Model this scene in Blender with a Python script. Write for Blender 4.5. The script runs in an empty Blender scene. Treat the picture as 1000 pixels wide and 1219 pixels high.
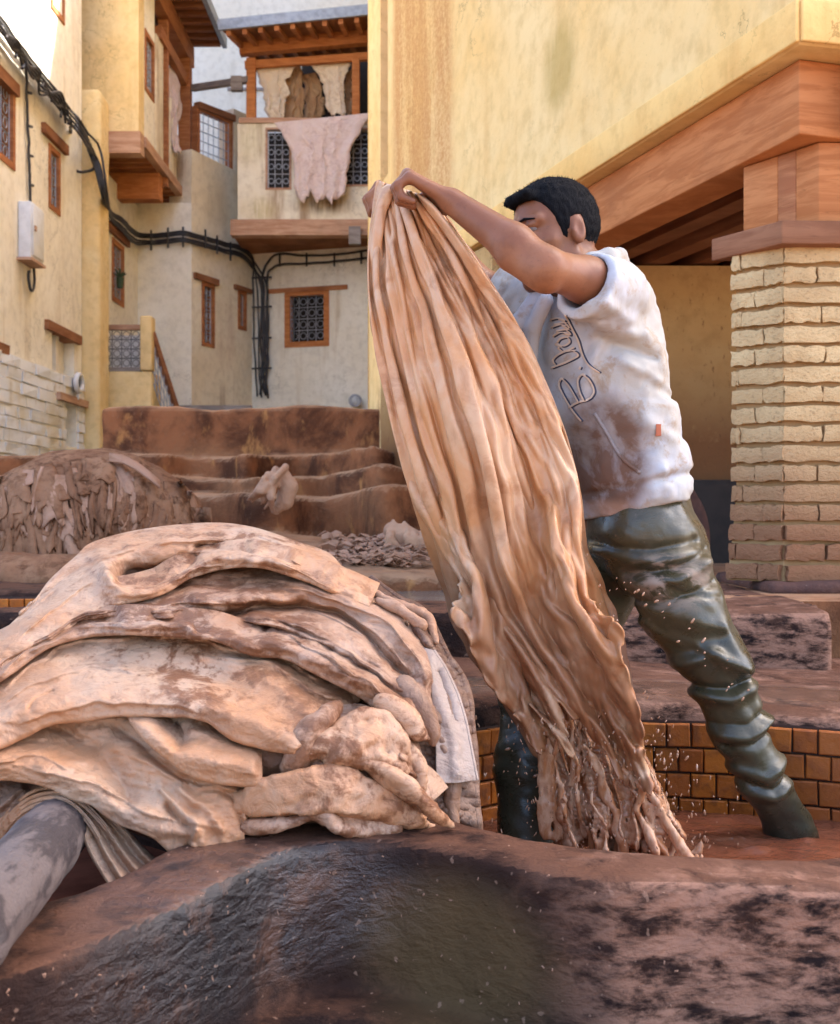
import bpy, math, random
import numpy as np
from mathutils import Vector, Matrix
from mathutils.bvhtree import BVHTree

random.seed(7)
rng = np.random.default_rng(7)
SC = bpy.context.scene
COL = SC.collection
F = 1400.0            # focal length in photo pixels (photo 1000 x 1219)
CU, CV = 500.0, 609.5
EYE = 1.5             # camera height above the ground

# ------------------------------------------------------------------ camera
cam_d = bpy.data.cameras.new('camera')
cam = bpy.data.objects.new('camera', cam_d); COL.objects.link(cam)
cam.location = (0, 0, EYE); cam.rotation_euler = (math.pi / 2, 0, 0)
cam_d.sensor_fit = 'HORIZONTAL'; cam_d.sensor_width = 36.0; cam_d.lens = F / 1000.0 * 36.0
cam_d.clip_start = 0.05; cam_d.clip_end = 2000
cam_d.dof.use_dof = True; cam_d.dof.focus_distance = 2.4; cam_d.dof.aperture_fstop = 11.0
SC.camera = cam

# ------------------------------------------------------------------ sky, sun, exposure
SUN_EL = math.radians(50); SUN_AZ = math.radians(64)      # azimuth from +Y towards +X
world = bpy.data.worlds.new('World'); SC.world = world; world.use_nodes = True
wn = world.node_tree.nodes; wl = world.node_tree.links
for n in list(wn): wn.remove(n)
w_out = wn.new('ShaderNodeOutputWorld'); w_bg = wn.new('ShaderNodeBackground'); w_sky = wn.new('ShaderNodeTexSky')
w_sky.sky_type = 'NISHITA'; w_sky.sun_disc = False
w_sky.sun_elevation = SUN_EL; w_sky.sun_rotation = SUN_AZ
w_sky.air_density = 0.7; w_sky.dust_density = 2.6; w_sky.ozone_density = 0.4
w_bg.inputs['Strength'].default_value = 0.15
wl.new(w_sky.outputs[0], w_bg.inputs[0]); wl.new(w_bg.outputs[0], w_out.inputs[0])
sun_d = bpy.data.lights.new('sun', 'SUN'); sun = bpy.data.objects.new('sun', sun_d); COL.objects.link(sun)
sun_d.energy = 4.5; sun_d.angle = math.radians(0.5); sun_d.color = (1.0, 0.93, 0.82)
sdir = Vector((math.cos(SUN_EL) * math.sin(SUN_AZ), math.cos(SUN_EL) * math.cos(SUN_AZ), math.sin(SUN_EL)))
sun.rotation_euler = (-sdir).to_track_quat('-Z', 'Y').to_euler(); sun.location = (6, 3, 14)
SC.view_settings.view_transform = 'Standard'; SC.view_settings.look = 'None'
SC.view_settings.exposure = 2.78; SC.view_settings.gamma = 1.0
SC.view_settings.use_curve_mapping = False

# ------------------------------------------------------------------ helpers
def P(u, v, Y):
    return Vector(((u - CU) / F * Y, Y, EYE - (v - CV) / F * Y))

def tagx(o, label=None, cat=None, group=None, kind=None):
    if label: o['label'] = label
    if cat: o['category'] = cat
    if group: o['group'] = group
    if kind: o['kind'] = kind
    return o

def thing(name, label, cat, loc=(0, 0, 0), group=None):
    o = bpy.data.objects.new(name, None); COL.objects.link(o); o.location = loc
    o.empty_display_size = 0.05
    return tagx(o, label, cat, group)

def link(name, me, mat=None, parent=None, smooth=False):
    o = bpy.data.objects.new(name, me); COL.objects.link(o)
    if mat is not None and len(me.materials) == 0: me.materials.append(mat)
    if parent is not None:
        o.parent = parent
        L = Vector((0, 0, 0)); q = parent
        while q is not None: L += Vector(q.location); q = q.parent
        o.location = -L
    if smooth: me.shade_smooth()
    return o

def mesh(name, V, Fc):
    me = bpy.data.meshes.new(name)
    me.from_pydata([tuple(map(float, v)) for v in V], [], [tuple(map(int, f)) for f in Fc]); me.update()
    return me

def qmesh(name, V, Q):
    """fast mesh from numpy arrays of verts and quads"""
    V = np.asarray(V, np.float32); Q = np.asarray(Q, np.int32)
    me = bpy.data.meshes.new(name)
    me.vertices.add(len(V)); me.vertices.foreach_set('co', V.ravel())
    me.loops.add(Q.size); me.loops.foreach_set('vertex_index', Q.ravel())
    me.polygons.add(len(Q)); me.polygons.foreach_set('loop_start', np.arange(0, Q.size, 4, dtype=np.int32))
    me.polygons.foreach_set('loop_total', np.full(len(Q), 4, np.int32))
    me.update(calc_edges=True); me.validate()
    return me

class MB:
    def __init__(self): self.V = []; self.F = []
    def add(self, V, Fc):
        n = len(self.V); self.V += [tuple(v) for v in V]; self.F += [tuple(i + n for i in f) for f in Fc]
    def box(self, lo, hi, M=None, jit=0):
        c = [Vector((x, y, z)) for x in (lo[0], hi[0]) for y in (lo[1], hi[1]) for z in (lo[2], hi[2])]
        if jit: c = [v + Vector((random.uniform(-jit, jit), random.uniform(-jit, jit), random.uniform(-jit, jit))) for v in c]
        if M is not None: c = [M @ v for v in c]
        self.add(c, [(0, 1, 3, 2), (4, 6, 7, 5), (0, 4, 5, 1), (2, 3, 7, 6), (0, 2, 6, 4), (1, 5, 7, 3)])
    def bar(self, a, b, w, h=None, up=Vector((0, 0, 1)), ext=0):
        """box beam from a to b, w wide across, h tall along up"""
        h = h or w; a = Vector(a); b = Vector(b); d = (b - a).normalized()
        s = d.cross(up)
        if s.length < 1e-4: s = d.cross(Vector((1, 0, 0)))
        s.normalize(); t = s.cross(d).normalized()
        a = a - d * ext; b = b + d * ext
        c = [p + s * (i * w / 2) + t * (j * h / 2) for p in (a, b) for i in (-1, 1) for j in (-1, 1)]
        self.add(c, [(0, 1, 3, 2), (4, 6, 7, 5), (0, 4, 5, 1), (2, 3, 7, 6), (0, 2, 6, 4), (1, 5, 7, 3)])
    def tube(self, pts, r, n=6, cap=True):
        pts = [Vector(p) for p in pts]; rs = r if isinstance(r, (list, tuple)) else [r] * len(pts)
        base = len(self.V); up = Vector((0.13, 0.31, 0.94)); prev = None
        for i, p in enumerate(pts):
            d = (pts[min(i + 1, len(pts) - 1)] - pts[max(i - 1, 0)])
            if d.length < 1e-9: d = Vector((0, 0, 1))
            d.normalize()
            s = (prev - d * prev.dot(d)) if prev is not None else d.cross(up)
            if s.length < 1e-4: s = d.cross(Vector((1, 0, 0)))
            s.normalize(); prev = s; t = d.cross(s)
            for k in range(n):
                a = 2 * math.pi * k / n
                self.V.append(tuple(p + (s * math.cos(a) + t * math.sin(a)) * rs[i]))
        for i in range(len(pts) - 1):
            for k in range(n):
                k2 = (k + 1) % n
                self.F.append((base + i * n + k, base + i * n + k2, base + (i + 1) * n + k2, base + (i + 1) * n + k))
        if cap:
            self.F.append(tuple(base + k for k in range(n))[::-1])
            self.F.append(tuple(base + (len(pts) - 1) * n + k for k in range(n)))
    def obj(self, name, mat, parent=None, bevel=0, smooth=False):
        o = link(name, mesh(name, self.V, self.F), mat, parent, smooth)
        if bevel:
            m = o.modifiers.new('bevel', 'BEVEL'); m.width = bevel; m.segments = 2; m.limit_method = 'ANGLE'
            o.data.shade_smooth(); m.harden_normals = False
        return o

def catmull(pts, n):
    pts = np.asarray(pts, float)
    if len(pts) == 2:
        t = np.linspace(0, 1, n)[:, None]; return pts[0] * (1 - t) + pts[1] * t
    p = np.vstack([2 * pts[0] - pts[1], pts, 2 * pts[-1] - pts[-2]])
    d = np.r_[0, np.cumsum(np.linalg.norm(np.diff(pts, axis=0), axis=1))]
    s = np.linspace(0, d[-1], n); i = np.clip(np.searchsorted(d, s, 'right') - 1, 0, len(pts) - 2)
    t = ((s - d[i]) / (d[i + 1] - d[i] + 1e-12))[:, None]
    p0, p1, p2, p3 = p[i], p[i + 1], p[i + 2], p[i + 3]
    return 0.5 * ((2 * p1) + (-p0 + p2) * t + (2 * p0 - 5 * p1 + 4 * p2 - p3) * t ** 2 + (-p0 + 3 * p1 - 3 * p2 + p3) * t ** 3)

# --- vectorised gradient noise
_perm = rng.permutation(4096).astype(np.int64)
def _h(i): return _perm[i & 4095]
def noise3(x, y, z):
    xi, yi, zi = np.floor(x).astype(np.int64), np.floor(y).astype(np.int64), np.floor(z).astype(np.int64)
    xf, yf, zf = x - xi, y - yi, z - zi
    u, v, w = xf * xf * (3 - 2 * xf), yf * yf * (3 - 2 * yf), zf * zf * (3 - 2 * zf)
    def g(a, b, c):
        h = _h(_h(_h(xi + a) + yi + b) + zi + c)
        gx = (h & 15) / 7.5 - 1; gy = ((h >> 4) & 15) / 7.5 - 1; gz = ((h >> 8) & 15) / 7.5 - 1
        return gx * (xf - a) + gy * (yf - b) + gz * (zf - c)
    def L(a, b, t): return a + (b - a) * t
    return L(L(L(g(0, 0, 0), g(1, 0, 0), u), L(g(0, 1, 0), g(1, 1, 0), u), v),
             L(L(g(0, 0, 1), g(1, 0, 1), u), L(g(0, 1, 1), g(1, 1, 1), u), v), w)
def fbm(x, y, z, o=4):
    s = 0; a = 1.0
    for i in range(o):
        s = s + a * noise3(x + 17.3 * i, y - 9.1 * i, z + 5.7 * i); x = x * 2.03; y = y * 2.03; z = z * 2.03; a *= 0.5
    return s

# --- signed distance modelling
def smin(a, b, k):
    h = np.clip(0.5 + 0.5 * (b - a) / k, 0, 1); return b * (1 - h) + a * h - k * h * (1 - h)
def smax(a, b, k): return -smin(-a, -b, k)
def sd_cap(p, a, b, ra, rb):
    a = np.asarray(a, float); b = np.asarray(b, float); ab = b - a
    t = np.clip(((p - a) @ ab) / (ab @ ab + 1e-12), 0, 1)
    return np.linalg.norm(p - a - t[:, None] * ab, axis=1) - (ra + (rb - ra) * t)
def sd_chain(p, pts, rs, k=0.02):
    d = None
    for i in range(len(pts) - 1):
        c = sd_cap(p, pts[i], pts[i + 1], rs[i], rs[i + 1])
        d = c if d is None else smin(d, c, k)
    return d
def sd_ell(p, c, r, R=None):
    q = p - np.asarray(c, float)
    if R is not None: q = q @ R
    r = np.asarray(r, float)
    k0 = np.linalg.norm(q / r, axis=1); k1 = np.linalg.norm(q / (r * r), axis=1)
    return k0 * (k0 - 1.0) / (k1 + 1e-9)
def sd_box(p, lo, hi, r=0.0):
    c = (np.asarray(lo) + np.asarray(hi)) / 2; h = (np.asarray(hi) - np.asarray(lo)) / 2 - r
    q = np.abs(p - c) - h
    return np.linalg.norm(np.maximum(q, 0), axis=1) + np.minimum(q.max(axis=1), 0) - r

def surfnet(fn, lo, hi, h, lip=1.6, name='body'):
    """surface nets over fn(points)->distance, refined only near the surface"""
    lo = np.asarray(lo, float); hi = np.asarray(hi, float); B = 4
    nb = np.ceil((hi - lo) / (h * B)).astype(int); n = nb * B + 1
    cx = [lo[i] + (np.arange(nb[i]) + 0.5) * h * B for i in range(3)]
    G = np.stack(np.meshgrid(*cx, indexing='ij'), -1).reshape(-1, 3)
    fc = fn(G).reshape(nb)
    near = np.abs(fc) < h * B * 0.87 * lip + h
    f = np.empty(n, np.float32); f[:-1, :-1, :-1] = np.repeat(np.repeat(np.repeat(fc, B, 0), B, 1), B, 2)
    f[-1] = f[-2]; f[:, -1] = f[:, -2]; f[:, :, -1] = f[:, :, -2]
    m = np.zeros(n, bool); bi = np.argwhere(near)
    off = np.stack(np.meshgrid(*[np.arange(B + 1)] * 3, indexing='ij'), -1).reshape(-1, 3)
    for o in off:
        q = bi * B + o; m[q[:, 0], q[:, 1], q[:, 2]] = True
    idx = np.argwhere(m); vals = np.empty(len(idx), np.float32)
    for s in range(0, len(idx), 400000):
        vals[s:s + 400000] = fn(lo + idx[s:s + 400000] * h)
    f[m] = vals
    ins = f < 0
    c8 = [ins[a:n[0] - 1 + a, b:n[1] - 1 + b, c:n[2] - 1 + c] for a in (0, 1) for b in (0, 1) for c in (0, 1)]
    cnt = sum(c.astype(np.int8) for c in c8)
    act = (cnt > 0) & (cnt < 8); ci = np.argwhere(act)
    vid = -np.ones(act.shape, np.int64); vid[act] = np.arange(len(ci))
    acc = np.zeros((len(ci), 3)); num = np.zeros(len(ci))
    cor = [(a, b, c) for a in (0, 1) for b in (0, 1) for c in (0, 1)]
    fv = [f[ci[:, 0] + a, ci[:, 1] + b, ci[:, 2] + c] for a, b, c in cor]
    for i in range(8):
        for j in range(i + 1, 8):
            d = [cor[j][k] - cor[i][k] for k in range(3)]
            if sum(map(abs, d)) != 1: continue
            x = (fv[i] < 0) != (fv[j] < 0)
            t = fv[i] / np.where(x, fv[i] - fv[j], 1)
            pt = np.asarray(cor[i]) + t[:, None] * np.asarray(d)
            acc[x] += pt[x]; num[x] += 1
    V = lo + (ci + acc / np.maximum(num, 1)[:, None]) * h
    Qs = []
    for ax in range(3):
        sl0 = [slice(1, n[k] - 1) for k in range(3)]; sl0[ax] = slice(0, n[ax] - 1)
        sl1 = list(sl0); sl1[ax] = slice(1, n[ax])
        a = ins[tuple(sl0)]; b = ins[tuple(sl1)]
        e = np.argwhere(a != b)
        if len(e) == 0: continue
        flip = a[tuple(e.T)]
        base = e.copy()
        for k in range(3):
            if k != ax: base[:, k] += 1
        o1, o2 = [k for k in range(3) if k != ax]
        def at(d1, d2):
            q = base.copy(); q[:, o1] += d1; q[:, o2] += d2
            return vid[q[:, 0], q[:, 1], q[:, 2]]
        q = np.stack([at(-1, -1), at(0, -1), at(0, 0), at(-1, 0)], 1)
        if ax == 1: flip = ~flip
        q[~flip] = q[~flip][:, ::-1]
        Qs.append(q)
    Q = np.vstack(Qs); Q = Q[(Q >= 0).all(1)]
    me = qmesh(name, V, Q); me.shade_smooth()
    return me

def grid_mesh(name, A):
    """A: (n,m,3) array of points -> quad sheet"""
    n, m = A.shape[:2]
    i = np.arange(n * m).reshape(n, m)
    Q = np.stack([i[:-1, :-1], i[:-1, 1:], i[1:, 1:], i[1:, :-1]], -1).reshape(-1, 4)
    me = qmesh(name, A.reshape(-1, 3), Q); me.shade_smooth()
    return me

def join_grids(name, As):
    Vs, Qs, k = [], [], 0
    for A in As:
        n, m = A.shape[:2]; i = np.arange(n * m).reshape(n, m) + k
        Qs.append(np.stack([i[:-1, :-1], i[:-1, 1:], i[1:, 1:], i[1:, :-1]], -1).reshape(-1, 4))
        Vs.append(A.reshape(-1, 3)); k += n * m
    me = qmesh(name, np.vstack(Vs), np.vstack(Qs)); me.shade_smooth(); return me

def solid(o, t, off=0):
    m = o.modifiers.new('thickness', 'SOLIDIFY'); m.thickness = t; m.offset = off
    return o

# ------------------------------------------------------------------ materials
def srgb(r, g, b):
    f = lambda c: (c / 255 / 12.92) if c <= 10 else ((c / 255 + 0.055) / 1.055) ** 2.4
    return (f(r), f(g), f(b))

class NT:
    def __init__(self, name):
        self.m = bpy.data.materials.new(name); self.m.use_nodes = True
        self.t = self.m.node_tree; self.n = self.t.nodes
        self.b = self.n['Principled BSDF']
        self.pos = self.n.new('ShaderNodeNewGeometry').outputs['Position']
    def lk(self, a, b): self.t.links.new(a, b)
    def mapping(self, scale=(1, 1, 1), loc=(0, 0, 0), rot=(0, 0, 0)):
        k = self.n.new('ShaderNodeMapping'); self.lk(self.pos, k.inputs[0])
        k.inputs['Scale'].default_value = scale; k.inputs['Location'].default_value = loc; k.inputs['Rotation'].default_value = rot
        return k.outputs[0]
    def noise(self, scale, detail=5, rough=0.55, dist=0, vec=None):
        k = self.n.new('ShaderNodeTexNoise'); self.lk(vec or self.pos, k.inputs['Vector'])
        k.inputs['Scale'].default_value = scale; k.inputs['Detail'].default_value = detail
        k.inputs['Roughness'].default_value = rough; k.inputs['Distortion'].default_value = dist
        return k.outputs['Fac']
    def ramp(self, fac, lo, hi):
        k = self.n.new('ShaderNodeMapRange'); k.interpolation_type = 'SMOOTHSTEP'; self.lk(fac, k.inputs[0])
        k.inputs[1].default_value = lo; k.inputs[2].default_value = hi
        return k.outputs[0]
    def math(self, op, a, b=None):
        k = self.n.new('ShaderNodeMath'); k.operation = op
        for i, x in enumerate((a, b)):
            if x is None: continue
            if isinstance(x, (int, float)): k.inputs[i].default_value = x
            else: self.lk(x, k.inputs[i])
        return k.outputs[0]
    def mix(self, fac, a, b):
        k = self.n.new('ShaderNodeMix'); k.data_type = 'RGBA'
        if isinstance(fac, (int, float)): k.inputs[0].default_value = fac
        else: self.lk(fac, k.inputs[0])
        for i, x in ((6, a), (7, b)):
            if isinstance(x, tuple): k.inputs[i].default_value = (*x[:3], 1)
            else: self.lk(x, k.inputs[i])
        return k.outputs[2]
    def ball(self, c, r, soft=0.5):
        """1 inside an ellipsoid of the place, falling to 0 at its edge"""
        r = r if isinstance(r, (tuple, list)) else (r, r, r)
        k = self.n.new('ShaderNodeVectorMath'); k.operation = 'SUBTRACT'; self.lk(self.pos, k.inputs[0]); k.inputs[1].default_value = c
        d = self.n.new('ShaderNodeVectorMath'); d.operation = 'DIVIDE'; self.lk(k.outputs[0], d.inputs[0]); d.inputs[1].default_value = r
        l = self.n.new('ShaderNodeVectorMath'); l.operation = 'LENGTH'; self.lk(d.outputs[0], l.inputs[0])
        return self.ramp(l.outputs['Value'], 1.0, 1.0 - soft)
    def sep(self):
        k = self.n.new('ShaderNodeSeparateXYZ'); self.lk(self.pos, k.inputs[0]); return k.outputs
    def bump(self, h, strength, dist=0.01, prev=None):
        k = self.n.new('ShaderNodeBump'); k.inputs['Strength'].default_value = strength; k.inputs['Distance'].default_value = dist
        self.lk(h, k.inputs['Height'])
        if prev is not None: self.lk(prev, k.inputs['Normal'])
        return k.outputs[0]
    def out(self, col, rough=0.8, nrm=None, spec=0.4, coat=0, coat_rough=0.1, metal=0):
        for x, nm in ((col, 'Base Color'), (rough, 'Roughness'), (spec, 'Specular IOR Level'), (metal, 'Metallic'), (coat, 'Coat Weight'), (coat_rough, 'Coat Roughness')):
            if isinstance(x, tuple): self.b.inputs[nm].default_value = (*x[:3], 1)
            elif isinstance(x, (int, float)): self.b.inputs[nm].default_value = x
            else: self.lk(x, self.b.inputs[nm])
        if nrm is not None: self.lk(nrm, self.b.inputs['Normal'])
        return self.m

def plaster(name, c1, c2, stain=None, stain_amt=0.5, bump=0.25, seed=0, extra=None, rough=0.9):
    t = NT(name)
    a = t.noise(0.9, 5, 0.6, 0.4, t.mapping(loc=(seed, seed * 2, 0)))
    col = t.mix(t.ramp(a, 0.3, 0.7), c1, c2)
    f = t.noise(9, 8, 0.65, 0, t.mapping(loc=(seed, 0, 0)))
    col = t.mix(t.math('MULTIPLY', t.ramp(f, 0.42, 0.72), 0.5), col, tuple(x * 0.72 for x in c2))
    if stain:
        s = t.noise(1.0, 6, 0.6, 0.3, t.mapping((3.2, 3.2, 0.35), (seed * 3, 1, seed)))
        s2 = t.noise(0.5, 3, 0.5, 0, t.mapping(loc=(seed, 7, 3)))
        m = t.math('MULTIPLY', t.ramp(s, 0.5, 0.72), t.ramp(s2, 0.38, 0.62))
        col = t.mix(t.math('MULTIPLY', m, stain_amt), col, stain)
    ck = t.math('ABSOLUTE', t.math('SUBTRACT', t.noise(1.7, 9, 0.62, 0.2, t.mapping(loc=(seed * 5, 3, 1))), 0.5))
    cm = t.math('MULTIPLY', t.ramp(ck, 0.007, 0.001), t.ramp(t.noise(0.8, 3, 0.5, 0, t.mapping(loc=(2, seed, 9))), 0.50, 0.62))
    col = t.mix(t.math('MULTIPLY', cm, 0.6), col, tuple(x * 0.4 for x in c2))
    sp = t.noise(75, 3, 0.6)
    col = t.mix(t.math('MULTIPLY', t.ramp(sp, 0.64, 0.74), 0.4), col, tuple(x * 0.5 for x in c2))
    if extra: col = extra(t, col)
    nb = t.noise(3, 3, 0.5); fb = t.noise(45, 6, 0.6)
    n1 = t.bump(nb, bump, 0.06); n2 = t.bump(fb, bump * 0.9, 0.008, n1)
    return t.out(col, rough, n2, 0.08)

def wood(name, c1, c2, axis=(1, 1, 1), bump=0.3, rough=0.7, dark=None):
    t = NT(name)
    a = t.noise(1.0, 7, 0.65, 0.6, t.mapping(axis))
    col = t.mix(t.ramp(a, 0.40, 0.60), c1, c2)
    k = t.noise(1.0, 6, 0.75, 1.0, t.mapping(tuple(x * 2.6 for x in axis)))
    col = t.mix(t.math('MULTIPLY', t.ramp(k, 0.56, 0.70), 0.5), col, tuple(x * 0.5 for x in c2))
    b = t.noise(2.2, 4, 0.5)
    col = t.mix(t.math('MULTIPLY', t.ramp(b, 0.5, 0.75), 0.5), col, dark or tuple(x * 0.45 for x in c1))
    n = t.bump(a, bump, 0.01)
    return t.out(col, rough, n, 0.08)

def simple(name, c, rough=0.6, metal=0, spec=0.4, var=0.3, scale=12, bump=0.1):
    t = NT(name); a = t.noise(scale, 5, 0.6)
    col = t.mix(t.ramp(a, 0.35, 0.7), c, tuple(x * (1 - var) for x in c))
    return t.out(col, rough, t.bump(a, bump, 0.01), spec, metal=metal)
# ================================================================== materials
BROWN = (0.20, 0.085, 0.04)
m_cream = plaster('cream_plaster', (0.86, 0.82, 0.73), (0.80, 0.74, 0.62), (0.46, 0.34, 0.19), 0.6, 0.3, 1)
def _aged_extra(t, col):
    s = t.noise(1.0, 7, 0.7, 0.2, t.mapping((5, 5, 0.5)))
    for (u, v, Y, r, c, am) in ((278, 200, 18.0, (0.16, 0.6, 1.0), (0.10, 0.06, 0.045), 0.9), (300, 165, 17.6, (0.25, 0.4, 0.5), (0.40, 0.34, 0.10), 0.6), (385, 243, 17.6, (0.75, 0.4, 0.22), (0.16, 0.09, 0.04), 0.95), (310, 250, 17.6, (0.35, 0.4, 0.3), (0.40, 0.32, 0.10), 0.6),
                               (250, 250, 18.3, (0.4, 0.7, 0.6), (0.40, 0.28, 0.13), 0.5), (190, 150, 16.6, (0.3, 0.5, 0.5), (0.25, 0.13, 0.07), 0.8), (214, 200, 17.6, (0.2, 0.4, 0.4), (0.25, 0.13, 0.07), 0.7), (268, 400, 18.3, (0.25, 0.6, 0.7), (0.50, 0.37, 0.30), 0.6)):
        col = t.mix(t.math('MULTIPLY', t.math('MULTIPLY', t.ball(tuple(P(u, v, Y)), r, 0.8), t.math('ADD', 0.25, t.ramp(s, 0.38, 0.6))), am * 0.8), col, c)
    return col
m_cream2 = plaster('cream_plaster_aged', (0.82, 0.77, 0.65), (0.74, 0.64, 0.48), (0.27, 0.16, 0.09), 0.95, 0.3, 5, _aged_extra)
m_bay = plaster('ochre_plaster', (0.78, 0.64, 0.38), (0.76, 0.55, 0.26), (0.45, 0.26, 0.08), 0.4, 0.35, 9)
m_pale = plaster('pale_plaster', (0.74, 0.72, 0.65), (0.70, 0.66, 0.56), (0.42, 0.36, 0.27), 0.5, 0.2, 13)
def _yellow_extra(t, col):
    # rusty rain marks down the far end of the wall, an olive damp patch, rough orange at the foot
    s = t.noise(1.0, 8, 0.7, 0.3, t.mapping((3.2, 3.2, 0.4)))
    g = t.noise(38, 5, 0.7)
    far = t.ball((-0.05, 8.15, EYE + 3.0), (1.2, 0.85, 5.5), 0.35)
    m = t.math('MULTIPLY', far, t.math('ADD', t.math('MULTIPLY', t.ramp(s, 0.36, 0.60), 0.55), t.math('MULTIPLY', t.ramp(g, 0.40, 0.60), 0.40)))
    col = t.mix(t.math('MINIMUM', m, 0.85), col, (0.50, 0.235, 0.08))
    far2 = t.ball((-0.3, 9.0, EYE + 0.55), (0.5, 0.9, 0.75), 0.5)
    col = t.mix(t.math('MULTIPLY', far2, t.ramp(t.noise(6, 6, 0.6), 0.35, 0.6)), col, (0.26, 0.11, 0.05))
    pt = P(668, 78, 5.9)
    pm = t.math('MULTIPLY', t.ball(tuple(pt), (0.16, 0.3, 0.30), 0.7), t.math('ADD', 0.45, t.ramp(s, 0.35, 0.7)))
    col = t.mix(t.math('MINIMUM', t.math('MULTIPLY', pm, 0.6), 0.6), col, (0.40, 0.28, 0.08))
    return col
m_yellow = plaster('yellow_plaster', (0.82, 0.61, 0.29), (0.80, 0.53, 0.20), (0.60, 0.33, 0.10), 0.5, 0.3, 21, _yellow_extra)
m_band = plaster('yellow_plaster_band', (0.82, 0.56, 0.22), (0.78, 0.48, 0.16), (0.50, 0.26, 0.08), 0.6, 0.45, 27)
def _dirty_extra(t, col):
    z = t.sep()[2]
    g = t.noise(14, 8, 0.7); g2 = t.noise(3, 5, 0.6)
    low = t.ramp(z, EYE + 1.3, EYE - 0.2)
    m = t.math('MULTIPLY', low, t.ramp(t.math('ADD', t.math('MULTIPLY', g, 0.5), t.math('MULTIPLY', g2, 0.5)), 0.12, 0.46))
    col = t.mix(t.math('MINIMUM', t.math('MULTIPLY', m, 1.5), 0.95), col, (0.15, 0.062, 0.026))
    sp = t.noise(30, 4, 0.6, 0, t.mapping((1, 1, 0.5)))
    return t.mix(t.math('MULTIPLY', t.ramp(sp, 0.60, 0.72), 0.75), col, (0.13, 0.06, 0.03))
m_dirty = plaster('splashed_plaster', (0.52, 0.36, 0.16), (0.46, 0.28, 0.11), (0.30, 0.16, 0.06), 0.5, 0.35, 31, _dirty_extra)
m_wood = wood('brown_wood', (0.30, 0.135, 0.07), (0.22, 0.09, 0.045), (1.5, 1.5, 14))
m_woodx = wood('brown_wood_beam', (0.44, 0.19, 0.085), (0.33, 0.125, 0.055), (2, 2, 22))
m_orange = wood('orange_wood', (0.52, 0.21, 0.078), (0.40, 0.145, 0.05), (3, 3, 26), 0.25, 0.65, (0.30, 0.12, 0.05))
m_pinkwood = wood('weathered_wood', (0.52, 0.33, 0.23), (0.40, 0.22, 0.14), (2, 2, 18))
m_dark = simple('dark_interior', (0.03, 0.02, 0.015), 0.9)  # shade inside rooms and loggia painted as near-black
m_greyw = wood('grey_boards', (0.30, 0.27, 0.26), (0.22, 0.19, 0.18), (3, 3, 20))
m_zinc = simple('roof_sheet', (0.30, 0.33, 0.38), 0.5, 0.3)
m_iron = simple('grille_paint', (0.36, 0.38, 0.44), 0.5, 0.2)
m_irondk = simple('grille_dark', (0.12, 0.12, 0.14), 0.6)
m_rubber = simple('cable_rubber', (0.035, 0.035, 0.042), 0.45)
m_white = simple('white_paint', (0.72, 0.74, 0.78), 0.5, var=0.15)
m_darkpane = simple('dark_pane', (0.022, 0.018, 0.016), 0.45, spec=0.15, var=0.1, bump=0.0)  # near-black colour stands in for the unlit interiors behind the grilles

# ================================================================== ground
g_t = NT('earth'); g_n = g_t.noise(1.3, 6, 0.6)
m_earth = g_t.out(g_t.mix(g_t.ramp(g_n, 0.3, 0.7), (0.22, 0.14, 0.09), (0.15, 0.09, 0.055)), 0.95, g_t.bump(g_n, 0.4, 0.05))
o = MB(); o.add([(-300, -300, 0), (300, -300, 0), (300, 300, 0), (-300, 300, 0)], [(0, 1, 2, 3)])
tagx(o.obj('ground', m_earth), kind='structure')

# ================================================================== walls with openings
def wall_mb(p0, p1, z0, z1, th=0.35, holes=(), mb=None, top=True):
    """vertical wall from p0 to p1 in plan (z relative to the eye), its body to the right of p0->p1; holes = (s0,s1,z0,z1) metres along"""
    mb = mb or MB()
    p0 = Vector((*p0, 0)); p1 = Vector((*p1, 0)); d = (p1 - p0); Ls = d.length; d.normalize()
    nrm = Vector((d.y, -d.x, 0)) * th
    ss = sorted({0, Ls, *[h[0] for h in holes], *[h[1] for h in holes]}); zs = sorted({z0, z1, *[h[2] for h in holes], *[h[3] for h in holes]})
    ss = [s for s in ss if 0 <= s <= Ls]; zs = [z for z in zs if z0 <= z <= z1]
    def inh(s, z): return any(h[0] < s < h[1] and h[2] < z < h[3] for h in holes)
    pt = lambda s, z, k: p0 + d * s + nrm * k + Vector((0, 0, z + EYE))
    for i in range(len(ss) - 1):
        for j in range(len(zs) - 1):
            if inh((ss[i] + ss[i + 1]) / 2, (zs[j] + zs[j + 1]) / 2): continue
            a, b, c, e = ss[i], ss[i + 1], zs[j], zs[j + 1]
            mb.add([pt(a, c, 0), pt(b, c, 0), pt(b, e, 0), pt(a, e, 0)], [(0, 3, 2, 1)])
            mb.add([pt(a, c, 1), pt(b, c, 1), pt(b, e, 1), pt(a, e, 1)], [(0, 1, 2, 3)])
    for h in holes:
        a, b, c, e = h
        for q in ([(a, c), (b, c)], [(b, c), (b, e)], [(b, e), (a, e)], [(a, e), (a, c)]):
            mb.add([pt(*q[0], 0), pt(*q[1], 0), pt(*q[1], 1), pt(*q[0], 1)], [(0, 1, 2, 3)])
    for q in ([(0, z0), (Ls, z0)], [(Ls, z0), (Ls, z1)], [(Ls, z1), (0, z1)], [(0, z1), (0, z0)]):
        mb.add([pt(*q[0], 0), pt(*q[1], 0), pt(*q[1], 1), pt(*q[0], 1)], [(0, 1, 2, 3)])
    return mb

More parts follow.
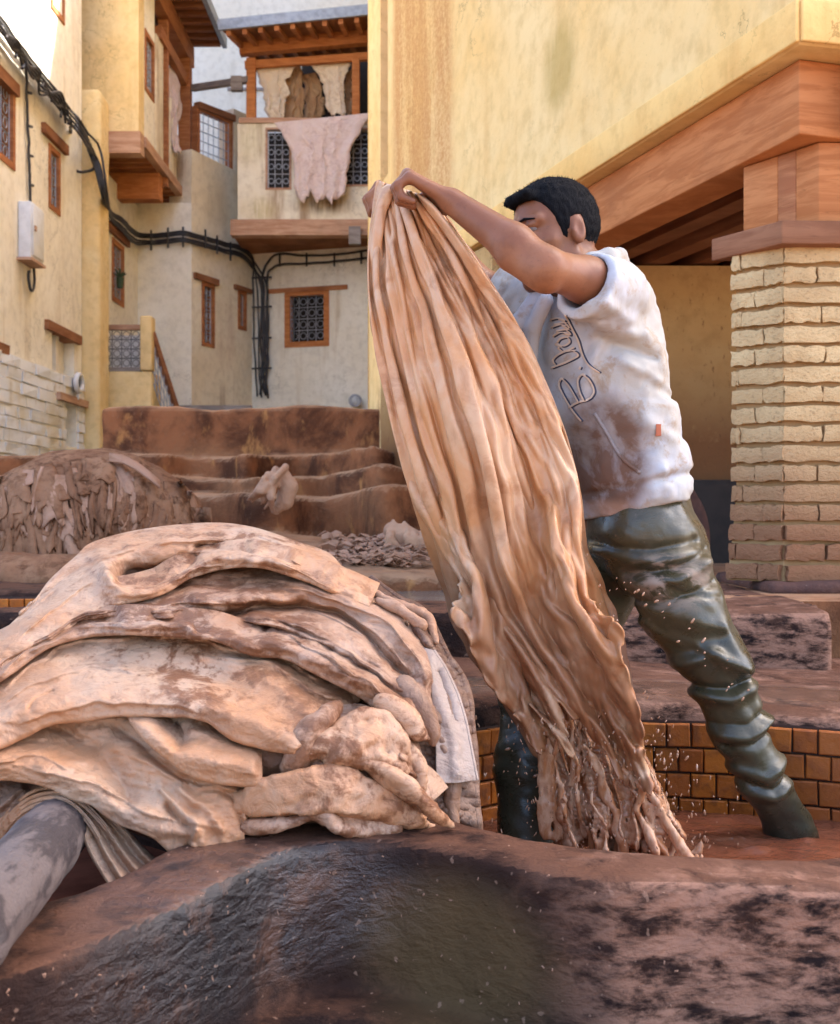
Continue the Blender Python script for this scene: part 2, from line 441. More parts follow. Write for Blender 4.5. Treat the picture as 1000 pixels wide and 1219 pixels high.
def frame_M(p0, p1):
    """local axes on a wall: x along, y into the wall, z up (relative to the eye)"""
    a = Vector((*p0, EYE)); d = Vector((p1[0] - p0[0], p1[1] - p0[1], 0)).normalized(); n = Vector((d.y, -d.x, 0))
    M = Matrix.Identity(4)
    for i, c in enumerate((d, n, Vector((0, 0, 1)), a)):
        for k in range(3): M[k][i] = c[k]
    return M

def window(par, M, s0, s1, z0, z1, fw=0.07, rec=0.10, nx=3, nz=5, fm=None, gm=None, curl=True, back=True, sides=(1, 1, 1, 1)):
    """timber window: frame, dark pane behind and a wrought grille"""
    fm = fm or m_woodx; gm = gm or m_iron
    f = MB()
    if sides[0]: f.box((s0, -0.015, z0), (s0 + fw, rec, z1), M)
    if sides[1]: f.box((s1 - fw, -0.015, z0), (s1, rec, z1), M)
    f.box((s0 + fw, -0.012, z1 - fw), (s1 - fw, rec, z1), M)
    f.box((s0 + fw, -0.012, z0), (s1 - fw, rec, z0 + fw), M)
    fr = f.obj('window', fm, par)
    if back:
        g = MB(); g.box((s0 + fw, rec + 0.06, z0 + fw), (s1 - fw, rec + 0.08, z1 - fw), M)
        go = link('pane', mesh('pane', g.V, g.F), m_darkpane, None); go.parent = fr
    q = MB(); a, b, c, e = s0 + fw, s1 - fw, z0 + fw, z1 - fw
    yb = 0.03
    for i in range(nx + 1):
        x = a + (b - a) * i / nx; q.tube([M @ Vector((x, yb, c)), M @ Vector((x, yb, e))], 0.008, 4)
    for j in range(nz + 1):
        z = c + (e - c) * j / nz; q.tube([M @ Vector((a, yb + 0.012, z)), M @ Vector((b, yb + 0.012, z))], 0.008, 4)
    if curl:
        w = (b - a) / nx; h = (e - c) / nz
        for i in range(nx):
            for j in range(nz):
                cx, cz, r = a + w * (i + .5), c + h * (j + .5), 0.36 * min(w, h)
                q.tube([M @ Vector((cx + r * math.cos(t), yb, cz + r * math.sin(t))) for t in np.linspace(0, 2 * math.pi, 11)], 0.006, 4, False)
    go = link('grille', mesh('grille', q.V, q.F), gm, None); go.parent = fr
    return fr

def rz(u, v, X=None, Y=None):
    """height above the eye, and depth, of a pixel on a plane X=const or Y=const"""
    if X is not None: Y = X * F / (u - CU)
    return -(v - CV) / F * Y, Y

# ------------------------------------------------------------------ left house (facade X=-4.2, running away from the camera)
LX = -4.2
house = thing('house', 'cream plastered house at the left edge with whitewashed bricks along its foot', 'house', (LX - 1, 12, 0))
def sL(u): return LX * F / (u - CU)          # depth on the left facade
Y0, Y1 = 9.6, 14.6
holes = [(sL(-30) - Y0, sL(17) - Y0, rz(10, 198, LX)[0], rz(10, 95, LX)[0]),
         (sL(57.5) - Y0, sL(71) - Y0, rz(64, 252, LX)[0], rz(64, 176, LX)[0]),
         (sL(62) - Y0, sL(88) - Y0, rz(75, 445, LX)[0], rz(75, 398, LX)[0]),
         (sL(75) - Y0, sL(88) - Y0, rz(82, 532, LX)[0], rz(82, 482, LX)[0])]
# the wall's body lies at smaller X: run it from the near end to the far end with the body on its left -> swap ends
def lwall(y0, y1, z0, z1, th, hs, X=LX):
    n = y1 - y0
    return wall_mb((X, y1), (X, y0), z0, z1, th, [(n - b, n - a, c, e) for a, b, c, e in hs])
wl_ = lwall(Y0, Y1, -EYE, 8.6, 0.5, holes)
wl_.obj('wall', m_cream, house)
mb = MB(); mb.box((LX - 5, Y0 + 0.1, 0), (LX - 0.52, Y1 + 0.3, EYE + 8.5)); mb.obj('inner_wall', m_dark, house)
ML = frame_M((LX, Y1), (LX, Y0))
def SL(u): return Y1 - sL(u)
window(house, ML, SL(17), SL(-30), holes[0][2], holes[0][3], 0.07, 0.12, 4, 5)
window(house, ML, SL(71), SL(57.5), holes[1][2], holes[1][3], 0.06, 0.12, 2, 5)
# small window high up, cut by the frame
window(house, ML, SL(76), SL(60), rz(70, 22, LX)[0], rz(70, 22, LX)[0] + 0.9, 0.07, 0.02, 2, 4, m_woodx, back=False)
def lintel(par, M, s0, s1, z, h=0.10, proud=0.05, m=None):
    q = MB(); q.box((s0, -proud, z), (s1, 0.12, z + h), M, 0.004); return q.obj('lintel', m or m_wood, par)
lintel(house, ML, SL(18), SL(-40), rz(10, 108, LX)[0], 0.13)
lintel(house, ML, SL(77), SL(49), rz(60, 168, LX)[0], 0.11)
lintel(house, ML, SL(93), SL(53), rz(72, 401, LX)[0], 0.11)
lintel(house, ML, SL(6), SL(-30), rz(2, 422, LX)[0], 0.10)
lintel(house, ML, SL(97), SL(63), rz(80, 481, LX)[0], 0.09, 0.09, m_pinkwood)
q = MB(); q.box((SL(88) + 0.02, 0.12, holes[2][2]), (SL(62) - 0.02, 0.2, holes[2][3]), ML)
q.box((SL(69) - 0.1, 0.02, holes[2][2]), (SL(69) + 0.02, 0.12, holes[2][3]), ML)
q.obj('blind_niche', m_cream, house)
q = MB(); q.box((SL(88) + 0.02, 0.2, holes[3][2]), (SL(75) - 0.02, 0.26, holes[3][3]), ML); q.obj('niche_back', m_pale, house)
# whitewashed brick courses on the lower wall
bt = NT('whitewashed_brick')
bn = bt.noise(6, 6, 0.6); bf = bt.noise(40, 5, 0.6); by = bt.noise(1.5, 3, 0.5)
bc = bt.mix(bt.ramp(by, 0.45, 0.7), (0.76, 0.78, 0.82), (0.66, 0.60, 0.48))
bc = bt.mix(bt.math('MULTIPLY', bt.ramp(bn, 0.55, 0.75), 0.5), bc, (0.42, 0.36, 0.28))
m_wbrick = bt.out(bc, 0.85, bt.bump(bf, 0.5, 0.01, bt.bump(bn, 0.5, 0.03)), 0.3)
zt = 1.60; k = 0
ys = 10.4
nrow = 15
for r in range(nrow):
    z1 = zt - r * 0.128; z0 = z1 - 0.112
    y = ys + random.uniform(-0.2, 0)
    while y < 14.55:
        L_ = random.uniform(0.34, 0.62); y2 = min(y + L_, 14.58)
        def hit(a, b): return b > sL(75) - 0.02 and a < sL(88) + 0.02 and z0 < holes[3][3] + 0.1 and z1 > holes[3][2]
        a_, b_ = y, y2 - 0.018
        if hit(a_, b_):
            if a_ < sL(75) - 0.12: b_ = sL(75) - 0.03
            elif b_ > sL(88) + 0.12: a_ = sL(88) + 0.03
            else: y = y2; continue
        if b_ - a_ > 0.05:
            q = MB(); t = random.uniform(0.044, 0.056)
            q.box((LX + 0.002, a_, EYE + z0), (LX + t, b_, EYE + z1), None, 0.009)
            q.obj('brick', m_wbrick, house)
        y = y2
q = MB(); q.box((LX - 0.01, ys, EYE + zt - nrow * 0.128), (LX + 0.028, 14.58, EYE + zt + 0.012)); 
# joint bed behind the bricks, open at the niche
q = lwall(ys, 14.58, zt - nrow * 0.128, zt + 0.012, 0.03, [(sL(75) - ys, sL(88) - ys, holes[3][2], holes[3][3])], LX + 0.03); q.obj('mortar_bed', m_cream, house)

# rounded pilaster between the left house and the bay
pil = thing('pilaster', 'round topped ochre plaster pilaster left of the jettied bay', 'pilaster', (-4.2, 14.85, 0))
def f_pil(p):
    return smax(sd_box(p, (-4.32, 14.62, -1), (-3.98, 15.1, EYE + 5.27), 0.06), sd_ell(p, (-4.1, 14.9, EYE + 4.2), (0.5, 0.6, 1.14)) * 0 - 1, 0.01) + 0.02 * fbm(p[:, 0] * 2, p[:, 1] * 2, p[:, 2] * 1.2, 3)
link('plaster_shaft', surfnet(f_pil, (-4.5, 14.4, -0.1), (-3.8, 15.3, EYE + 5.45), 0.035), m_bay, pil)

# meter box and lamp on the left house
mbx = thing('meter_box', 'white electricity meter box on the left house wall under the black cable', 'meter box', (LX, 12.4, EYE + 2.5))
zb, zb2 = rz(30, 312, LX)[0], rz(30, 246, LX)[0]
q = MB(); q.box((LX + 0.003, sL(21), EYE + zb), (LX + 0.14, sL(36), EYE + zb2)); q.obj('case', m_white, mbx, 0.012)
q = MB(); q.box((LX + 0.142, sL(22), EYE + zb + 0.03), (LX + 0.155, sL(35.3), EYE + zb2 - 0.03)); q.obj('door', m_white, mbx, 0.006)
q = MB(); q.box((LX + 0.0, sL(19.5), EYE + zb - 0.03), (LX + 0.16, sL(37), EYE + zb - 0.003)); q.obj('shelf', m_pinkwood, mbx)
q = MB(); q.box((LX + 0.156, sL(23), EYE + (zb + zb2) / 2), (LX + 0.17, sL(25), EYE + (zb + zb2) / 2 + 0.05)); q.obj('latch', m_pinkwood, mbx)
lamp = thing('wall_lamp', 'oval white lamp on the whitewashed bricks above the small niche', 'lamp', (LX, 14.1, EYE + 1.5))
c = P(84, 456, sL(84))
def ringpts(c, ry, rz_, n=16): return [Vector((c.x + 0.10, c.y + ry * math.cos(t), c.z + rz_ * math.sin(t))) for t in np.linspace(0, 2 * math.pi, n)]
q = MB(); q.tube(ringpts(c, 0.13, 0.10), 0.035, 6, False); q.obj('rim', m_white, lamp, smooth=True)
q = MB(); q.box((c.x + 0.06, c.y - 0.1, c.z - 0.07), (c.x + 0.09, c.y + 0.1, c.z + 0.07)); q.obj('reflector', m_darkpane, lamp)
q = MB(); q.tube([Vector((c.x - 0.02, c.y, c.z)), Vector((c.x + 0.1, c.y, c.z - 0.1)), Vector((c.x + 0.08, c.y, c.z - 0.2))], 0.02, 6); q.obj('bracket', m_white, lamp)

# ------------------------------------------------------------------ jettied bay house
bay = thing('bay_house', 'ochre jettied bay with a timber underside and a boarded roof canopy', 'house', (-4, 16.5, 0))
BX0, BX1, BY0, BY1 = -5.2, -3.6, 15.05, 18.0
zb = rz(140, 157, None, BY0)[0]                                   # underside of the plaster
q = wall_mb((BX1 - 0.001, BY0), (BX0, BY0), zb, 9.0, 0.3); q.obj('front_wall', m_bay, bay)
# right side wall with a grille window, open loggia beyond
zr = 8.2
z_s = rz(175, 190, BX1)[0]
yw0, yw1 = BX1 * F / (172 - 500), BX1 * F / (183 - 500)
q = wall_mb((BX1, 15.95), (BX1, BY0 + 0.304), zb, zr, 0.25, [(15.95 - yw1, 15.95 - yw0, rz(176, 112, BX1)[0], rz(176, 40, BX1)[0])])
q.obj('side_wall', m_cream, bay)
MBay = frame_M((BX1, 15.95), (BX1, BY0))
window(bay, MBay, 15.95 - yw1, 15.95 - yw0, rz(176, 112, BX1)[0], rz(176, 40, BX1)[0], 0.06, 0.1, 3, 6)
for (ya, yb_, zt_) in ((16.05, 16.5, 6.55), (16.5, 17.0, 4.9), (17.0, 17.5, 6.0), (17.5, 18.0, 5.2)):
    q = MB(); q.box((BX1 - 0.22, ya + 0.004, EYE + zb), (BX1 - (0.0 if zt_ > 5.5 else 0.06), yb_ - 0.004, EYE + zt_), None, 0.01); q.obj('parapet_pier', m_cream2, bay, 0.03)
q = MB(); q.box((BX0, 15.35, EYE + 4.6), (BX1 - 1.0, 18.6, EYE + 8.0)); q.obj('inner_wall', m_pale, bay)
# timber underside
q = MB(); q.box((BX0 + 0.55, BY0 - 0.04, EYE + zb - 0.28), (BX1 + 0.03, BY0 + 0.18, EYE + zb - 0.003)); q.obj('front_beam', m_pinkwood, bay)
q = MB(); q.box((BX1 - 0.05, BY0 + 0.185, EYE + zb - 0.14), (BX1 + 0.05, BY1, EYE + zb - 0.003)); q.obj('edge_board', m_pinkwood, bay)
q = MB(); q.box((BX0, 16.3, EYE + zb - 0.52), (BX1 - 0.02, 16.55, EYE + zb - 0.16)); q.obj('cross_beam', m_orange, bay)
for i in range(12):
    y = BY0 + 0.32 + i * 0.235
    q = MB(); q.box((BX0, y, EYE + zb - 0.15), (BX1 - 0.055, y + 0.09, EYE + zb - 0.03)); q.obj('joist', m_woodx, bay)
q = MB(); q.box((BX0, BY0 + 0.185, EYE + zb - 0.028), (BX1 - 0.055, BY1, EYE + zb - 0.004)); q.obj('floor_boards', m_wood, bay)
# canopy roof over the loggia
ze = rz(270, 48, None, 18.4)[0]
rx = (265 - 500) / F * 18.4
q = MB(); q.box((BX0, 14.6, EYE + ze + 0.02), (rx, 18.5, EYE + ze + 0.06)); q.obj('roof_deck', m_wood, bay)
q = MB(); q.box((rx - 0.02, 14.58, EYE + ze - 0.08), (rx + 0.05, 18.52, EYE + ze + 0.075)); q.obj('eave_board', m_zinc, bay)
for i in range(14):
    y = 14.75 + i * 0.275
    q = MB(); q.box((BX1 - 1.2, y, EYE + ze - 0.10), (rx - 0.03, y + 0.09, EYE + ze + 0.016)); q.obj('rafter', m_wood, bay)
q = MB(); q.box((BX1 - 0.1, 15.9, EYE + ze - 0.42), (BX1 + 0.06, 18.45, EYE + ze - 0.105)); q.obj('wall_plate', m_woodx, bay)
q = MB(); q.box((BX1 - 0.07, 16.2, EYE + ze - 0.85), (BX1 + 0.04, 18.2, EYE + ze - 0.68)); q.obj('rail', m_woodx, bay)
q = MB(); q.box((BX1 - 0.1, 18.0, EYE + 4.6), (BX1 + 0.08, 18.17, EYE + ze - 0.425)); q.obj('post', m_woodx, bay)
q = MB(); q.box((BX1 - 0.1, 16.6, EYE + 4.6), (BX1 + 0.03, 16.72, EYE + ze - 0.425)); q.obj('post', m_woodx, bay)

# ------------------------------------------------------------------ middle house: S1 (along X=-4.2), S2, S3, with grille windows
mid = thing('corner_house', 'cream corner house with three slim grille windows below the jettied bay', 'house', (-3.6, 18, 0))
A0, A1 = (-4.2, 15.12), (-4.2, 17.5)
B1 = (-3.40, 17.5); C1 = (-2.72, 19.06)
w0, w1 = sL(133), sL(147)
q = lwall(15.12, 17.5, -EYE, 4.55, 0.4, [(w0 - 15.12, w1 - 15.12, rz(140, 362, LX)[0], rz(140, 288, LX)[0])]); q.obj('side_wall', m_cream, mid)
M1 = frame_M((LX, 17.5), (LX, 15.12))
window(mid, M1, 17.5 - w1, 17.5 - w0, rz(140, 362, LX)[0], rz(140, 288, LX)[0], 0.07, 0.12, 2, 5)
lintel(mid, M1, 17.5 - sL(151), 17.5 - sL(127), rz(139, 284, LX)[0], 0.12)
q = wall_mb(B1, (-4.6, 17.5), -EYE, 4.6, 0.4); q.obj('front_wall', m_cream, mid)
# S3 runs away to the right: from B1 to C1, facing right/front
d3 = Vector((C1[0] - B1[0], C1[1] - B1[1])); L3 = d3.length
def onS3(u):
    k = (u - 500) / F; t = (B1[0] - k * B1[1]) / (k * d3.y / L3 - d3.x / L3); return t
def zS3(u, v): t = onS3(u); Y = B1[1] + d3.y / L3 * t; return -(v - CV) / F * Y
h3 = [(onS3(240), onS3(255), zS3(247, 413), zS3(247, 337)), (onS3(283), onS3(293), zS3(288, 393), zS3(288, 346))]
q = wall_mb(C1, B1, -EYE, 5.4, 0.4, [(L3 - b, L3 - a, c, e) for a, b, c, e in h3]); q.obj('angled_wall', m_cream2, mid)
M3 = frame_M(C1, B1)
for (a, b, c, e) in h3: window(mid, M3, L3 - b, L3 - a, c, e, 0.06, 0.12, 2, 5, m_woodx)
lintel(mid, M3, L3 - onS3(258), L3 - onS3(230), zS3(244, 336), 0.09); lintel(mid, M3, L3 - onS3(298), L3 - onS3(278), zS3(288, 347), 0.07)
q = MB(); q.box((-4.15, 17.95, 0), (-3.6, 19.4, EYE + 4.4)); q.obj('inner_wall', m_dark, mid)
# upper parapet wall with the big grille window (u 222-275)
U0, U1 = (-3.42, 18.02), (-2.98, 18.75)
dU = Vector((U1[0] - U0[0], U1[1] - U0[1])); LU = dU.length
zU = lambda u, v, Y: -(v - CV) / F * Y
MU = frame_M(U1, U0)
window(mid, MU, 0.02, LU, zU(240, 212, 18.4), zU(240, 135, 18.4), 0.06, 0.1, 6, 6, m_woodx, m_iron, False, False)
q = MB(); q.bar(Vector((*U0, EYE + zU(0, 130, 18.2))), Vector((*U1, EYE + zU(0, 143, 18.8))), 0.12, 0.1); q.obj('parapet_rail', m_wood, mid)
q = wall_mb((-2.55, 19.5), (-2.98, 18.8), 4.2, 6.45, 0.3); q.obj('parapet_wall', m_cream2, mid)

# ------------------------------------------------------------------ back house with the brown window and the balcony of hanging hides
bk = thing('balcony_house', 'back house with a timber loggia balcony over a square grilled window', 'house', (-1.6, 19, 0))
D0, D1 = C1, (-0.30, 18.35)
dD = Vector((D1[0] - D0[0], D1[1] - D0[1])); LD = dD.length
def onD(u):
    k = (u - 500) / F; return (D0[0] - k * D0[1]) / (k * dD.y / LD - dD.x / LD)
def zD(u, v): return -(v - CV) / F * (D0[1] + dD.y / LD * onD(u))
hD = [(onD(339), onD(392), zD(365, 413), zD(365, 345))]
q = wall_mb(D1, D0, -EYE, 4.4, 0.4, [(LD - b, LD - a, c, e) for a, b, c, e in hD]); q.obj('wall', m_cream, bk)
MD = frame_M(D1, D0)
window(bk, MD, LD - hD[0][1], LD - hD[0][0], hD[0][2], hD[0][3], 0.09, 0.12, 4, 4, m_orange)
lintel(bk, MD, LD - onD(414), LD - onD(318), zD(366, 347), 0.07, 0.04, m_woodx)
q = MB(); q.box((-2.6, 19.5, 0), (-0.4, 19.7, EYE + 4.3)); q.obj('inner_wall', m_dark, bk)
# small disc on the wall
disc = thing('dish', 'small round glass lamp low on the back wall by the brown parapet', 'lamp', tuple(P(423, 478, 18.3)))
c = P(423, 477, 18.35)
q = MB(); q.tube([c + Vector((0.085 * math.cos(t), -0.03, 0.085 * math.sin(t))) for t in np.linspace(0, 2 * math.pi, 18)], 0.02, 6, False); q.obj('rim', m_iron, disc, smooth=True)
q = MB(); q.tube([c + Vector((0, 0.2, 0)), c + Vector((0, -0.03, 0)), c + Vector((0, -0.05, 0))], [0.06, 0.08, 0.05], 14); q.obj('bowl', simple('lamp_glass', (0.5, 0.52, 0.55), 0.2), disc, smooth=True)
# balcony box
BYF = 17.6
bx0 = (283 - 500) / F * BYF; bx1 = (452 - 500) / F * BYF
zt_, zm, zl = rz(0, 147, None, BYF)[0], rz(0, 262, None, BYF)[0], rz(0, 281, None, BYF)[0]
Lb = bx1 - bx0
def ub(u): return (u - 500) / F * BYF - bx0
def zb_(v): return -(v - CV) / F * BYF
hb = [(ub(316), ub(347), zb_(226), zb_(152)), (ub(409), ub(441), zb_(222), zb_(152))]
q = wall_mb((bx1, BYF), (bx0, BYF), zm, zt_, 0.2, [(Lb - b, Lb - a, c, e) for a, b, c, e in hb]); q.obj('parapet', m_cream2, bk)
MBk = frame_M((bx1, BYF), (bx0, BYF))
for (a, b, c, e) in hb: window(bk, MBk, Lb - b, Lb - a, c, e, 0.03, 0.1, 3, 4, m_pinkwood, m_iron, True, True)
q = wall_mb((bx0 - 0.002, BYF + 0.0), (bx0 - 0.16, BYF + 1.3), zm - 0.1, zt_ - 0.02, 0.2); q.obj('side_parapet', m_cream2, bk)
q = MB(); q.box((bx0 - 0.1, BYF - 0.07, EYE + zl), (bx1, BYF + 0.15, EYE + zm - 0.004)); q.obj('edge_beam', m_pinkwood, bk)
q = MB(); q.box((bx0 - 0.1, BYF + 0.155, EYE + zl + 0.05), (bx1, BYF + 1.7, EYE + zm - 0.05)); q.obj('floor_slab', m_wood, bk)
q = MB(); q.box((ub(416) + bx0, BYF - 0.2, EYE + zl - 0.16), (ub(430) + bx0, BYF - 0.08, EYE + zl + 0.1)); q.obj('bracket_block', m_greyw, bk)
q = MB(); q.box((bx0 + 0.02, BYF - 0.03, EYE + zt_ + 0.003), (bx1, BYF + 0.12, EYE + zt_ + 0.08)); q.obj('handrail', m_pinkwood, bk)
zp = zb_(68)
for ua, ubb in ((293, 304), (419, 428)):
    q = MB(); q.box(((ua - 500) / F * BYF, BYF + 0.0, EYE + zt_ + 0.083), ((ubb - 500) / F * BYF, BYF + 0.13, EYE + zp - 0.003)); q.obj('post', m_orange, bk, 0.008)
q = MB(); q.bar((bx0 + 0.02, BYF + 0.06, EYE + zb_(66) + 0.13), (bx1 + 0.1, BYF + 0.06, EYE + zb_(50) + 0.13), 0.16, 0.22); q.obj('wall_plate', m_orange, bk)
q = MB(); q.bar((bx0 + 0.1, BYF + 0.06, EYE + zb_(76)), (bx1 + 0.1, BYF + 0.06, EYE + zb_(64)), 0.08, 0.11); q.obj('tie_rail', m_orange, bk)
# roof canopy
e0 = P(264, 36, 16.9); e1 = P(455, 16, 16.9)
mb = MB(); bk0 = Vector((e0.x + 0.25, 18.9, e0.z + 0.25)); bk1 = Vector((e1.x + 0.1, 18.9, e1.z + 0.25)); up = Vector((0, 0, 0.05))
mb.add([e0, e1, bk1, bk0, e0 + up, e1 + up, bk1 + up, bk0 + up], [(0, 1, 2, 3), (4, 7, 6, 5), (0, 4, 5, 1), (1, 5, 6, 2), (2, 6, 7, 3), (3, 7, 4, 0)]); mb.obj('roof_deck', m_wood, bk)
q = MB(); q.bar(e0 + Vector((-0.05, -0.03, 0.06)), e1 + Vector((0, -0.03, 0.06)), 0.05, 0.15); q.obj('eave_board', m_zinc, bk)
for i in range(10):
    t = (i + 0.4) / 10; a = e0.lerp(e1, t); b = bk0.lerp(bk1, t); dz = Vector((0, 0, -0.042))
    q = MB(); q.bar(a + dz + Vector((0, 0.02, 0)), b + dz, 0.07, 0.07); q.obj('rafter', m_woodx, bk)
q = MB(); q.box((-1.95, 19.4, EYE + 4.2), (0.2, 19.6, EYE + 7.6)); q.obj('loggia_back', m_dark, bk)

# far pale wall above the roofs
far = thing('pale_house', 'tall pale plastered house rising behind the timber canopies', 'house', (-3, 23, 0))
q = MB(); q.box((-7.5, 22.0, 0), (0.5, 26, EYE + 13)); q.obj('wall', m_pale, far)
q = MB(); q.box((-3.6, 21.96, EYE + rz(0, 108, None, 22)[0]), (-2.6, 22.0, EYE + rz(0, 105, None, 22)[0])); q.obj('ledge', m_greyw, far)
tb = thing('timber_pole', 'weathered timber pole bridging the two canopies above the parapet', 'pole', tuple(P(265, 100, 18)))
q = MB(); q.bar(P(229, 105, 18.1), P(296, 95, 17.62), 0.09, 0.09); q.obj('beam', m_greyw, tb)
q = MB(); q.box(tuple(P(276, 102, 17.7) - Vector((0, 0, 0.1))), tuple(P(288, 90, 17.6))); q.obj('bundle', m_greyw, tb)

# ------------------------------------------------------------------ stair landing with the dark grille
st = thing('stair_landing', 'plaster stair landing with square grille panel and sloping grille rail', 'stairs', (-3.9, 15.5, 0))
SY = 15.5
sx = lambda u: (u - 500) / F * SY
sz = lambda v: EYE - (v - CV) / F * SY
q = MB(); q.box((sx(120), SY, 0), (sx(180), SY + 0.6, sz(442))); q.obj('landing_wall', m_bay, st, 0.02)
q = MB(); q.box((sx(167), SY - 0.03, sz(441)), (sx(181), SY + 0.2, sz(376))); q.obj('post', m_bay, st, 0.02)
q = MB(); q.box((sx(120), SY + 0.02, sz(442) + 0.004), (sx(166.5), SY + 0.12, sz(437))); q.obj('sill_rail', m_greyw, st)
q = MB(); q.box((sx(120), SY + 0.02, sz(392)), (sx(166.5), SY + 0.12, sz(386))); q.obj('top_rail', m_pinkwood, st)
q = MB(); q.box((sx(120), SY + 0.45, sz(436)), (sx(166), SY + 0.47, sz(393))); q.obj('white_backing', m_white, st)
q = MB()
for i in range(5):
    x = sx(121) + (sx(166) - sx(121)) * i / 4; q.tube([(x, SY + 0.06, sz(437)), (x, SY + 0.06, sz(392))], 0.009, 4)
for j in range(5):
    z = sz(437) + (sz(392) - sz(437)) * j / 4; q.tube([(sx(121), SY + 0.07, z), (sx(166), SY + 0.07, z)], 0.009, 4)
for i in range(4):
    for j in range(4):
        cx = sx(121) + (sx(166) - sx(121)) * (i + .5) / 4; cz = sz(437) + (sz(392) - sz(437)) * (j + .5) / 4
        q.tube([(cx + 0.045 * math.cos(t), SY + 0.065, cz + 0.045 * math.sin(t)) for t in np.linspace(0, 2 * math.pi, 10)], 0.006, 4, False)
q.obj('grille', m_irondk, st)
q = MB()
q.bar(P(181, 396, 15.6), P(210, 486, 16.0), 0.06, 0.07); q.obj('handrail', m_wood, st)
q = MB()
for i in range(9):
    t = i / 8; a = P(181, 398, 15.6).lerp(P(209, 486, 16.0), t); q.tube([a, a + Vector((0, 0, -0.62))], 0.008, 4)
for dz in (0.15, 0.3, 0.45, 0.6):
    q.tube([P(181, 398, 15.6) - Vector((0, 0, dz)), P(209, 486, 16.0) - Vector((0, 0, dz))], 0.008, 4)
q.obj('stair_grille', m_iron, st)
q = MB(); q.bar(P(205, 487, 16.6), P(300, 487, 16.6), 0.1, 0.1); tagx(q.obj('beam', m_greyw), 'grey timber beam lying along the foot of the corner house wall', 'beam')

# ------------------------------------------------------------------ yellow house on the right with the timber overhang
yl = thing('yellow_house', 'large yellow plastered house overhanging the vats on a heavy orange timber beam', 'house', (1.5, 7, 0))
Yn, Yf = 4.0, 8.6
K = Vector((450 / F * Yn, Yn)); Ff = Vector((-25 / F * Yf, Yf)); zB = 559.5 / F * Yn
zT = 9.4
far2 = (-60 / F * 10.0, 10.0); far3 = (-62 / F * 17, 17.0)
R1 = (K.x + 6.5, K.y + 0.24 * 6.5)
fd = Vector((far2[0] - Ff.x, far2[1] - Ff.y)); fL = fd.length
# main face, seen obliquely: cells with faint unevenness
mb = MB(); wall_mb((K.x, K.y), (Ff.x, Ff.y), zB, zT, 0.01, mb=mb)
def solid_wall(mb, poly, z0, z1):
    n = len(poly); V = [(x, y, EYE + z0) for x, y in poly] + [(x, y, EYE + z1) for x, y in poly]
    Fs = [tuple(range(n))[::-1], tuple(range(n, 2 * n))] + [(i, (i + 1) % n, n + (i + 1) % n, n + i) for i in range(n)]
    mb.add(V, Fs)
mb = MB(); solid_wall(mb, [(K.x, K.y), R1, (R1[0] - 0.5, 9.9), (far2[0] + 0.5, 9.9), (Ff.x, Ff.y)], zB, zT)
yb_o = mb.obj('wall', m_yellow, yl); 
bv = yb_o.modifiers.new('bevel', 'BEVEL'); bv.width = 0.02; bv.segments = 2
mb = MB(); solid_wall(mb, [(2.6, 5.6), (R1[0], R1[1] + 0.3), (R1[0] + 6, R1[1] + 1.7), (R1[0] + 6, 9.8), (3.2, 9.8)], zT + 0.004, 14.5); mb.obj('shade_block', m_yellow, yl)  # unseen block added to keep the sun off the hide pile
mb = MB(); solid_wall(mb, [(R1[0] + 0.003, R1[1]), (R1[0] + 6, R1[1] + 1.4), (R1[0] + 6, 9.7), (R1[0] + 0.003, 9.7)], -EYE, zT); mb.obj('side_shade_block', m_yellow, yl)  # unseen block added beside it to keep the foreground in shade
mb = MB(); wall_mb((Ff.x + 0.002, Ff.y + 0.01), far2, -EYE, zT - 0.02, 0.5, [(0.50, 0.85, 2.62, 5.2)], mb=mb); 
mb.obj('end_wall', m_yellow, yl)
MYe = frame_M((Ff.x, Ff.y), far2)
q = MB(); q.box((0.51, 0.1, 2.63), (0.84, 0.2, 5.2), MYe); q.obj('slit_window', m_woodx, yl)
mb = MB(); solid_wall(mb, [far2, (7.5, 10.0), (7.5, 17), far3], -EYE, zT - 0.01); mb.obj('rear_shade_wall', m_yellow, yl)  # hidden rear volume, carried back so its shadow covers the left houses
mb = MB(); solid_wall(mb, [(far3[0], 17.02), (7.5, 17.02), (7.5, 30), (-0.6, 30)], -EYE, 15.0); mb.obj('rear_shade_block', m_yellow, yl)  # unseen block raised high so the far pale wall stays in shade
# thickened lower edge of the wall and the beam
db = (Ff - K).normalized(); nb_ = Vector((db.y, -db.x))          # towards the inside of the house
def along(t, inn, z): v = K + db * t + nb_ * inn; return Vector((v.x, v.y, EYE + z))
mb = MB(); a = along(0.12, 0.19, zB - 0.135); b = along(4.9, 0.19, zB - 0.135); mb.bar(a, b, 0.2, 0.264); mb.obj('beam', m_orange, yl, 0.006)
bt_ = Vector((1.0, 0.2, 0)).normalized(); a2 = along(0.12, 0.30, zB - 0.135)
mb = MB(); a2 = a + Vector((0.012, -0.085, 0)) + bt_ * 0.11; mb.bar(a2, a2 + bt_ * 0.14, 0.2, 0.268); mb.bar(a2 + bt_ * 0.145, a2 + bt_ * 3.0, 0.196, 0.262); mb.obj('front_beam', m_woodx, yl, 0.004)
mb = MB(); a = along(0.0, 0.0, zB + 0.075); b = along(4.8, 0.0, zB + 0.075); mb.bar(a, b, 0.018, 0.145)
mb.obj('plaster_band', m_band, yl, 0.006)
mb = MB(); c2_ = Vector((K.x, K.y, EYE + zB + 0.075)); mb.bar(c2_ + Vector((0.010, -0.002, 0)), c2_ + Vector((6.0, 1.438, 0)), 0.018, 0.145); mb.obj('plaster_band', m_band, yl, 0.006)
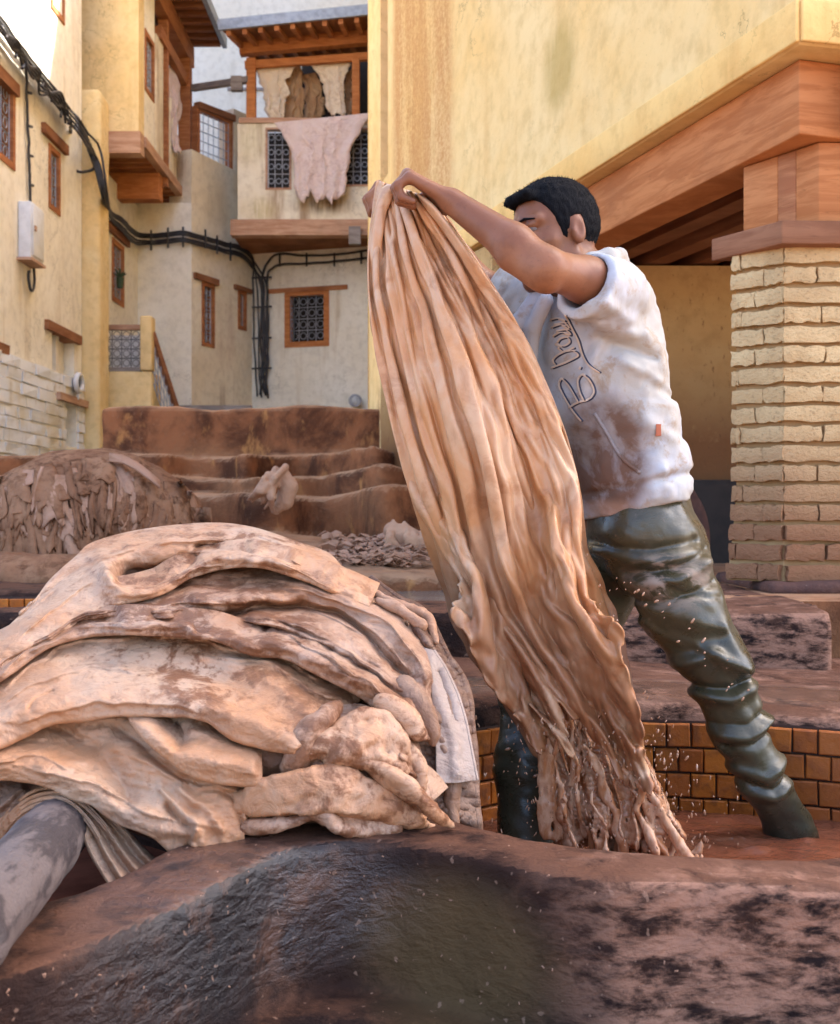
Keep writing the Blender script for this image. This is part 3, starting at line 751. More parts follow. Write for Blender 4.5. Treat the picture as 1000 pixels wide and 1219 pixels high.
# boarded ceiling of the overhang
for i in range(9):
    inn = 0.42 + i * 0.27
    mb = MB(); mb.bar(along(-0.15 + inn * 0.3, inn, zB - 0.075), along(5.2, inn, zB - 0.075), 0.12, 0.14); mb.obj('joist', m_wood, yl)
for i in range(10):
    inn = 0.30 + i * 0.27
    mb = MB(); mb.bar(along(0.2, inn, zB - 0.016), along(5.2, inn, zB - 0.016), 0.262, 0.02); mb.obj('ceiling_board', m_woodx, yl)
# lower walls, splashed with tan liquor
q = wall_mb((6, 6.95), (0.42, 6.85), -EYE, zB - 0.16, 0.3); q.obj('lower_wall', m_dirty, yl)
q = wall_mb((0.42, 6.85), (-0.29, 8.7), -EYE, zB - 0.03, 0.3); q.obj('lower_side_wall', m_dirty, yl)
# stacked timbers above the pillar
pz = lambda v, Y: -(v - CV) / F * Y
mb = MB(); 
T0 = P(975, 168, 4.22); dL = Vector((-0.52, 0.85, 0)).normalized(); dR = Vector((1, 0.03, 0)).normalized()
zt1, zt2 = EYE + zB - 0.272, EYE + pz(265, 4.22)
def post_prism(mb, c, l, r, z0, z1):
    p = [c, c + dL * l, c + dL * l + dR * r, c + dR * r]
    mb.add([(v.x, v.y, z0) for v in p] + [(v.x, v.y, z1) for v in p], [(3, 2, 1, 0), (4, 5, 6, 7), (0, 1, 5, 4), (1, 2, 6, 5), (2, 3, 7, 6), (3, 0, 4, 7)])
for k, (s0, s1) in enumerate(((0, 0.105), (0.108, 0.19), (0.193, 0.36))):
    mb = MB(); post_prism(mb, Vector((T0.x, T0.y, 0)) + dL * s0, s1 - s0, 0.5, zt2 + 0.003, zt1); mb.obj('timber_block', m_orange if k != 1 else m_woodx, yl, 0.004)
C0 = P(931, 262, 4.14)
mb = MB(); post_prism(mb, Vector((C0.x, C0.y, 0)), 0.34, 0.6, EYE + pz(290, 4.14), EYE + pz(262, 4.14)); mb.obj('cap_plank', m_wood, yl, 0.005)
# ================================================================== brick pillar
pil2 = thing('brick_pillar', 'pale brick pillar with splashed lower courses carrying the orange timber beam', 'pillar', (1.45, 4.35, 0))
kt = NT('pillar_brick')
kn = kt.noise(5, 6, 0.6); kf = kt.noise(60, 6, 0.7, 0, kt.mapping((1, 1, 1.6))); kz = kt.sep()[2]; kb = kt.noise(2.5, 5, 0.6)
kc = kt.mix(kt.ramp(kn, 0.35, 0.65), (0.78, 0.54, 0.27), (0.62, 0.41, 0.20))
low = kt.ramp(kt.math('ADD', kz, kt.math('MULTIPLY', kb, 0.5)), EYE + 0.80, EYE + 0.10)
kc = kt.mix(kt.math('MULTIPLY', low, 0.95), kc, (0.30, 0.135, 0.07))
kc = kt.mix(kt.math('MULTIPLY', kt.ramp(kf, 0.52, 0.72), 0.6), kc, (0.26, 0.14, 0.065))
m_pbrick = kt.out(kc, 0.92, kt.bump(kf, 1.0, 0.014, kt.bump(kn, 0.5, 0.03)), 0.06)
m_mortar = plaster('pillar_mortar', (0.42, 0.27, 0.13), (0.30, 0.17, 0.075), (0.24, 0.12, 0.05), 0.6, 0.4, 41)
PC = Vector((433 / F * 4.2, 4.2, 0)); pL = Vector((-0.71, 0.705, 0)).normalized(); pR = Vector((1, 0.02, 0)).normalized()
nL = Vector((-pL.y, pL.x, 0)); nR = Vector((pR.y, -pR.x, 0))
if nL.y > 0: nL = -nL
zp0, zp1 = EYE - 0.25, EYE + 0.955
WL, WR = 0.212, 0.62
def flare(z):                        # the foot swells
    return 0.045 * max(0, (EYE + 0.12 - z) / 0.37) ** 1.5 if z < EYE + 0.12 else 0
nc = 17; ch = (zp1 - zp0) / nc
V = []; Fs = []
for i in range(nc + 1):
    z = zp0 + i * ch; f_ = flare(z) - 0.028
    c = PC - (pL + pR) * 0 ; off = (nL + nR).normalized() * f_ * 1.1
    p = [c + off, c + pL * (WL + f_ * .3) + nL * f_ , c + pL * WL + pR * WR, c + pR * WR + nR * f_]
    for v in p: V.append((v.x, v.y, z))
for i in range(nc):
    for k in range(4): Fs.append((i * 4 + k, i * 4 + (k + 1) % 4, (i + 1) * 4 + (k + 1) % 4, (i + 1) * 4 + k))
Fs.append((nc * 4, nc * 4 + 1, nc * 4 + 2, nc * 4 + 3))
link('mortar_core', mesh('mortar_core', V, [f[::-1] for f in Fs]), m_mortar, pil2)
def brick(face, s0, s1, z0, z1, corner=False):
    d, n = (pL, nL) if face == 0 else (pR, nR)
    fl = flare((z0 + z1) / 2); pr = fl + random.uniform(-0.004, 0.006)
    nu, nv = 7, 4
    # front face relief as a small grid, sides running into the core
    V = []; j = lambda a: random.uniform(-a, a)
    for b in range(nv):
        for a in range(nu):
            s = s0 + (s1 - s0) * a / (nu - 1); z = z0 + (z1 - z0) * b / (nv - 1)
            e = (a in (0, nu - 1)) + (b in (0, nv - 1))
            if a == 0 and corner: e -= 1
            pp = PC + d * (s + j(0.004)) + n * (pr - 0.0025 * e + j(0.0028)); V.append((pp.x, pp.y, z + j(0.0045)))
    Fq = [(b * nu + a, b * nu + a + 1, (b + 1) * nu + a + 1, (b + 1) * nu + a) for b in range(nv - 1) for a in range(nu - 1)]
    rim = [a for a in range(nu)] + [b * nu + nu - 1 for b in range(1, nv)] + [(nv - 1) * nu + a for a in range(nu - 2, -1, -1)] + [b * nu for b in range(nv - 2, 0, -1)]
    m0 = len(V)
    for r in rim: V.append(tuple(Vector(V[r]) - n * 0.05))
    k = len(rim)
    Fq += [(rim[i], m0 + i, m0 + (i + 1) % k, rim[(i + 1) % k]) for i in range(k)]
    if face == 0: Fq = [f[::-1] for f in Fq]
    me = mesh('brick', V, Fq); me.shade_smooth()
    rs_ = set(rim)
    for ed in me.edges:
        if (ed.vertices[0] in rs_ or ed.vertices[0] >= m0) and (ed.vertices[1] in rs_ or ed.vertices[1] >= m0): ed.use_edge_sharp = True
    o = link('brick', me, m_pbrick, pil2)
    return o
for i in range(nc):
    z0 = zp0 + i * ch + 0.006 + random.uniform(0, 0.003); z1 = zp0 + (i + 1) * ch - 0.008 - random.uniform(0, 0.003)
    cut = [0.07, 0.16, 0.0][i % 3] + random.uniform(0, 0.02)
    ss = [0.0] + ([cut] if cut > 0.04 else [0.115]) + [WL]
    ss = sorted(set(ss))
    for a, b in zip(ss[:-1], ss[1:]):
        if b - a > 0.02: brick(0, a + 0.002, b - 0.002, z0, z1, a == 0)
    e = 0.14 + random.uniform(-.02, .02) if i % 2 else 0.31
    ss = [0.0, e, e + 0.19, WR]
    for a, b in zip(ss[:-1], ss[1:]):
        if b - a > 0.02: brick(1, a + 0.002, b - 0.005, z0, z1, a == 0)
# plinth stones
stn = NT('tan_stained_stone'); sn = stn.noise(6, 7, 0.65); sf = stn.noise(50, 6, 0.7)
sc_ = stn.mix(stn.ramp(sn, 0.35, 0.65), (0.13, 0.062, 0.044), (0.075, 0.042, 0.036))
sc_ = stn.mix(stn.math('MULTIPLY', stn.ramp(sf, 0.58, 0.72), 0.5), sc_, (0.30, 0.19, 0.14))
m_stone = stn.out(sc_, 0.85, stn.bump(sf, 0.6, 0.01, stn.bump(sn, 0.5, 0.04)), 0.05)
for (lo, hi) in (((1.19, 4.06, EYE - 0.62), (1.9, 4.9, EYE - 0.30)), ((1.22, 4.1, EYE - 0.298), (1.92, 4.9, EYE - 0.245))):
    f = lambda p, lo=lo, hi=hi: sd_box(p, lo, hi, 0.03) + 0.012 * fbm(p[:, 0] * 7, p[:, 1] * 7, p[:, 2] * 7, 3)
    link('plinth_stone', surfnet(f, np.array(lo) - 0.06, np.array(hi) + 0.06, 0.018), m_stone, pil2)
f = lambda p: sd_box(p, (0.88, 3.62, EYE - 0.75), (1.165, 4.1, EYE - 0.29), 0.045) + 0.012 * fbm(p[:, 0] * 6, p[:, 1] * 6, p[:, 2] * 6, 4)
tagx(link('stone_block', surfnet(f, (0.8, 3.5, EYE - 0.8), (1.25, 4.2, EYE - 0.2), 0.015), m_stone), 'dark purplish stone block on the ledge in front of the brick pillar', 'stone block')
f = lambda p: smax(sd_box(p, (1.12, 5.42, EYE - 0.34), (1.35, 5.55, EYE + 0.165), 0.03), sd_ell(p, (1.1, 5.48, EYE - 0.2), (0.26, 0.4, 0.40)), 0.03) + 0.006 * fbm(p[:, 0] * 9, p[:, 1] * 9, p[:, 2] * 9, 3)
tagx(link('stone_slab', surfnet(f, (1.0, 5.3, EYE - 0.4), (1.45, 5.65, EYE + 0.25), 0.015), m_stone), 'dark round topped slab standing behind the man against the splashed wall', 'slab')
q = MB(); q.box((1.38, 6.55, EYE - 0.4), (2.2, 6.8, EYE + 0.18)); tagx(q.obj('dark_recess_block', m_dark, None, 0.03), 'dark block added for the dark of the recess beside the brick pillar', 'box')  # near-black block put in to stand for the dark recess

# ================================================================== tiers of old vats behind
vt = NT('tannery_masonry'); vn = vt.noise(2.6, 7, 0.65, 0.4); vf = vt.noise(34, 7, 0.7); vp = vt.noise(1.1, 4, 0.5); vs = vt.noise(5, 6, 0.65, 0.2, vt.mapping((1, 1, 0.45)))
vc = vt.mix(vt.ramp(vn, 0.38, 0.62), (0.27, 0.105, 0.045), (0.085, 0.034, 0.018))
vc = vt.mix(vt.math('MULTIPLY', vt.ramp(vp, 0.52, 0.66), 0.4), vc, (0.30, 0.14, 0.065))
vc = vt.mix(vt.math('MULTIPLY', vt.ramp(vs, 0.58, 0.70), 0.8), vc, (0.42, 0.19, 0.065))
vc = vt.mix(vt.math('MULTIPLY', vt.ramp(vf, 0.55, 0.75), 0.3), vc, (0.32, 0.19, 0.12))
gnode = vt.n.new('ShaderNodeNewGeometry'); sepn = vt.n.new('ShaderNodeSeparateXYZ'); vt.lk(gnode.outputs['True Normal'], sepn.inputs[0])
top_tone = vt.math('MULTIPLY', vt.ramp(sepn.outputs[2], 0.15, 0.8), vt.ramp(vt.noise(7, 5, 0.6), 0.15, 0.6))  # paler tone on upward faces
vc = vt.mix(vt.math('MULTIPLY', top_tone, 0.8), vc, (0.40, 0.225, 0.125))
m_vat = vt.out(vc, 0.9, vt.bump(vf, 0.7, 0.012, vt.bump(vn, 0.5, 0.04)), 0.04)

TL = [  # (depth of the front face, top height, face wobble amplitude, phase)
    (6.55, 0.10, 0.10, 0.4), (7.5, 0.235, 0.14, 1.9), (8.5, 0.42, 0.16, 3.1)]
def f_tier(p):
    x, y, z = p[:, 0], p[:, 1], p[:, 2] - EYE
    n = 0.018 * fbm(x * 2.6, y * 2.6, z * 2.6, 4) + 0.004 * fbm(x * 16, y * 16, z * 16, 3)
    ramp = -0.30 + 0.16 * np.clip((y - 5.0) / 1.4, 0, 1) + 0.02 * np.sin(x * 6 + y * 3)
    d = smax(z - ramp, 5.15 + 0.15 * np.sin(x * 2.1) - 0.6 * np.clip((-x - 0.6) / 0.7, 0, 1) - y, 0.06)
    for Yi, zi, am, ph in TL:
        u = x * F / y
        w = am * np.sin(x * 3.1 + ph) + 0.3 * am * np.sin(x * 7.1 + ph * 2.3)
        hole = 0.34 * np.exp(-((x - (-0.50 - 0.25 * (Yi - 6.5))) / 0.20) ** 4) + 0.30 * np.exp(-((x - (-1.25 - 0.15 * (Yi - 6.5))) / 0.26) ** 4)        # scooped faces
        lobe = -0.32 * np.exp(-((x - (-0.16 - 0.08 * (Yi - 6.5))) / 0.17) ** 2)
        top = zi + 0.015 * np.sin(x * 4.2 + ph * 1.7) + 0.05 * np.exp(-((x - (-0.16 - .1 * (Yi - 6.5))) / 0.25) ** 2)
        t = smax(Yi + w + hole + lobe - y, z - top, 0.045)
        d = smin(d, t, 0.02)
    wall = smax(smax(np.abs(y - 9.65) - 0.16, np.abs(x + 1.44) - 1.14, 0.03), z - 0.845 - 0.012 * np.sin(x * 5), 0.04)
    d = smin(d, wall, 0.10)
    return smax(d * 0.8 + n, np.abs(x + 1.2) - 3.6, 0.02)
tier = tagx(link('old_vats', surfnet(f_tier, (-3.4, 4.3, EYE - 0.6), (0.75, 9.95, EYE + 0.95), 0.028), m_vat), kind='structure')
tier.name = 'terraced_masonry'
tier['label'] = 'brown tan stained masonry terraces of old vats below the back wall'
# ================================================================== vats in front
wt = NT('wet_vat_stone'); wa = wt.noise(2.2, 7, 0.65, 0.3); wf = wt.noise(55, 7, 0.72); wp = wt.noise(0.9, 4, 0.5); wg = wt.noise(9, 7, 0.7)
wst = wt.noise(13, 6, 0.7, 0.3, wt.mapping((1, 1, 2.6)))
wc = wt.mix(wt.ramp(wa, 0.35, 0.65), (0.034, 0.016, 0.011), (0.013, 0.0095, 0.0095))
wc = wt.mix(wt.math('MULTIPLY', wt.ramp(wg, 0.50, 0.66), 0.5), wc, (0.12, 0.055, 0.032))
# dry, scraped pinkish patches towards the right of the near wall, olive-brown film in the scoop
wx = wt.sep()[0]
right = wt.ramp(wx, 0.10, 0.34)
wc = wt.mix(wt.math('MULTIPLY', wt.math('MULTIPLY', right, wt.ramp(wst, 0.38, 0.60)), 0.85), wc, (0.33, 0.17, 0.11))
olive = wt.ball((0.06, 1.66, EYE - 0.62), (0.19, 0.25, 0.14), 0.6)
wc = wt.mix(wt.math('MULTIPLY', olive, 0.7), wc, (0.125, 0.075, 0.033))
chips = wt.ramp(wt.noise(70, 2, 0.4), 0.70, 0.74)
wc = wt.mix(wt.math('MULTIPLY', chips, 0.35), wc, (0.42, 0.25, 0.17))
gn2 = wt.n.new('ShaderNodeNewGeometry'); sp2 = wt.n.new('ShaderNodeSeparateXYZ'); wt.lk(gn2.outputs['True Normal'], sp2.inputs[0])
wc = wt.mix(wt.math('MULTIPLY', wt.math('MULTIPLY', wt.math('MULTIPLY', wt.ramp(sp2.outputs[2], 0.72, 0.93), wt.ramp(wt.sep()[2], EYE - 0.6, EYE - 0.54)), wt.ramp(wg, 0.34, 0.56)), 0.9), wc, (0.12, 0.054, 0.032))  # sky light painted in: upward rim faces made lighter brown
wetl = wt.ball((-0.24, 1.62, EYE - 0.555), (0.30, 0.5, 0.13), 0.5)
wetb = wt.ball((0.5, 2.95, EYE - 0.46), (1.2, 0.16, 0.06), 0.5)
wr = wt.math('SUBTRACT', wt.math('ADD', wt.math('MULTIPLY', wt.ramp(wa, 0.3, 0.7), 0.2), 0.62), wt.math('MULTIPLY', wt.math('MAXIMUM', wetl, wetb), wt.math('ADD', 0.42, wt.math('MULTIPLY', wg, 0.30))))
wstri = wt.noise(26, 4, 0.55, 0.4, wt.mapping((1, 1, 2.2)))
m_wet = wt.out(wc, wr, wt.bump(wf, 0.55, 0.008, wt.bump(wstri, 0.55, 0.013, wt.bump(wg, 0.4, 0.02))), wt.math('ADD', 0.05, wt.math('MULTIPLY', wt.math('MAXIMUM', wetl, wetb), 0.50)))

NX = np.array([-1.2, -0.8, -0.62, -0.468, -0.364, -0.28, -0.205, -0.12, -0.037, 0.06, 0.173, 0.25, 0.34, 0.56, 0.9, 1.5])
NY = np.array([0.95, 1.08, 1.2, 1.29, 1.405, 1.54, 1.67, 1.73, 1.735, 1.69, 1.60, 1.57, 1.575, 1.56, 1.52, 1.45]) - 0.0
MC = np.array([0.42, 2.245]); MA_L, MA_R, MBb = 0.50, 0.86, 0.56
def hole_m(x, y):
    a = np.where(x < MC[0], MA_L, MA_R); q = np.sqrt(((x - MC[0]) / a) ** 2 + ((y - MC[1]) / MBb) ** 2)
    return (q - 1) * 0.55
def f_fore(p):
    x, y, z = p[:, 0], p[:, 1], p[:, 2] - EYE
    n = 0.007 * fbm(x * 5, y * 5, z * 5, 4) + 0.003 * fbm(x * 26, y * 26, z * 26, 3)
    top = -0.497 + 0.055 * np.clip((y - 2.35) / 0.6, 0, 1) + 0.015 * np.sin(x * 3.1 + 1) + 0.02 * np.exp(-((x + 0.25) / 0.25) ** 2) * np.exp(-((y - 1.75) / .25) ** 2)
    d = z - top
    near = (np.interp(x, NX, NY) - 0.035 - 0.06 * np.clip(-0.5 - z, 0, 0.3) - y) * 0.8
    d = smax(d, near, 0.016)
    d = smin(d, z + 0.695 + 0.012 * np.sin(x * 9), 0.012)
    hm = hole_m(x, y)
    d = smax(d, -np.maximum(hm, -1), 0.045)
    hl = (np.sqrt(((x + 0.64) / 0.29) ** 2 + ((y - 1.83) / 0.33) ** 2) - 1) * 0.28
    d = smax(d, -hl, 0.045)
    d = np.minimum(d, z + 0.86)
    b = sd_box(p, (-1.42, 0.85, EYE - 1.2), (1.75, 3.66, EYE + 1))
    return np.maximum(d + n, b)
fore = thing('tanning_vat', 'dark wet sinuous stone vat in front holding brown tan liquor and lined with amber tiles', 'vat', (0.4, 2.2, 0))
link('vat_wall', surfnet(f_fore, (-1.46, 0.8, EYE - 0.95), (1.8, 3.7, EYE - 0.38), 0.011), m_wet, fore)
q = MB(); q.box((-1.4, 0.88, 0), (1.73, 3.64, EYE - 0.905)); q.obj('foundation', m_stone, fore)

# amber glazed tiles on the inside of the vat, laid in running bond, each a piece
tt = NT('amber_tile'); ti = tt.n.new('ShaderNodeObjectInfo').outputs['Random']; tn = tt.noise(30, 5, 0.6); tf = tt.noise(110, 4, 0.7)
tc = tt.mix(ti, (0.28, 0.072, 0.010), (0.54, 0.165, 0.016))
tc = tt.mix(tt.math('MULTIPLY', tt.ramp(tn, 0.45, 0.7), 0.7), tc, (0.12, 0.035, 0.010))
redr = tt.ramp(tt.sep()[0], 0.75, 0.98)
tc = tt.mix(tt.math('MULTIPLY', tt.ramp(ti, 0.72, 0.95), 0.6), tc, (0.13, 0.035, 0.010))
tc = tt.mix(tt.math('MULTIPLY', redr, 0.6), tc, (0.33, 0.085, 0.025))
m_tile = tt.out(tc, tt.math('ADD', tt.math('MULTIPLY', tn, 0.35), 0.26), tt.bump(tf, 0.25, 0.004, tt.bump(tn, 0.4, 0.008)), 0.25)
m_grout = simple('tile_grout', (0.055, 0.025, 0.015), 0.7)
TS = 0.0545
tb_ = MB(); e = TS / 2
tb_.box((-e, 0, -e), (e, 0.012, e))
tm = bpy.data.meshes.new('tile')
import bmesh
bm = bmesh.new(); bmesh.ops.create_cube(bm, size=1.0)
for v in bm.verts: v.co = Vector((v.co.x * TS, v.co.y * 0.014, v.co.z * TS))
bmesh.ops.bevel(bm, geom=[ed for ed in bm.edges if all(v.co.y < 0 for v in ed.verts)], offset=0.003, segments=1, affect='EDGES')
bm.to_mesh(tm); bm.free(); tm.materials.append(m_tile); tm.shade_flat()
def arc_xy(phi):
    a = MA_R if math.cos(phi) > 0 else MA_L
    return MC[0] + a * math.cos(phi), MC[1] + MBb * math.sin(phi)
ph = np.linspace(math.radians(168), math.radians(14), 3000); A = np.array([arc_xy(p) for p in ph])
sl = np.r_[0, np.cumsum(np.linalg.norm(np.diff(A, axis=0), axis=1))]
def lay_tiles(par, A, sl, ztop, rows, inset, skip=None):
    tot = sl[-1]; nt = 0
    for r in range(rows):
        s = (0.5 if r % 2 else 0) * (TS + 0.004) + 0.03
        while s < tot - 0.03:
            x = np.interp(s, sl, A[:, 0]); y = np.interp(s, sl, A[:, 1]); x2 = np.interp(s + .01, sl, A[:, 0]); y2 = np.interp(s + .01, sl, A[:, 1])
            d = Vector((x2 - x, y2 - y, 0)).normalized(); n = Vector((d.y, -d.x, 0))
            if random.random() > 0.015:
                o = bpy.data.objects.new('tile', tm); COL.objects.link(o)
                o.parent = par
                pos = Vector((x, y, 0)) + n * (inset + random.uniform(-.0018, .0018)); pos.z = EYE + ztop - (r + 0.5) * (TS + 0.004)
                o.location = pos - Vector(par.location)
                sx_ = random.uniform(0.94, 1.0); o.scale = (sx_, 1, random.uniform(0.96, 1.0))
                o.rotation_euler = (random.uniform(-.045, .045), random.uniform(-.03, .03), math.atan2(d.y, d.x) + random.uniform(-.03, .03))
                nt += 1
            s += TS + 0.004
    return nt
lay_tiles(fore, A, sl, -0.493, 5, 0.036)
# grout behind the tiles
Gr = np.zeros((2, len(A[::30]), 3)); B_ = A[::30]
dv = np.gradient(B_, axis=0); dv /= np.linalg.norm(dv, axis=1)[:, None]; nv_ = np.stack([dv[:, 1], -dv[:, 0]], 1)
for k, z in enumerate((-0.49, -0.80)):
    Gr[k, :, :2] = B_ + nv_ * 0.027; Gr[k, :, 2] = EYE + z
link('grout', grid_mesh('grout', Gr), m_grout, fore)

# liquor
lt = NT('tan_liquor'); la = lt.noise(5, 5, 0.6, 0.6); lf = lt.noise(40, 3, 0.5); lfo = lt.noise(16, 6, 0.7, 0.8)
lc = lt.mix(lt.ramp(la, 0.35, 0.65), (0.21, 0.07, 0.034), (0.14, 0.042, 0.02))
foam = lt.math('MULTIPLY', lt.ball((0.46, 1.9, EYE - 0.70), (0.42, 0.32, 0.2), 0.8), lt.ramp(lfo, 0.47, 0.58))
lc = lt.mix(lt.math('MULTIPLY', foam, 0.6), lc, (0.48, 0.25, 0.16))
m_liq = lt.out(lc, 0.10, lt.bump(lf, 0.35, 0.012, lt.bump(lfo, 0.3, 0.03)), 0.4)
def water(nm, cx, cy, ax, ay, z, mat, amp, sc, src=None):
    nr, na = 90, 220
    r = np.linspace(0, 1, nr)[:, None]; a = np.linspace(0, 2 * np.pi, na)[None, :]
    x = cx + ax * r * np.cos(a); y = cy + ay * r * np.sin(a)
    w = np.ones_like(x)
    zz = EYE + z + amp * fbm(x * sc, y * sc, x * 0 + 3, 4)
    if src:
        for sx_, sy_, am, wd in src:
            d = np.hypot(x - sx_, y - sy_); zz = zz + am * np.exp(-(d / wd) ** 2) * (0.5 + 1.6 * np.abs(fbm(x * 14, y * 14, x * 0 + 8, 4))) + am * 0.25 * np.sin(d * 75) * np.exp(-d / (wd * 1.6))
    o = link(nm, grid_mesh(nm, np.stack([x, y, zz], -1)), mat)
    return tagx(o, kind='structure')
water('vat_liquor', MC[0] + .1, MC[1], 0.82, 0.60, -0.70, m_liq, 0.017, 9, [(0.43, 1.98, 0.035, 0.17), (0.66, 1.92, 0.05, 0.16), (0.78, 2.0, 0.03, 0.14), (0.25, 2.1, .02, .12)])
m_liq2 = simple('red_liquor', (0.30, 0.09, 0.05), 0.15, var=0.3, bump=0.1)
water('side_liquor', -0.64, 1.83, 0.30, 0.34, -0.60, m_liq2, 0.004, 7)

# the pole
pt_ = NT('worn_pole'); pa = pt_.noise(1.0, 7, 0.7, 0, pt_.mapping((22, 5, 22))); pf = pt_.noise(60, 5, 0.7)
pc = pt_.mix(pt_.ramp(pa, 0.46, 0.56), (0.115, 0.088, 0.080), (0.040, 0.030, 0.030)); pc = pt_.mix(pt_.math('MULTIPLY', pt_.ramp(pf, 0.6, 0.75), 0.4), pc, (0.35, 0.28, 0.25))
m_pole = pt_.out(pc, 0.55, pt_.bump(pf, 0.5, 0.006, pt_.bump(pa, 0.4, 0.02)), 0.4)
p0, p1 = P(-45, 1120, 1.18), P(84, 968, 1.86)
def f_pole(p): return sd_cap(p, p0, p1, 0.045, 0.050) + 0.006 * fbm(p[:, 0] * 9, p[:, 1] * 9, p[:, 2] * 9, 4)
tagx(link('pole', surfnet(f_pole, np.minimum(p0, p1) - 0.07, np.maximum(p0, p1) + 0.07, 0.008), m_pole), 'thick grey wooden pole under the folded hides at the left edge', 'pole')

# ------------------------------------------------------------------ middle vats
def f_mid(p):
    x, y, z = p[:, 0], p[:, 1], p[:, 2] - EYE
    n = 0.014 * fbm(x * 4, y * 4, z * 4, 4) + 0.004 * fbm(x * 20, y * 20, z * 20, 3)
    d = smax(z + 0.285 + 0.015 * np.sin(x * 3), 3.44 + 0.03 * np.sin(x * 4) - y, 0.06)
    h1 = (np.sqrt(((x + 1.45) / 0.95) ** 2 + ((y - 4.05) / 0.42) ** 2) - 1) * 0.45
    d = smax(d, -h1, 0.05)
    h2 = (np.sqrt(((x - 0.02) / 0.40) ** 2 + ((y - 4.55) / 0.72) ** 2) - 1) * 0.45
    d = smax(d, -h2, 0.05)
    d = np.minimum(d, z + 0.62)
    return np.maximum(d + n, sd_box(p, (-2.6, 3.3, -1), (1.2, 5.7, EYE + 1)))
midv = thing('tile_lined_vat', 'older vat behind the hide pile with a grey rim and orange tiles inside', 'vat', (-1.2, 4.2, 0))
link('vat_wall', surfnet(f_mid, (-2.65, 3.3, EYE - 0.7), (1.25, 5.75, EYE - 0.2), 0.02), m_wet, midv)
q = MB(); q.box((-2.58, 3.67, 0), (1.18, 5.68, EYE - 0.68)); q.obj('foundation', m_stone, midv)
ph2 = np.linspace(math.radians(150), math.radians(40), 2000); A2 = np.stack([-1.45 + 0.95 * np.cos(ph2), 4.05 + 0.42 * np.sin(ph2)], 1)
sl2 = np.r_[0, np.cumsum(np.linalg.norm(np.diff(A2, axis=0), axis=1))]
lay_tiles(midv, A2, sl2, -0.325, 3, 0.034)
B_ = A2[::30]; dv = np.gradient(B_, axis=0); dv /= np.linalg.norm(dv, axis=1)[:, None]; nv_ = np.stack([dv[:, 1], -dv[:, 0]], 1)
Gr = np.zeros((2, len(B_), 3))
for k, z in enumerate((-0.32, -0.55)):
    Gr[k, :, :2] = B_ + nv_ * 0.025; Gr[k, :, 2] = EYE + z
link('grout', grid_mesh('grout', Gr), m_grout, midv)
m_gw = simple('grey_water', (0.16, 0.15, 0.13), 0.12, var=0.15, scale=4, bump=0.02)
water('grey_water', 0.02, 4.55, 0.42, 0.74, -0.345, m_gw, 0.002, 5)
water('dark_water', -1.45, 4.05, 0.97, 0.44, -0.47, m_liq2, 0.002, 5)
q = MB(); q.box((0.3, 3.75, 0), (3.2, 6.84, EYE - 0.285)); tagx(q.obj('walkway', m_vat), kind='structure')
q = MB(); q.box((-3.3, 5.2, 0), (0.6, 9.8, EYE - 0.61)); tagx(q.obj('terrace_base', m_stone), kind='structure')
# ================================================================== the big pile of wet hides
def leather(name, c1, c2, stain, amt, sc=1.0, rough=0.5, seed=0, lo=0.47, hi=0.62, spec=0.3):
    t = NT(name)
    mp = t.mapping(loc=(seed, seed * 1.7, -seed))
    a = t.noise(4.5 * sc, 6, 0.6, 0.5, mp); b = t.noise(19 * sc, 8, 0.72, 0.3, mp); c = t.noise(70 * sc, 6, 0.7, 0, mp); e = t.noise(2.0 * sc, 3, 0.5, 0, mp)
    col = t.mix(t.ramp(a, 0.38, 0.64), c1, c2)
    m = t.math('ADD', t.math('MULTIPLY', t.ramp(b, lo, hi), t.ramp(e, 0.36, 0.60)), t.math('MULTIPLY', t.math('MULTIPLY', t.ramp(c, 0.54, 0.68), t.ramp(a, 0.35, 0.6)), 0.55))
    col = t.mix(t.math('MINIMUM', t.math('MULTIPLY', m, amt), 0.92), col, stain)
    w = t.noise(22 * sc, 5, 0.6, 1.2, mp)
    n = t.bump(c, 0.35, 0.003, t.bump(w, 0.6, 0.011, t.bump(b, 0.35, 0.012)))
    r = t.math('ADD', t.math('MULTIPLY', b, 0.3), rough - 0.15)
    t.b.inputs['Subsurface Weight'].default_value = 0.06; t.b.inputs['Subsurface Radius'].default_value = (0.02, 0.008, 0.004)
    return t.out(col, r, n, spec)
m_hide = leather('pale_hide', (0.415, 0.20, 0.097), (0.46, 0.29, 0.185), (0.165, 0.06, 0.023), 1.0, seed=3, lo=0.46, hi=0.60)
m_hide2 = leather('stained_hide', (0.33, 0.165, 0.088), (0.41, 0.26, 0.175), (0.14, 0.053, 0.022), 1.1, seed=11, lo=0.42, hi=0.58)
m_hideb = leather('brown_hide', (0.20, 0.10, 0.055), (0.26, 0.15, 0.095), (0.10, 0.04, 0.018), 1.1, seed=19, lo=0.40, hi=0.55)
m_hided = leather('dark_wet_hide', (0.15, 0.075, 0.043), (0.20, 0.115, 0.075), (0.08, 0.033, 0.016), 1.0, seed=29, lo=0.40, hi=0.55)
m_hidew = leather('white_hide', (0.29, 0.205, 0.155), (0.32, 0.24, 0.195), (0.20, 0.10, 0.055), 0.7, seed=23)

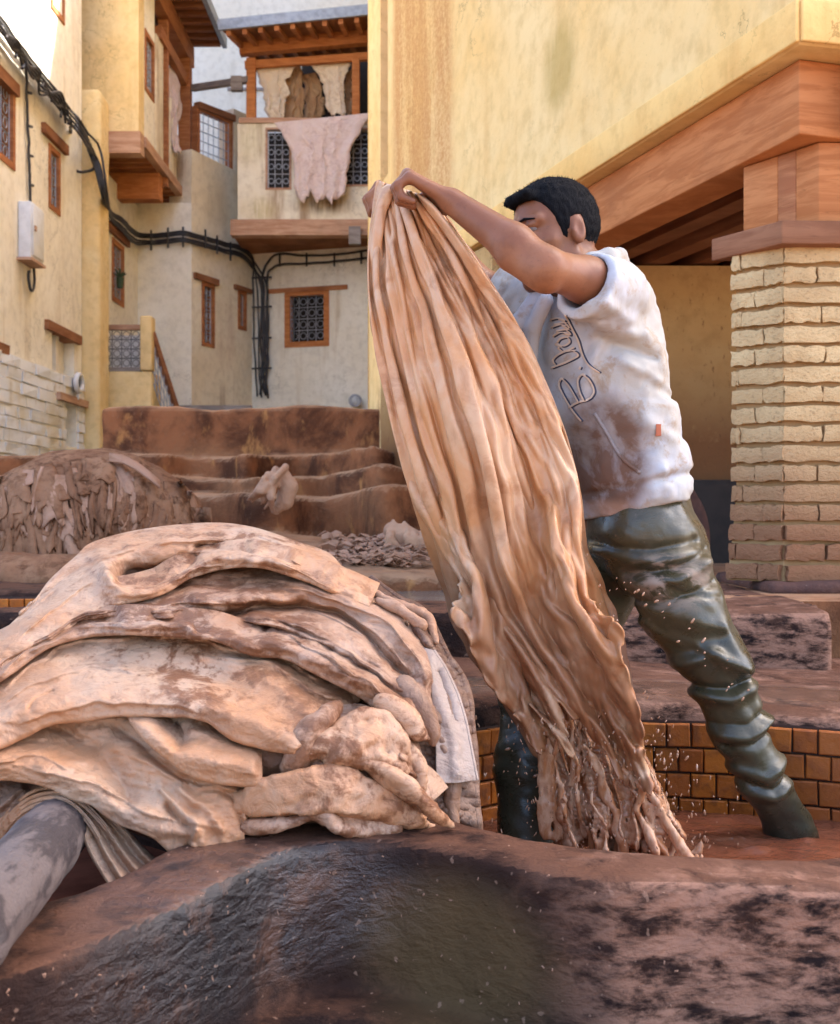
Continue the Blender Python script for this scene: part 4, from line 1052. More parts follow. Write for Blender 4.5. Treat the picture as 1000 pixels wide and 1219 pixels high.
def ymound(u, v):
    w = np.clip((1000 - v) / 375.0, 0, 1.08)
    lat = np.clip((u - 300) / 270.0, 0, 1.1)
    return 1.735 + 0.50 * w ** 2.0 + 0.13 * lat ** 2.5 - 0.0009 * np.clip(v - 1000, 0, 100)
def Pn(u, v, Y): return np.stack([(u - CU) / F * Y, Y, EYE - (v - CV) / F * Y], -1)
def dist_poly(u, v, poly):
    d = np.full(u.shape, 1e9)
    for (a, b), (c, e) in zip(poly[:-1], poly[1:]):
        vx, vy = c - a, e - b; t = np.clip(((u - a) * vx + (v - b) * vy) / (vx * vx + vy * vy + 1e-9), 0, 1)
        d = np.minimum(d, np.hypot(u - a - t * vx, v - b - t * vy))
    return d
PG = 'hides heaped on the near vat rim'
def band(label, mat, U, H, ridges=(), steps=(), o0=0.0, o1=0.04, r=0.012, ns=200, nt=70, back=False, nz=1.0, seed=0, waves=None, name='hide', g=PG, thick=0.005):
    U = catmull(U, ns); H = catmull(H, ns)
    t = np.linspace(0, 1, nt)[:, None, None]
    px = U[None] * (1 - t) + H[None] * t
    u, v = px[..., 0], px[..., 1]
    tt_ = np.repeat(t[..., 0], ns, 1)
    off = o0 + (o1 - o0) * (1 - (1 - tt_) ** 2)
    uw = u + 9 * fbm(u / 60, v / 60, u * 0 + seed, 3); vw = v + 9 * fbm(u / 60, v / 60, u * 0 + seed + 9, 3)
    for poly, w, h in ridges:
        q = catmull(poly, 40)
        d = dist_poly(uw, vw, q)
        off = off + (h * np.exp(-(d / w) ** 2) if h > 0 else h * np.exp(-(d / w) ** 1.3))
    for poly, L_, h in steps:          # the hem of a thinner layer lying on this one
        q = catmull(poly, 60); o_ = np.argsort(q[:, 0]); vl = np.interp(uw, q[o_, 0], q[o_, 1]); sd = vw - vl
        ends = np.clip((u - q[:, 0].min()) / 14, 0, 1) * np.clip((q[:, 0].max() - u) / 14, 0, 1)
        off = off + h * ends * np.where(sd < 0, np.exp(sd / L_), np.exp(-(sd / 1.6) ** 2))
    if waves:
        k, am, ph = waves
        off = off + am * np.sin(2 * np.pi * (k * tt_ + ph + 0.25 * np.sin(np.linspace(0, 5, ns))[None]))
    off = off + nz * (0.011 * fbm(u / 75, v / 38, u * 0 + seed * 1.3, 4) + 0.0035 * np.abs(fbm(u / 22, v / 12, u * 0 + seed, 4)) - 0.008 * np.abs(noise3(uw / 44 + vw / 50, vw / 11 - uw / 40, u * 0 + seed)) - 0.0032 * np.abs(noise3(uw / 15, vw / 7, u * 0 + seed + 2)))
    Y = ymound(u, v) - off
    A = Pn(u, v, Y)
    rows = [A]
    # rolled hem
    hu, hv, hY = u[-1], v[-1], Y[-1]
    tx = np.gradient(hu); ty = np.gradient(hv); ln = np.hypot(tx, ty) + 1e-6; nx_, ny_ = -ty / ln, tx / ln
    sgn = np.sign(((hu - u[-8]) * nx_ + (hv - v[-8]) * ny_).mean()); nx_, ny_ = nx_ * sgn, ny_ * sgn
    rr = 0.62 * r * (0.8 + 0.5 * fbm(hu / 40, hv / 40, hu * 0 + seed, 2))
    for a in np.linspace(0.25, math.pi, 9):
        k = rr * np.sin(a) * F / hY
        rows.append(Pn(hu + nx_ * k, hv + ny_ * k, hY + rr * (1 - np.cos(a)) * 1.1)[None])
    k = -0.04 * F / hY
    rows.append(Pn(hu + nx_ * k, hv + ny_ * k, hY + 0.07)[None])
    if back:
        pre = []
        for dy, dv_ in ((0.75, 190), (0.55, 90), (0.36, 32), (0.2, 8), (0.09, 0.5)):
            f_ = 1 + dy / ymound(u[0], v[0]);
            pre.append(Pn(CU + (u[0] - CU), v[0] + dv_, Y[0] + dy)[None])
        rows = pre + rows
    o = link(name, grid_mesh(name, np.concatenate(rows, 0)), mat)
    solid(o, thick, 1)
    return tagx(o, label, 'hide', g) if label else o

OUT = [(-60, 830), (-20, 775), (0, 755), (39, 716), (60, 689), (90, 662), (111, 645), (168, 630), (246, 622), (300, 627), (355, 645), (391, 658), (412, 679), (436, 697)]
CR2 = [(-60, 840), (-30, 806), (0, 787), (45, 764), (75, 749), (120, 723), (165, 713), (195, 704), (222, 688), (255, 677), (300, 672), (350, 684), (400, 704), (440, 722)]
# core so that no gap shows
core = band(None, m_hideb, OUT[:-1] + [(436, 697), (472, 718), (505, 735), (529, 781), (548, 815), (558, 880), (560, 960)],
            [(-60, 960), (0, 985), (100, 975), (220, 1000), (300, 985), (400, 975), (480, 980), (530, 988), (560, 992)], o0=-0.03, o1=-0.03, back=True, seed=4, name='hide')
tagx(core, 'brown crumpled hides buried in the middle of the big pile', 'hide', PG)
band('topmost pale hide of the big pile with a looped fold near its crown', m_hide, OUT, CR2, [
    ([(128, 672), (150, 657), (185, 650), (230, 648), (280, 655), (330, 670), (390, 700)], 15, 0.036),
    ([(150, 690), (160, 685), (178, 683), (196, 679), (225, 667)], 6.5, -0.085),
    ([(128, 684), (150, 702), (172, 704), (198, 694), (225, 678), (262, 664), (300, 662), (350, 676)], 9, 0.036),
    ([(122, 664), (120, 684), (140, 706)], 16, 0.020),
    ([(-20, 790), (0, 772), (60, 736), (118, 702)], 22, 0.022),
    ([(15, 735), (63, 694), (111, 668), (150, 652)], 4, -0.02), ([(-10, 765), (30, 730), (66, 704)], 3, -0.012),
    ([(190, 634), (260, 632), (310, 641), (376, 668), (421, 703)], 11, 0.022),
    ([(235, 650), (290, 652), (340, 669), (395, 698)], 5, -0.04), ([(300, 668), (350, 677), (395, 700)], 5, 0.02)],
    steps=[([(150, 632), (220, 628), (290, 634), (360, 660), (420, 694)], 6, 0.008), ([(215, 660), (280, 656), (340, 674), (400, 706)], 5, 0.008), ([(5, 742), (60, 697), (111, 668), (165, 654)], 10, 0.012), ([(180, 646), (260, 642), (330, 660), (400, 700)], 9, 0.012), ([(20, 760), (70, 722), (118, 690)], 8, 0.008), ([(200, 692), (240, 678), (300, 667)], 5, 0.010)],
    o0=0.0, o1=0.035, r=0.010, back=True, seed=1)
band('brown stained hide with long folds just under the topmost hide of the pile', m_hide2,
     [(-60, 820), (-30, 790), (0, 772), (75, 735), (120, 710), (165, 700), (195, 692), (222, 678), (255, 666), (300, 662), (350, 672), (409, 695), (440, 708), (474, 728), (500, 755), (514, 800), (522, 880)],
     [(-60, 850), (-30, 828), (0, 808), (54, 771), (99, 756), (150, 752), (210, 755), (255, 760), (300, 777), (340, 782), (382, 802), (418, 820), (442, 835), (466, 856), (494, 880)], [
    ([(235, 712), (280, 707), (340, 705), (400, 709), (430, 724), (466, 751), (490, 772), (508, 805)], 11, 0.034),
    ([(215, 738), (255, 733), (300, 725), (345, 722), (385, 727), (420, 746), (455, 776), (482, 806)], 5, -0.045),
    ([(150, 746), (215, 748), (280, 764), (334, 770), (379, 786), (424, 808), (460, 827), (492, 858)], 11, 0.034),
    ([(240, 747), (300, 752), (350, 756), (395, 774), (440, 800), (476, 830)], 4.5, -0.035),
    ([(300, 738), (370, 757), (430, 793), (472, 820), (498, 846), (514, 880)], 12, 0.022),
    ([(-20, 803), (0, 790), (54, 758), (100, 735), (165, 727), (230, 734)], 7, 0.018),
    ([(-20, 812), (0, 800), (54, 765), (99, 748), (150, 744), (230, 745)], 5, 0.016),
    ([(-10, 803), (30, 776), (80, 750), (140, 738), (210, 741)], 2.8, -0.03),
    ([(300, 690), (360, 692), (420, 712)], 6, 0.014), ([(210, 700), (260, 690), (330, 690)], 5, -0.016),
    ([(330, 740), (400, 765), (450, 795)], 3, -0.015)],
    steps=[([(150, 732), (220, 729), (270, 736)], 4, 0.008), ([(320, 712), (390, 722), (450, 760), (494, 806)], 5, 0.009), ([(280, 735), (350, 744), (410, 772), (470, 820)], 5, 0.009), ([(90, 745), (200, 738), (300, 743), (360, 766), (430, 806)], 7, 0.012), ([(190, 722), (280, 716), (360, 722), (450, 772), (500, 830)], 8, 0.013), ([(330, 696), (400, 716), (460, 744), (506, 800)], 7, 0.012), ([(10, 796), (60, 755), (130, 728), (210, 722)], 6, 0.010), ([(260, 690), (330, 690), (400, 712)], 5, 0.010), ([(380, 776), (440, 812), (480, 850)], 4, 0.008)],
    o0=-0.005, o1=0.045, r=0.011, nt=110, seed=2, nz=1.4)
band('broad smooth pale hide sagging across the middle of the big pile', m_hide,
     [(-60, 832), (-30, 812), (0, 795), (54, 760), (99, 746), (150, 742), (210, 745), (255, 750), (300, 766), (340, 771), (380, 790), (415, 812), (436, 828)],
     [(-60, 930), (-30, 904), (0, 887), (32, 871), (64, 858), (128, 851), (175, 849), (222, 850), (249, 857), (266, 869), (288, 881), (320, 889), (352, 894)], [
    ([(-30, 878), (0, 862), (64, 836), (130, 828), (200, 826), (258, 838), (305, 862), (350, 882)], 17, 0.026),
    ([(90, 785), (150, 792), (210, 800), (280, 812)], 26, -0.022), ([(60, 800), (120, 812), (180, 808)], 10, 0.008),
    ([(280, 790), (330, 815), (370, 850)], 14, 0.014), ([(300, 785), (350, 790), (400, 812)], 8, -0.015),
    ([(35, 848), (45, 832), (60, 822)], 2.5, -0.012), ([(240, 780), (290, 788), (340, 800)], 5, 0.01)],
    steps=[([(180, 758), (250, 764), (320, 780), (390, 812)], 5, 0.008), ([(0, 820), (40, 790), (95, 762), (160, 757)], 5, 0.008), ([(0, 838), (50, 808), (110, 796), (170, 800)], 9, 0.008), ([(250, 776), (320, 792), (380, 826), (410, 834)], 8, 0.012), ([(20, 868), (80, 842), (150, 836), (240, 846)], 7, 0.009)],
    o0=0.0, o1=0.058, r=0.013, seed=6, nz=0.8)
band('pale lower hide with a torn square corner hanging to the vat rim', m_hide,
     [(-60, 905), (-30, 884), (0, 868), (64, 843), (128, 838), (180, 842), (222, 856), (262, 880), (291, 926)],
     [(-60, 950), (-30, 938), (0, 926), (48, 932), (90, 950), (112, 958), (144, 980), (182, 994), (218, 1022), (246, 1012), (291, 1003)], [
    ([(-20, 908), (30, 905), (80, 922), (120, 944), (155, 968), (200, 988), (230, 990)], 17, 0.022),
    ([(70, 870), (112, 890), (138, 925), (152, 950)], 13, -0.028), ([(140, 870), (190, 905), (225, 925)], 6, -0.02),
    ([(215, 935), (240, 960), (262, 990)], 5, 0.012), ([(235, 928), (268, 945), (285, 980)], 4, -0.012), ([(190, 940), (230, 975), (226, 1005)], 5, 0.012), ([(200, 960), (225, 985), (222, 1012)], 3, -0.016)],
    steps=[([(40, 915), (110, 930), (170, 966), (250, 985)], 9, 0.010), ([(150, 900), (210, 925), (285, 945)], 8, 0.010), ([(-10, 910), (40, 900), (90, 915)], 6, 0.007)],
    o0=-0.004, o1=0.046, r=0.008, seed=8, nz=1.2)
band('pale hide folded into a pocket with a straight cut edge at the pile front', m_hide,
     [(150, 848), (190, 846), (240, 850), (280, 868), (312, 886)],
     [(158, 856), (176, 878), (200, 900), (230, 921), (268, 931), (312, 933)], [
    ([(172, 860), (205, 890), (250, 904), (300, 908)], 15, 0.022), ([(203, 862), (210, 876), (214, 884)], 8, -0.035), ([(225, 870), (265, 885), (310, 898)], 6, 0.008)],
    o0=0.014, o1=0.052, r=0.012, seed=10, nz=0.6)
band('thin hide draped in close arcs over the grey pole', m_hide,
     [(-4, 990), (16, 962), (45, 942), (82, 941), (112, 955), (152, 988), (184, 1020), (212, 1036)],
     [(-6, 1012), (15, 980), (42, 962), (70, 961), (95, 985), (113, 1022), (137, 1060), (142, 1064)], [], o0=0.0, o1=0.03, r=0.008, waves=(3.2, 0.012, 0.1), seed=12, nz=0.7)
band('dark brown hide fold at the left edge above the grey pole', m_hideb,
     [(-70, 935), (-30, 930), (0, 926), (30, 932), (48, 940)], [(-70, 1020), (-30, 1015), (0, 1000), (14, 972), (42, 948)], [([(0, 960), (25, 940)], 5, 0.015)], o0=-0.02, o1=0.01, seed=14)
# right flank
band('brown wet hide hanging on the shaded right flank of the pile', m_hided,
     [(436, 697), (455, 720), (470, 760), (490, 860), (500, 900), (520, 960)], [(440, 690), (474, 715), (503, 732), (530, 781), (556, 835), (566, 990)],
     [([(480, 740), (500, 790), (530, 900)], 8, 0.02), ([(500, 745), (525, 800), (545, 920)], 6, 0.02), ([(445, 700), (490, 733), (512, 760)], 7, 0.02)], o0=-0.03, o1=-0.02, r=0.012, seed=16, nz=2.0, back=False)
band('smooth whitish hide flap hanging at the right end of the pile', m_hidew,
     [(498, 770), (510, 800), (517, 850), (519, 934)], [(515, 776), (532, 803), (550, 850), (566, 929)], [([(510, 790), (530, 850), (545, 920)], 7, 0.008), ([(524, 800), (540, 860)], 3, -0.01)], o0=-0.005, o1=0.008, r=0.004, nt=40, seed=18, nz=0.22, thick=0.004)
# rolled and crumpled hides on the rim, modelled as bodies
def tubes(label, mat, chains, k=0.012, h=0.0042, amp=0.005, fs=30, name='hide'):
    """chains: list of [(u, v, radius_px, offset toward the camera)]"""
    C3 = []
    for ch in chains:
        a = np.array(ch, float); n = max(6, len(a) * 5); a = catmull(a, n)
        Y = ymound(a[:, 0], a[:, 1]) - a[:, 3]
        C3.append((Pn(a[:, 0], a[:, 1], Y), np.maximum(a[:, 2], 1) * Y / F))
    allp = np.vstack([c for c, _ in C3]); mr = max(r.max() for _, r in C3)
    def fn(p):
        d = None
        for c, r in C3:
            e = sd_chain(p, c, r, 0.004); d = e if d is None else smin(d, e, k)
        return d + amp * fbm(p[:, 0] * fs, p[:, 1] * fs, p[:, 2] * fs, 3) + 0.9 * amp * np.abs(noise3(p[:, 0] * fs * 1.6 + p[:, 2] * fs, p[:, 1] * fs, p[:, 2] * fs * 2.2)) + 0.35 * amp * np.abs(noise3(p[:, 0] * fs * 4, p[:, 1] * fs * 3, p[:, 2] * fs * 4))
    o = link(name, surfnet(fn, allp.min(0) - mr - 0.02, allp.max(0) + mr + 0.02, h), mat)
    return tagx(o, label, 'hide', PG)
tubes('brown hide crammed into the gap behind the long roll', m_hideb, [[(292, 905, 20, 0.0), (320, 905, 24, 0.0), (360, 905, 22, 0.0)]])
tubes('long rolled pale hide lying on the vat rim at the front of the pile', m_hide, [[(293, 956, 18, 0.02), (340, 946, 26, 0.03), (390, 942, 29, 0.035), (440, 954, 24, 0.03), (480, 970, 15, 0.03), (520, 988, 5, 0.02)],
    [(296, 942, 8, 0.04), (340, 926, 9, 0.055), (390, 918, 8, 0.06), (430, 926, 7, 0.055), (480, 958, 6, 0.045), (512, 982, 4, 0.035)], [(300, 966, 6, 0.035), (350, 966, 6, 0.055), (400, 962, 6, 0.06), (450, 970, 5, 0.05)]], k=0.007, amp=0.007)
tubes('two twisted hide tails pointing down to the right over the vat rim', m_hide, [
    [(424, 903, 8, 0.06), (455, 915, 9, 0.075), (480, 930, 9, 0.08), (505, 956, 9, 0.08), (528, 976, 7, 0.07), (541, 984, 2, 0.06)],
    [(436, 912, 7, 0.05), (462, 930, 9, 0.06), (490, 950, 8, 0.06), (500, 962, 4, 0.05)]])
tubes('thin crumpled hide edge squeezed under the long roll on the rim', m_hide2, [
    [(292, 985, 9, 0.035), (325, 983, 10, 0.04), (350, 978, 8, 0.04), (378, 968, 6, 0.05), (392, 972, 7, 0.055), (402, 986, 8, 0.05), (425, 990, 8, 0.04), (455, 990, 6, 0.03), (472, 986, 9, 0.03)],
    [(385, 976, 7, 0.045), (415, 975, 9, 0.03), (465, 978, 12, 0.02)]])
band('wrinkled hide crumpled up behind the knot of folds above the long roll', m_hide2,
     [(350, 880), (380, 848), (420, 838), (460, 846), (492, 872), (505, 905)], [(348, 915), (380, 912), (420, 912), (460, 925), (490, 940), (508, 960)],
     [([(370, 900), (395, 872), (430, 860)], 7, 0.022), ([(400, 905), (425, 880), (460, 872)], 7, 0.025), ([(430, 910), (455, 895), (485, 900)], 7, 0.02), ([(385, 885), (410, 900)], 4, -0.02), ([(415, 870), (450, 885)], 4, -0.02), ([(470, 880), (490, 920)], 6, 0.018), ([(455, 905), (475, 925)], 4, -0.015)],
     o0=0.02, o1=0.05, r=0.008, ns=150, nt=60, seed=27, nz=2.2)
tubes('crumpled knot of hide folds above the long roll', m_hide, [
    [(408, 862, 8, 0.065), (432, 850, 11, 0.078), (458, 856, 9, 0.082), (474, 874, 9, 0.075), (484, 896, 7, 0.065)],
    [(366, 898, 9, 0.05), (386, 882, 12, 0.065), (404, 872, 9, 0.068), (428, 868, 8, 0.076)],
    [(392, 908, 9, 0.05), (412, 896, 14, 0.066), (432, 884, 11, 0.078), (452, 880, 9, .08), (468, 892, 7, 0.07)],
    [(424, 908, 9, 0.055), (446, 900, 13, 0.07), (466, 908, 10, 0.066), (480, 918, 8, 0.06)], [(484, 884, 9, 0.05), (496, 905, 10, 0.045), (502, 940, 8, 0.04)],
    [(380, 890, 14, 0.04), (420, 880, 24, 0.05), (455, 880, 22, 0.055), (480, 895, 12, 0.05)]], k=0.012, amp=0.008)
tubes('open rolled end of the broad hide above the pile centre', m_hide2, [[(352, 906, 14, 0.045), (362, 880, 17, 0.06), (385, 856, 14, 0.07), (402, 842, 9, 0.06)], [(340, 915, 9, 0.03), (360, 912, 12, 0.03)]], amp=0.005)
tubes('dark wet hides hanging into the tiled vat beside the white flap', m_hideb, [[(535, 930, 14, -0.03), (538, 965, 11, -0.02), (540, 1000, 9, -0.01)], [(556, 925, 8, -0.05), (560, 965, 8, -0.04), (562, 1000, 7, -0.03)]], amp=0.006)
tubes('small rolled tip of a brown hide above the white flap', m_hide, [[(455, 836, 12, 0.075), (478, 850, 14, 0.08), (494, 868, 13, 0.08), (500, 876, 8, 0.075)]])
tubes('brown hide tip hanging behind the rolled tip', m_hideb, [[(480, 815, 13, 0.045), (502, 845, 14, 0.045), (514, 872, 10, 0.04), (517, 886, 4, 0.04)]])
tubes('small curled brown hide edge standing up at the right shoulder of the pile', m_hide2, [[(440, 704, 5, 0.0), (470, 718, 6, 0.0), (497, 729, 8, 0.0), (512, 742, 7, 0.0), (519, 764, 4, 0.01)], [(452, 716, 6, 0.02), (480, 728, 7, 0.02), (503, 745, 6, 0.02)]], amp=0.005)
# ================================================================== the man
man = thing('person', 'man in stained white top and dark rubber waders lifting a wet hide from the vat', 'person', tuple(P(760, 1015, 2.55)))
def A3(u, v, Y): return np.array(P(u, v, Y))
HC = A3(659, 283, 2.55); HSC = 0.985
hf = np.array([-0.87, -0.47, -0.10]); hf /= np.linalg.norm(hf)
hl_ = np.cross([0, 0, 1], hf); hl_ /= np.linalg.norm(hl_); hu = np.cross(hf, hl_)
roll = math.radians(4); hl_, hu = hl_ * math.cos(roll) + hu * math.sin(roll), hu * math.cos(roll) - hl_ * math.sin(roll)
HR = np.stack([hf, hl_, hu], 1)                                  # world = HC + HR @ local
def loc(p): return (p - HC) @ HR / HSC
def w_(x, y, z): return HC + HR @ (np.array([x, y, z]) * HSC)
def f_skull(q):
    d = sd_ell(q, (-0.012, 0, 0.030), (0.100, 0.078, 0.092))
    d = smin(d, sd_ell(q, (0.030, 0, -0.045), (0.062, 0.058, 0.072)), 0.03)
    return d
def f_head(p):
    q = loc(p); qs = q.copy(); qs[:, 1] = np.abs(qs[:, 1])
    d = f_skull(q)
    d = smin(d, sd_cap(qs, (0.070, 0, -0.100), (0.058, 0.018, -0.098), 0.020, 0.018), 0.025)          # chin
    d = smin(d, sd_cap(qs, (-0.005, 0.058, -0.052), (0.045, 0.036, -0.095), 0.016, 0.014), 0.022)     # jaw
    d = smin(d, sd_cap(qs, (0.045, 0.050, -0.018), (0.068, 0.036, -0.022), 0.016, 0.014), 0.018)      # cheekbone
    d = smin(d, sd_cap(qs, (0.084, 0.012, 0.030), (0.070, 0.050, 0.028), 0.010, 0.010), 0.014)        # brow
    d = smax(d, -sd_ell(qs, (0.093, 0.033, 0.010), (0.018, 0.021, 0.014)), 0.012)                     # eye hollow
    d = smin(d, sd_cap(q, (0.090, 0, 0.018), (0.113, 0, -0.022), 0.009, 0.013), 0.010)                # nose
    d = smin(d, sd_cap(qs, (0.098, 0.0, -0.030), (0.096, 0.014, -0.030), 0.010, 0.008), 0.008)
    d = smin(d, sd_cap(qs, (0.090, 0, -0.055), (0.080, 0.022, -0.058), 0.008, 0.005), 0.006)
    d = smin(d, sd_cap(qs, (0.088, 0, -0.069), (0.079, 0.020, -0.066), 0.009, 0.005), 0.006)
    d = smax(d, -sd_cap(qs, (0.104, 0, -0.062), (0.088, 0.024, -0.062), 0.004, 0.003), 0.004)
    # eyelid over the eye
    d = smin(d, sd_ell(qs, (0.0775, 0.033, 0.0165), (0.0145, 0.018, 0.0095)), 0.004)
    d = smin(d, sd_ell(qs, (0.0765, 0.033, -0.003), (0.0125, 0.017, 0.007)), 0.004)
    # ear
    e = sd_ell(qs, (-0.010, 0.078, -0.004), (0.0185, 0.011, 0.030), None)
    e = smax(e, -sd_ell(qs, (-0.006, 0.090, 0.000), (0.012, 0.008, 0.021)), 0.005)
    e = smin(e, sd_ell(qs, (0.004, 0.081, -0.005), (0.004, 0.004, 0.008)), 0.004)
    d = smin(d, e, 0.008)
    return d
NB = A3(703, 338, 2.57)
SHL, ELL, WRL = A3(732, 344, 2.43), A3(650, 319, 2.27), A3(538, 240, 2.36)
SHR, ELR, WRR = A3(660, 362, 2.72), A3(578, 345, 2.86), A3(487, 255, 2.74)
HIPL, HIPR = A3(768, 640, 2.52), A3(742, 648, 2.72)
LEGL = [A3(768, 640, 2.52), A3(809, 716, 2.50), A3(850, 790, 2.49), A3(879, 862, 2.50), A3(903, 918, 2.52), A3(941, 988, 2.57), A3(956, 1020, 2.58)]
LRAD = [0.098, 0.090, 0.072, 0.064, 0.058, 0.051, 0.052]
LEGR = [A3(742, 648, 2.72), A3(690, 740, 2.74), A3(634, 832, 2.60), A3(628, 905, 2.55), A3(630, 1035, 2.50)]
RRAD = [0.098, 0.088, 0.076, 0.072, 0.068]
def fist(p, W, K0, yw, sgn, seed):
    """hand: wrist W, knuckle centre K0 (px u,v,Y); fingers side by side along depth, curled down and back round the hide"""
    d = None
    u0, v0, y0 = K0
    for i in range(4):
        dy = (i - 1.5) * 0.0208 * sgn; ln = (0.86, 1.0, 1.04, 0.9)[i] if sgn > 0 else (0.9, 1.04, 1.0, .86)[i]
        k = A3(u0 + (2, 0, -1, 1)[i], v0 + (3, 0, -1, 2)[i], y0 + dy)
        c = sd_cap(p, W + np.array([0, dy * 0.45, 0]), k, 0.0145, 0.0115); d = c if d is None else smin(d, c, 0.014)
    f = None
    for i in range(4):
        dy = (i - 1.5) * 0.0208 * sgn; ln = (0.86, 1.0, 1.04, 0.9)[i] if sgn > 0 else (0.9, 1.04, 1.0, .86)[i]
        k = A3(u0 + (2, 0, -1, 1)[i], v0 + (3, 0, -1, 2)[i], y0 + dy)
        a = A3(u0 - 15 * ln, v0 + 15 * ln, y0 + dy * 1.02); b = A3(u0 - 10 * ln, v0 + 31 * ln, y0 + dy * 0.98); c = A3(u0 + 6, v0 + 37 * ln, y0 + dy * 0.94)
        g = sd_chain(p, [k, a, b, c], [0.0108, 0.0098, 0.0090, 0.0078], 0.003)
        g = smin(g, np.linalg.norm(p - a, axis=1) - 0.0105, 0.003)
        f = g if f is None else smin(f, g, 0.0012)
    d = smin(d, f, 0.007)
    ts = W + np.array([-0.012, 0.030 * sgn, -0.006]); tm_ = A3(u0 + 24, v0 + 24, y0 + 0.048 * sgn); te = A3(u0 + 4, v0 + 34, y0 + 0.044 * sgn)
    return smin(d, sd_chain(p, [ts, tm_, te], [0.015, 0.012, 0.009], 0.004), 0.010)
def f_body(p):
    d = f_head(p)
    nk = sd_cap(p, w_(-0.030, 0, -0.055), NB + np.array([0.0, 0, -0.01]), 0.055, 0.064)
    d = smin(d, nk, 0.022)
    fa = ELL * 0.66 + WRL * 0.34
    ua = SHL * 0.55 + ELL * 0.45
    arm = sd_chain(p, [SHL, ua, ELL, fa, WRL], [0.045, 0.045, 0.0375, 0.0395, 0.0255], 0.02)
    arm = smin(arm, sd_cap(p, ELL + np.array([-0.008, 0, -0.018]), ELL + np.array([-0.07, .02, 0.02]), 0.026, 0.020), 0.02)
    arm = smin(arm, sd_ell(p, ELL + np.array([0.006, 0.0, -0.032]), (0.016, 0.018, 0.014)), 0.015)
    arm = smin(arm, fist(p, WRL, (486, 208, 2.385), 0.02, 1, 1), 0.014)
    rarm = sd_chain(p, [SHR, ELR, ELR * .6 + WRR * .4, WRR], [0.052, 0.041, 0.041, 0.027], 0.02)
    rarm = smin(rarm, fist(p, WRR, (452, 222, 2.70), 0.02, -1, 2), 0.014)
    d = smin(d, arm, 0.03); d = smin(d, rarm, 0.03)
    tor = sd_chain(p, [NB - np.array([0, 0, 0.03]), A3(715, 450, 2.58), A3(755, 640, 2.62)], [0.09, 0.11, 0.10], 0.03)
    tor = smin(tor, sd_cap(p, SHL, SHR, 0.055, 0.055), 0.03)
    d = smin(d, tor, 0.03)
    d = smin(d, sd_chain(p, LEGL, [r * 0.55 for r in LRAD], 0.02), 0.02)
    d = smin(d, sd_chain(p, LEGR, [r * 0.55 for r in RRAD], 0.02), 0.02)
    return d
st_ = NT('skin'); sk1 = st_.noise(7, 4, 0.5); sk2 = st_.noise(120, 4, 0.6); sk3 = st_.noise(22, 5, 0.6)
skc = st_.mix(st_.ramp(sk1, 0.35, 0.65), (0.25, 0.10, 0.046), (0.195, 0.073, 0.034))
skc = st_.mix(st_.math('MULTIPLY', st_.ramp(sk3, 0.45, 0.7), 0.55), skc, (0.15, 0.055, 0.026))
skc = st_.mix(st_.math('MULTIPLY', st_.ramp(st_.noise(1, 5, 0.7, 0, st_.mapping((110, 110, 160))), 0.58, 0.72), 0.45), skc, (0.08, 0.035, 0.02))
jaw = st_.ball(tuple(w_(0.045, 0.0, -0.085)), 0.075, 0.5)
skc = st_.mix(st_.math('MULTIPLY', jaw, 0.65), skc, (0.075, 0.045, 0.036))
for s in (1, -1):
    bp = st_.ball(tuple(w_(0.085, 0.035 * s, -0.062)), (0.03, 0.02, 0.02), 0.6)
m_skin = st_.out(skc, st_.math('ADD', 0.36, st_.math('MULTIPLY', sk3, 0.2)), st_.bump(sk2, 0.12, 0.002, st_.bump(sk3, 0.16, 0.006)), 0.3)
st_.b.inputs['Subsurface Weight'].default_value = 0.12; st_.b.inputs['Subsurface Radius'].default_value = (0.012, 0.005, 0.003)
body = link('body', surfnet(f_body, (-0.16, 2.10, 0.74), (0.90, 2.98, 2.26), 0.0052), m_skin, man)
# eyes, brows
m_eye = simple('eye_white', (0.14, 0.10, 0.085), 0.6, var=0.05, bump=0); m_iris = simple('iris', (0.03, 0.015, 0.01), 0.1, bump=0)
for s in (1, -1):
    bm = bmesh.new(); bmesh.ops.create_uvsphere(bm, u_segments=16, v_segments=10, radius=0.0118)
    c = Vector(w_(0.0765, 0.033 * s, 0.009))
    for v in bm.verts: v.co = v.co + c
    me = bpy.data.meshes.new('eye'); bm.to_mesh(me); bm.free(); me.shade_smooth(); eo = link('eye', me, m_eye, man)
    bm = bmesh.new(); bmesh.ops.create_uvsphere(bm, u_segments=12, v_segments=8, radius=0.0062)
    c = Vector(w_(0.0845, 0.034 * s, 0.004))
    for v in bm.verts: v.co = v.co + c
    me = bpy.data.meshes.new('iris'); bm.to_mesh(me); bm.free(); me.shade_smooth(); io = bpy.data.objects.new('iris', me); COL.objects.link(io); me.materials.append(m_iris); io.parent = eo
m_hair = NT('black_hair'); hn = m_hair.noise(160, 5, 0.7, 0, m_hair.mapping((1, 1, 0.5))); hn2 = m_hair.noise(30, 4, 0.6)
m_hair = m_hair.out(m_hair.mix(hn2, (0.003, 0.003, 0.0035), (0.008, 0.008, 0.010)), 0.7, m_hair.bump(hn, 0.9, 0.004), 0.06)
HX = [-0.15, -0.09, -0.05, -0.032, -0.022, 0.004, 0.012, 0.024, 0.036, 0.050, 0.066, 0.085, 0.12]
HZ = [-0.075, -0.070, -0.050, -0.030, 0.030, 0.022, -0.022, -0.015, 0.018, 0.050, 0.074, 0.078, 0.085]
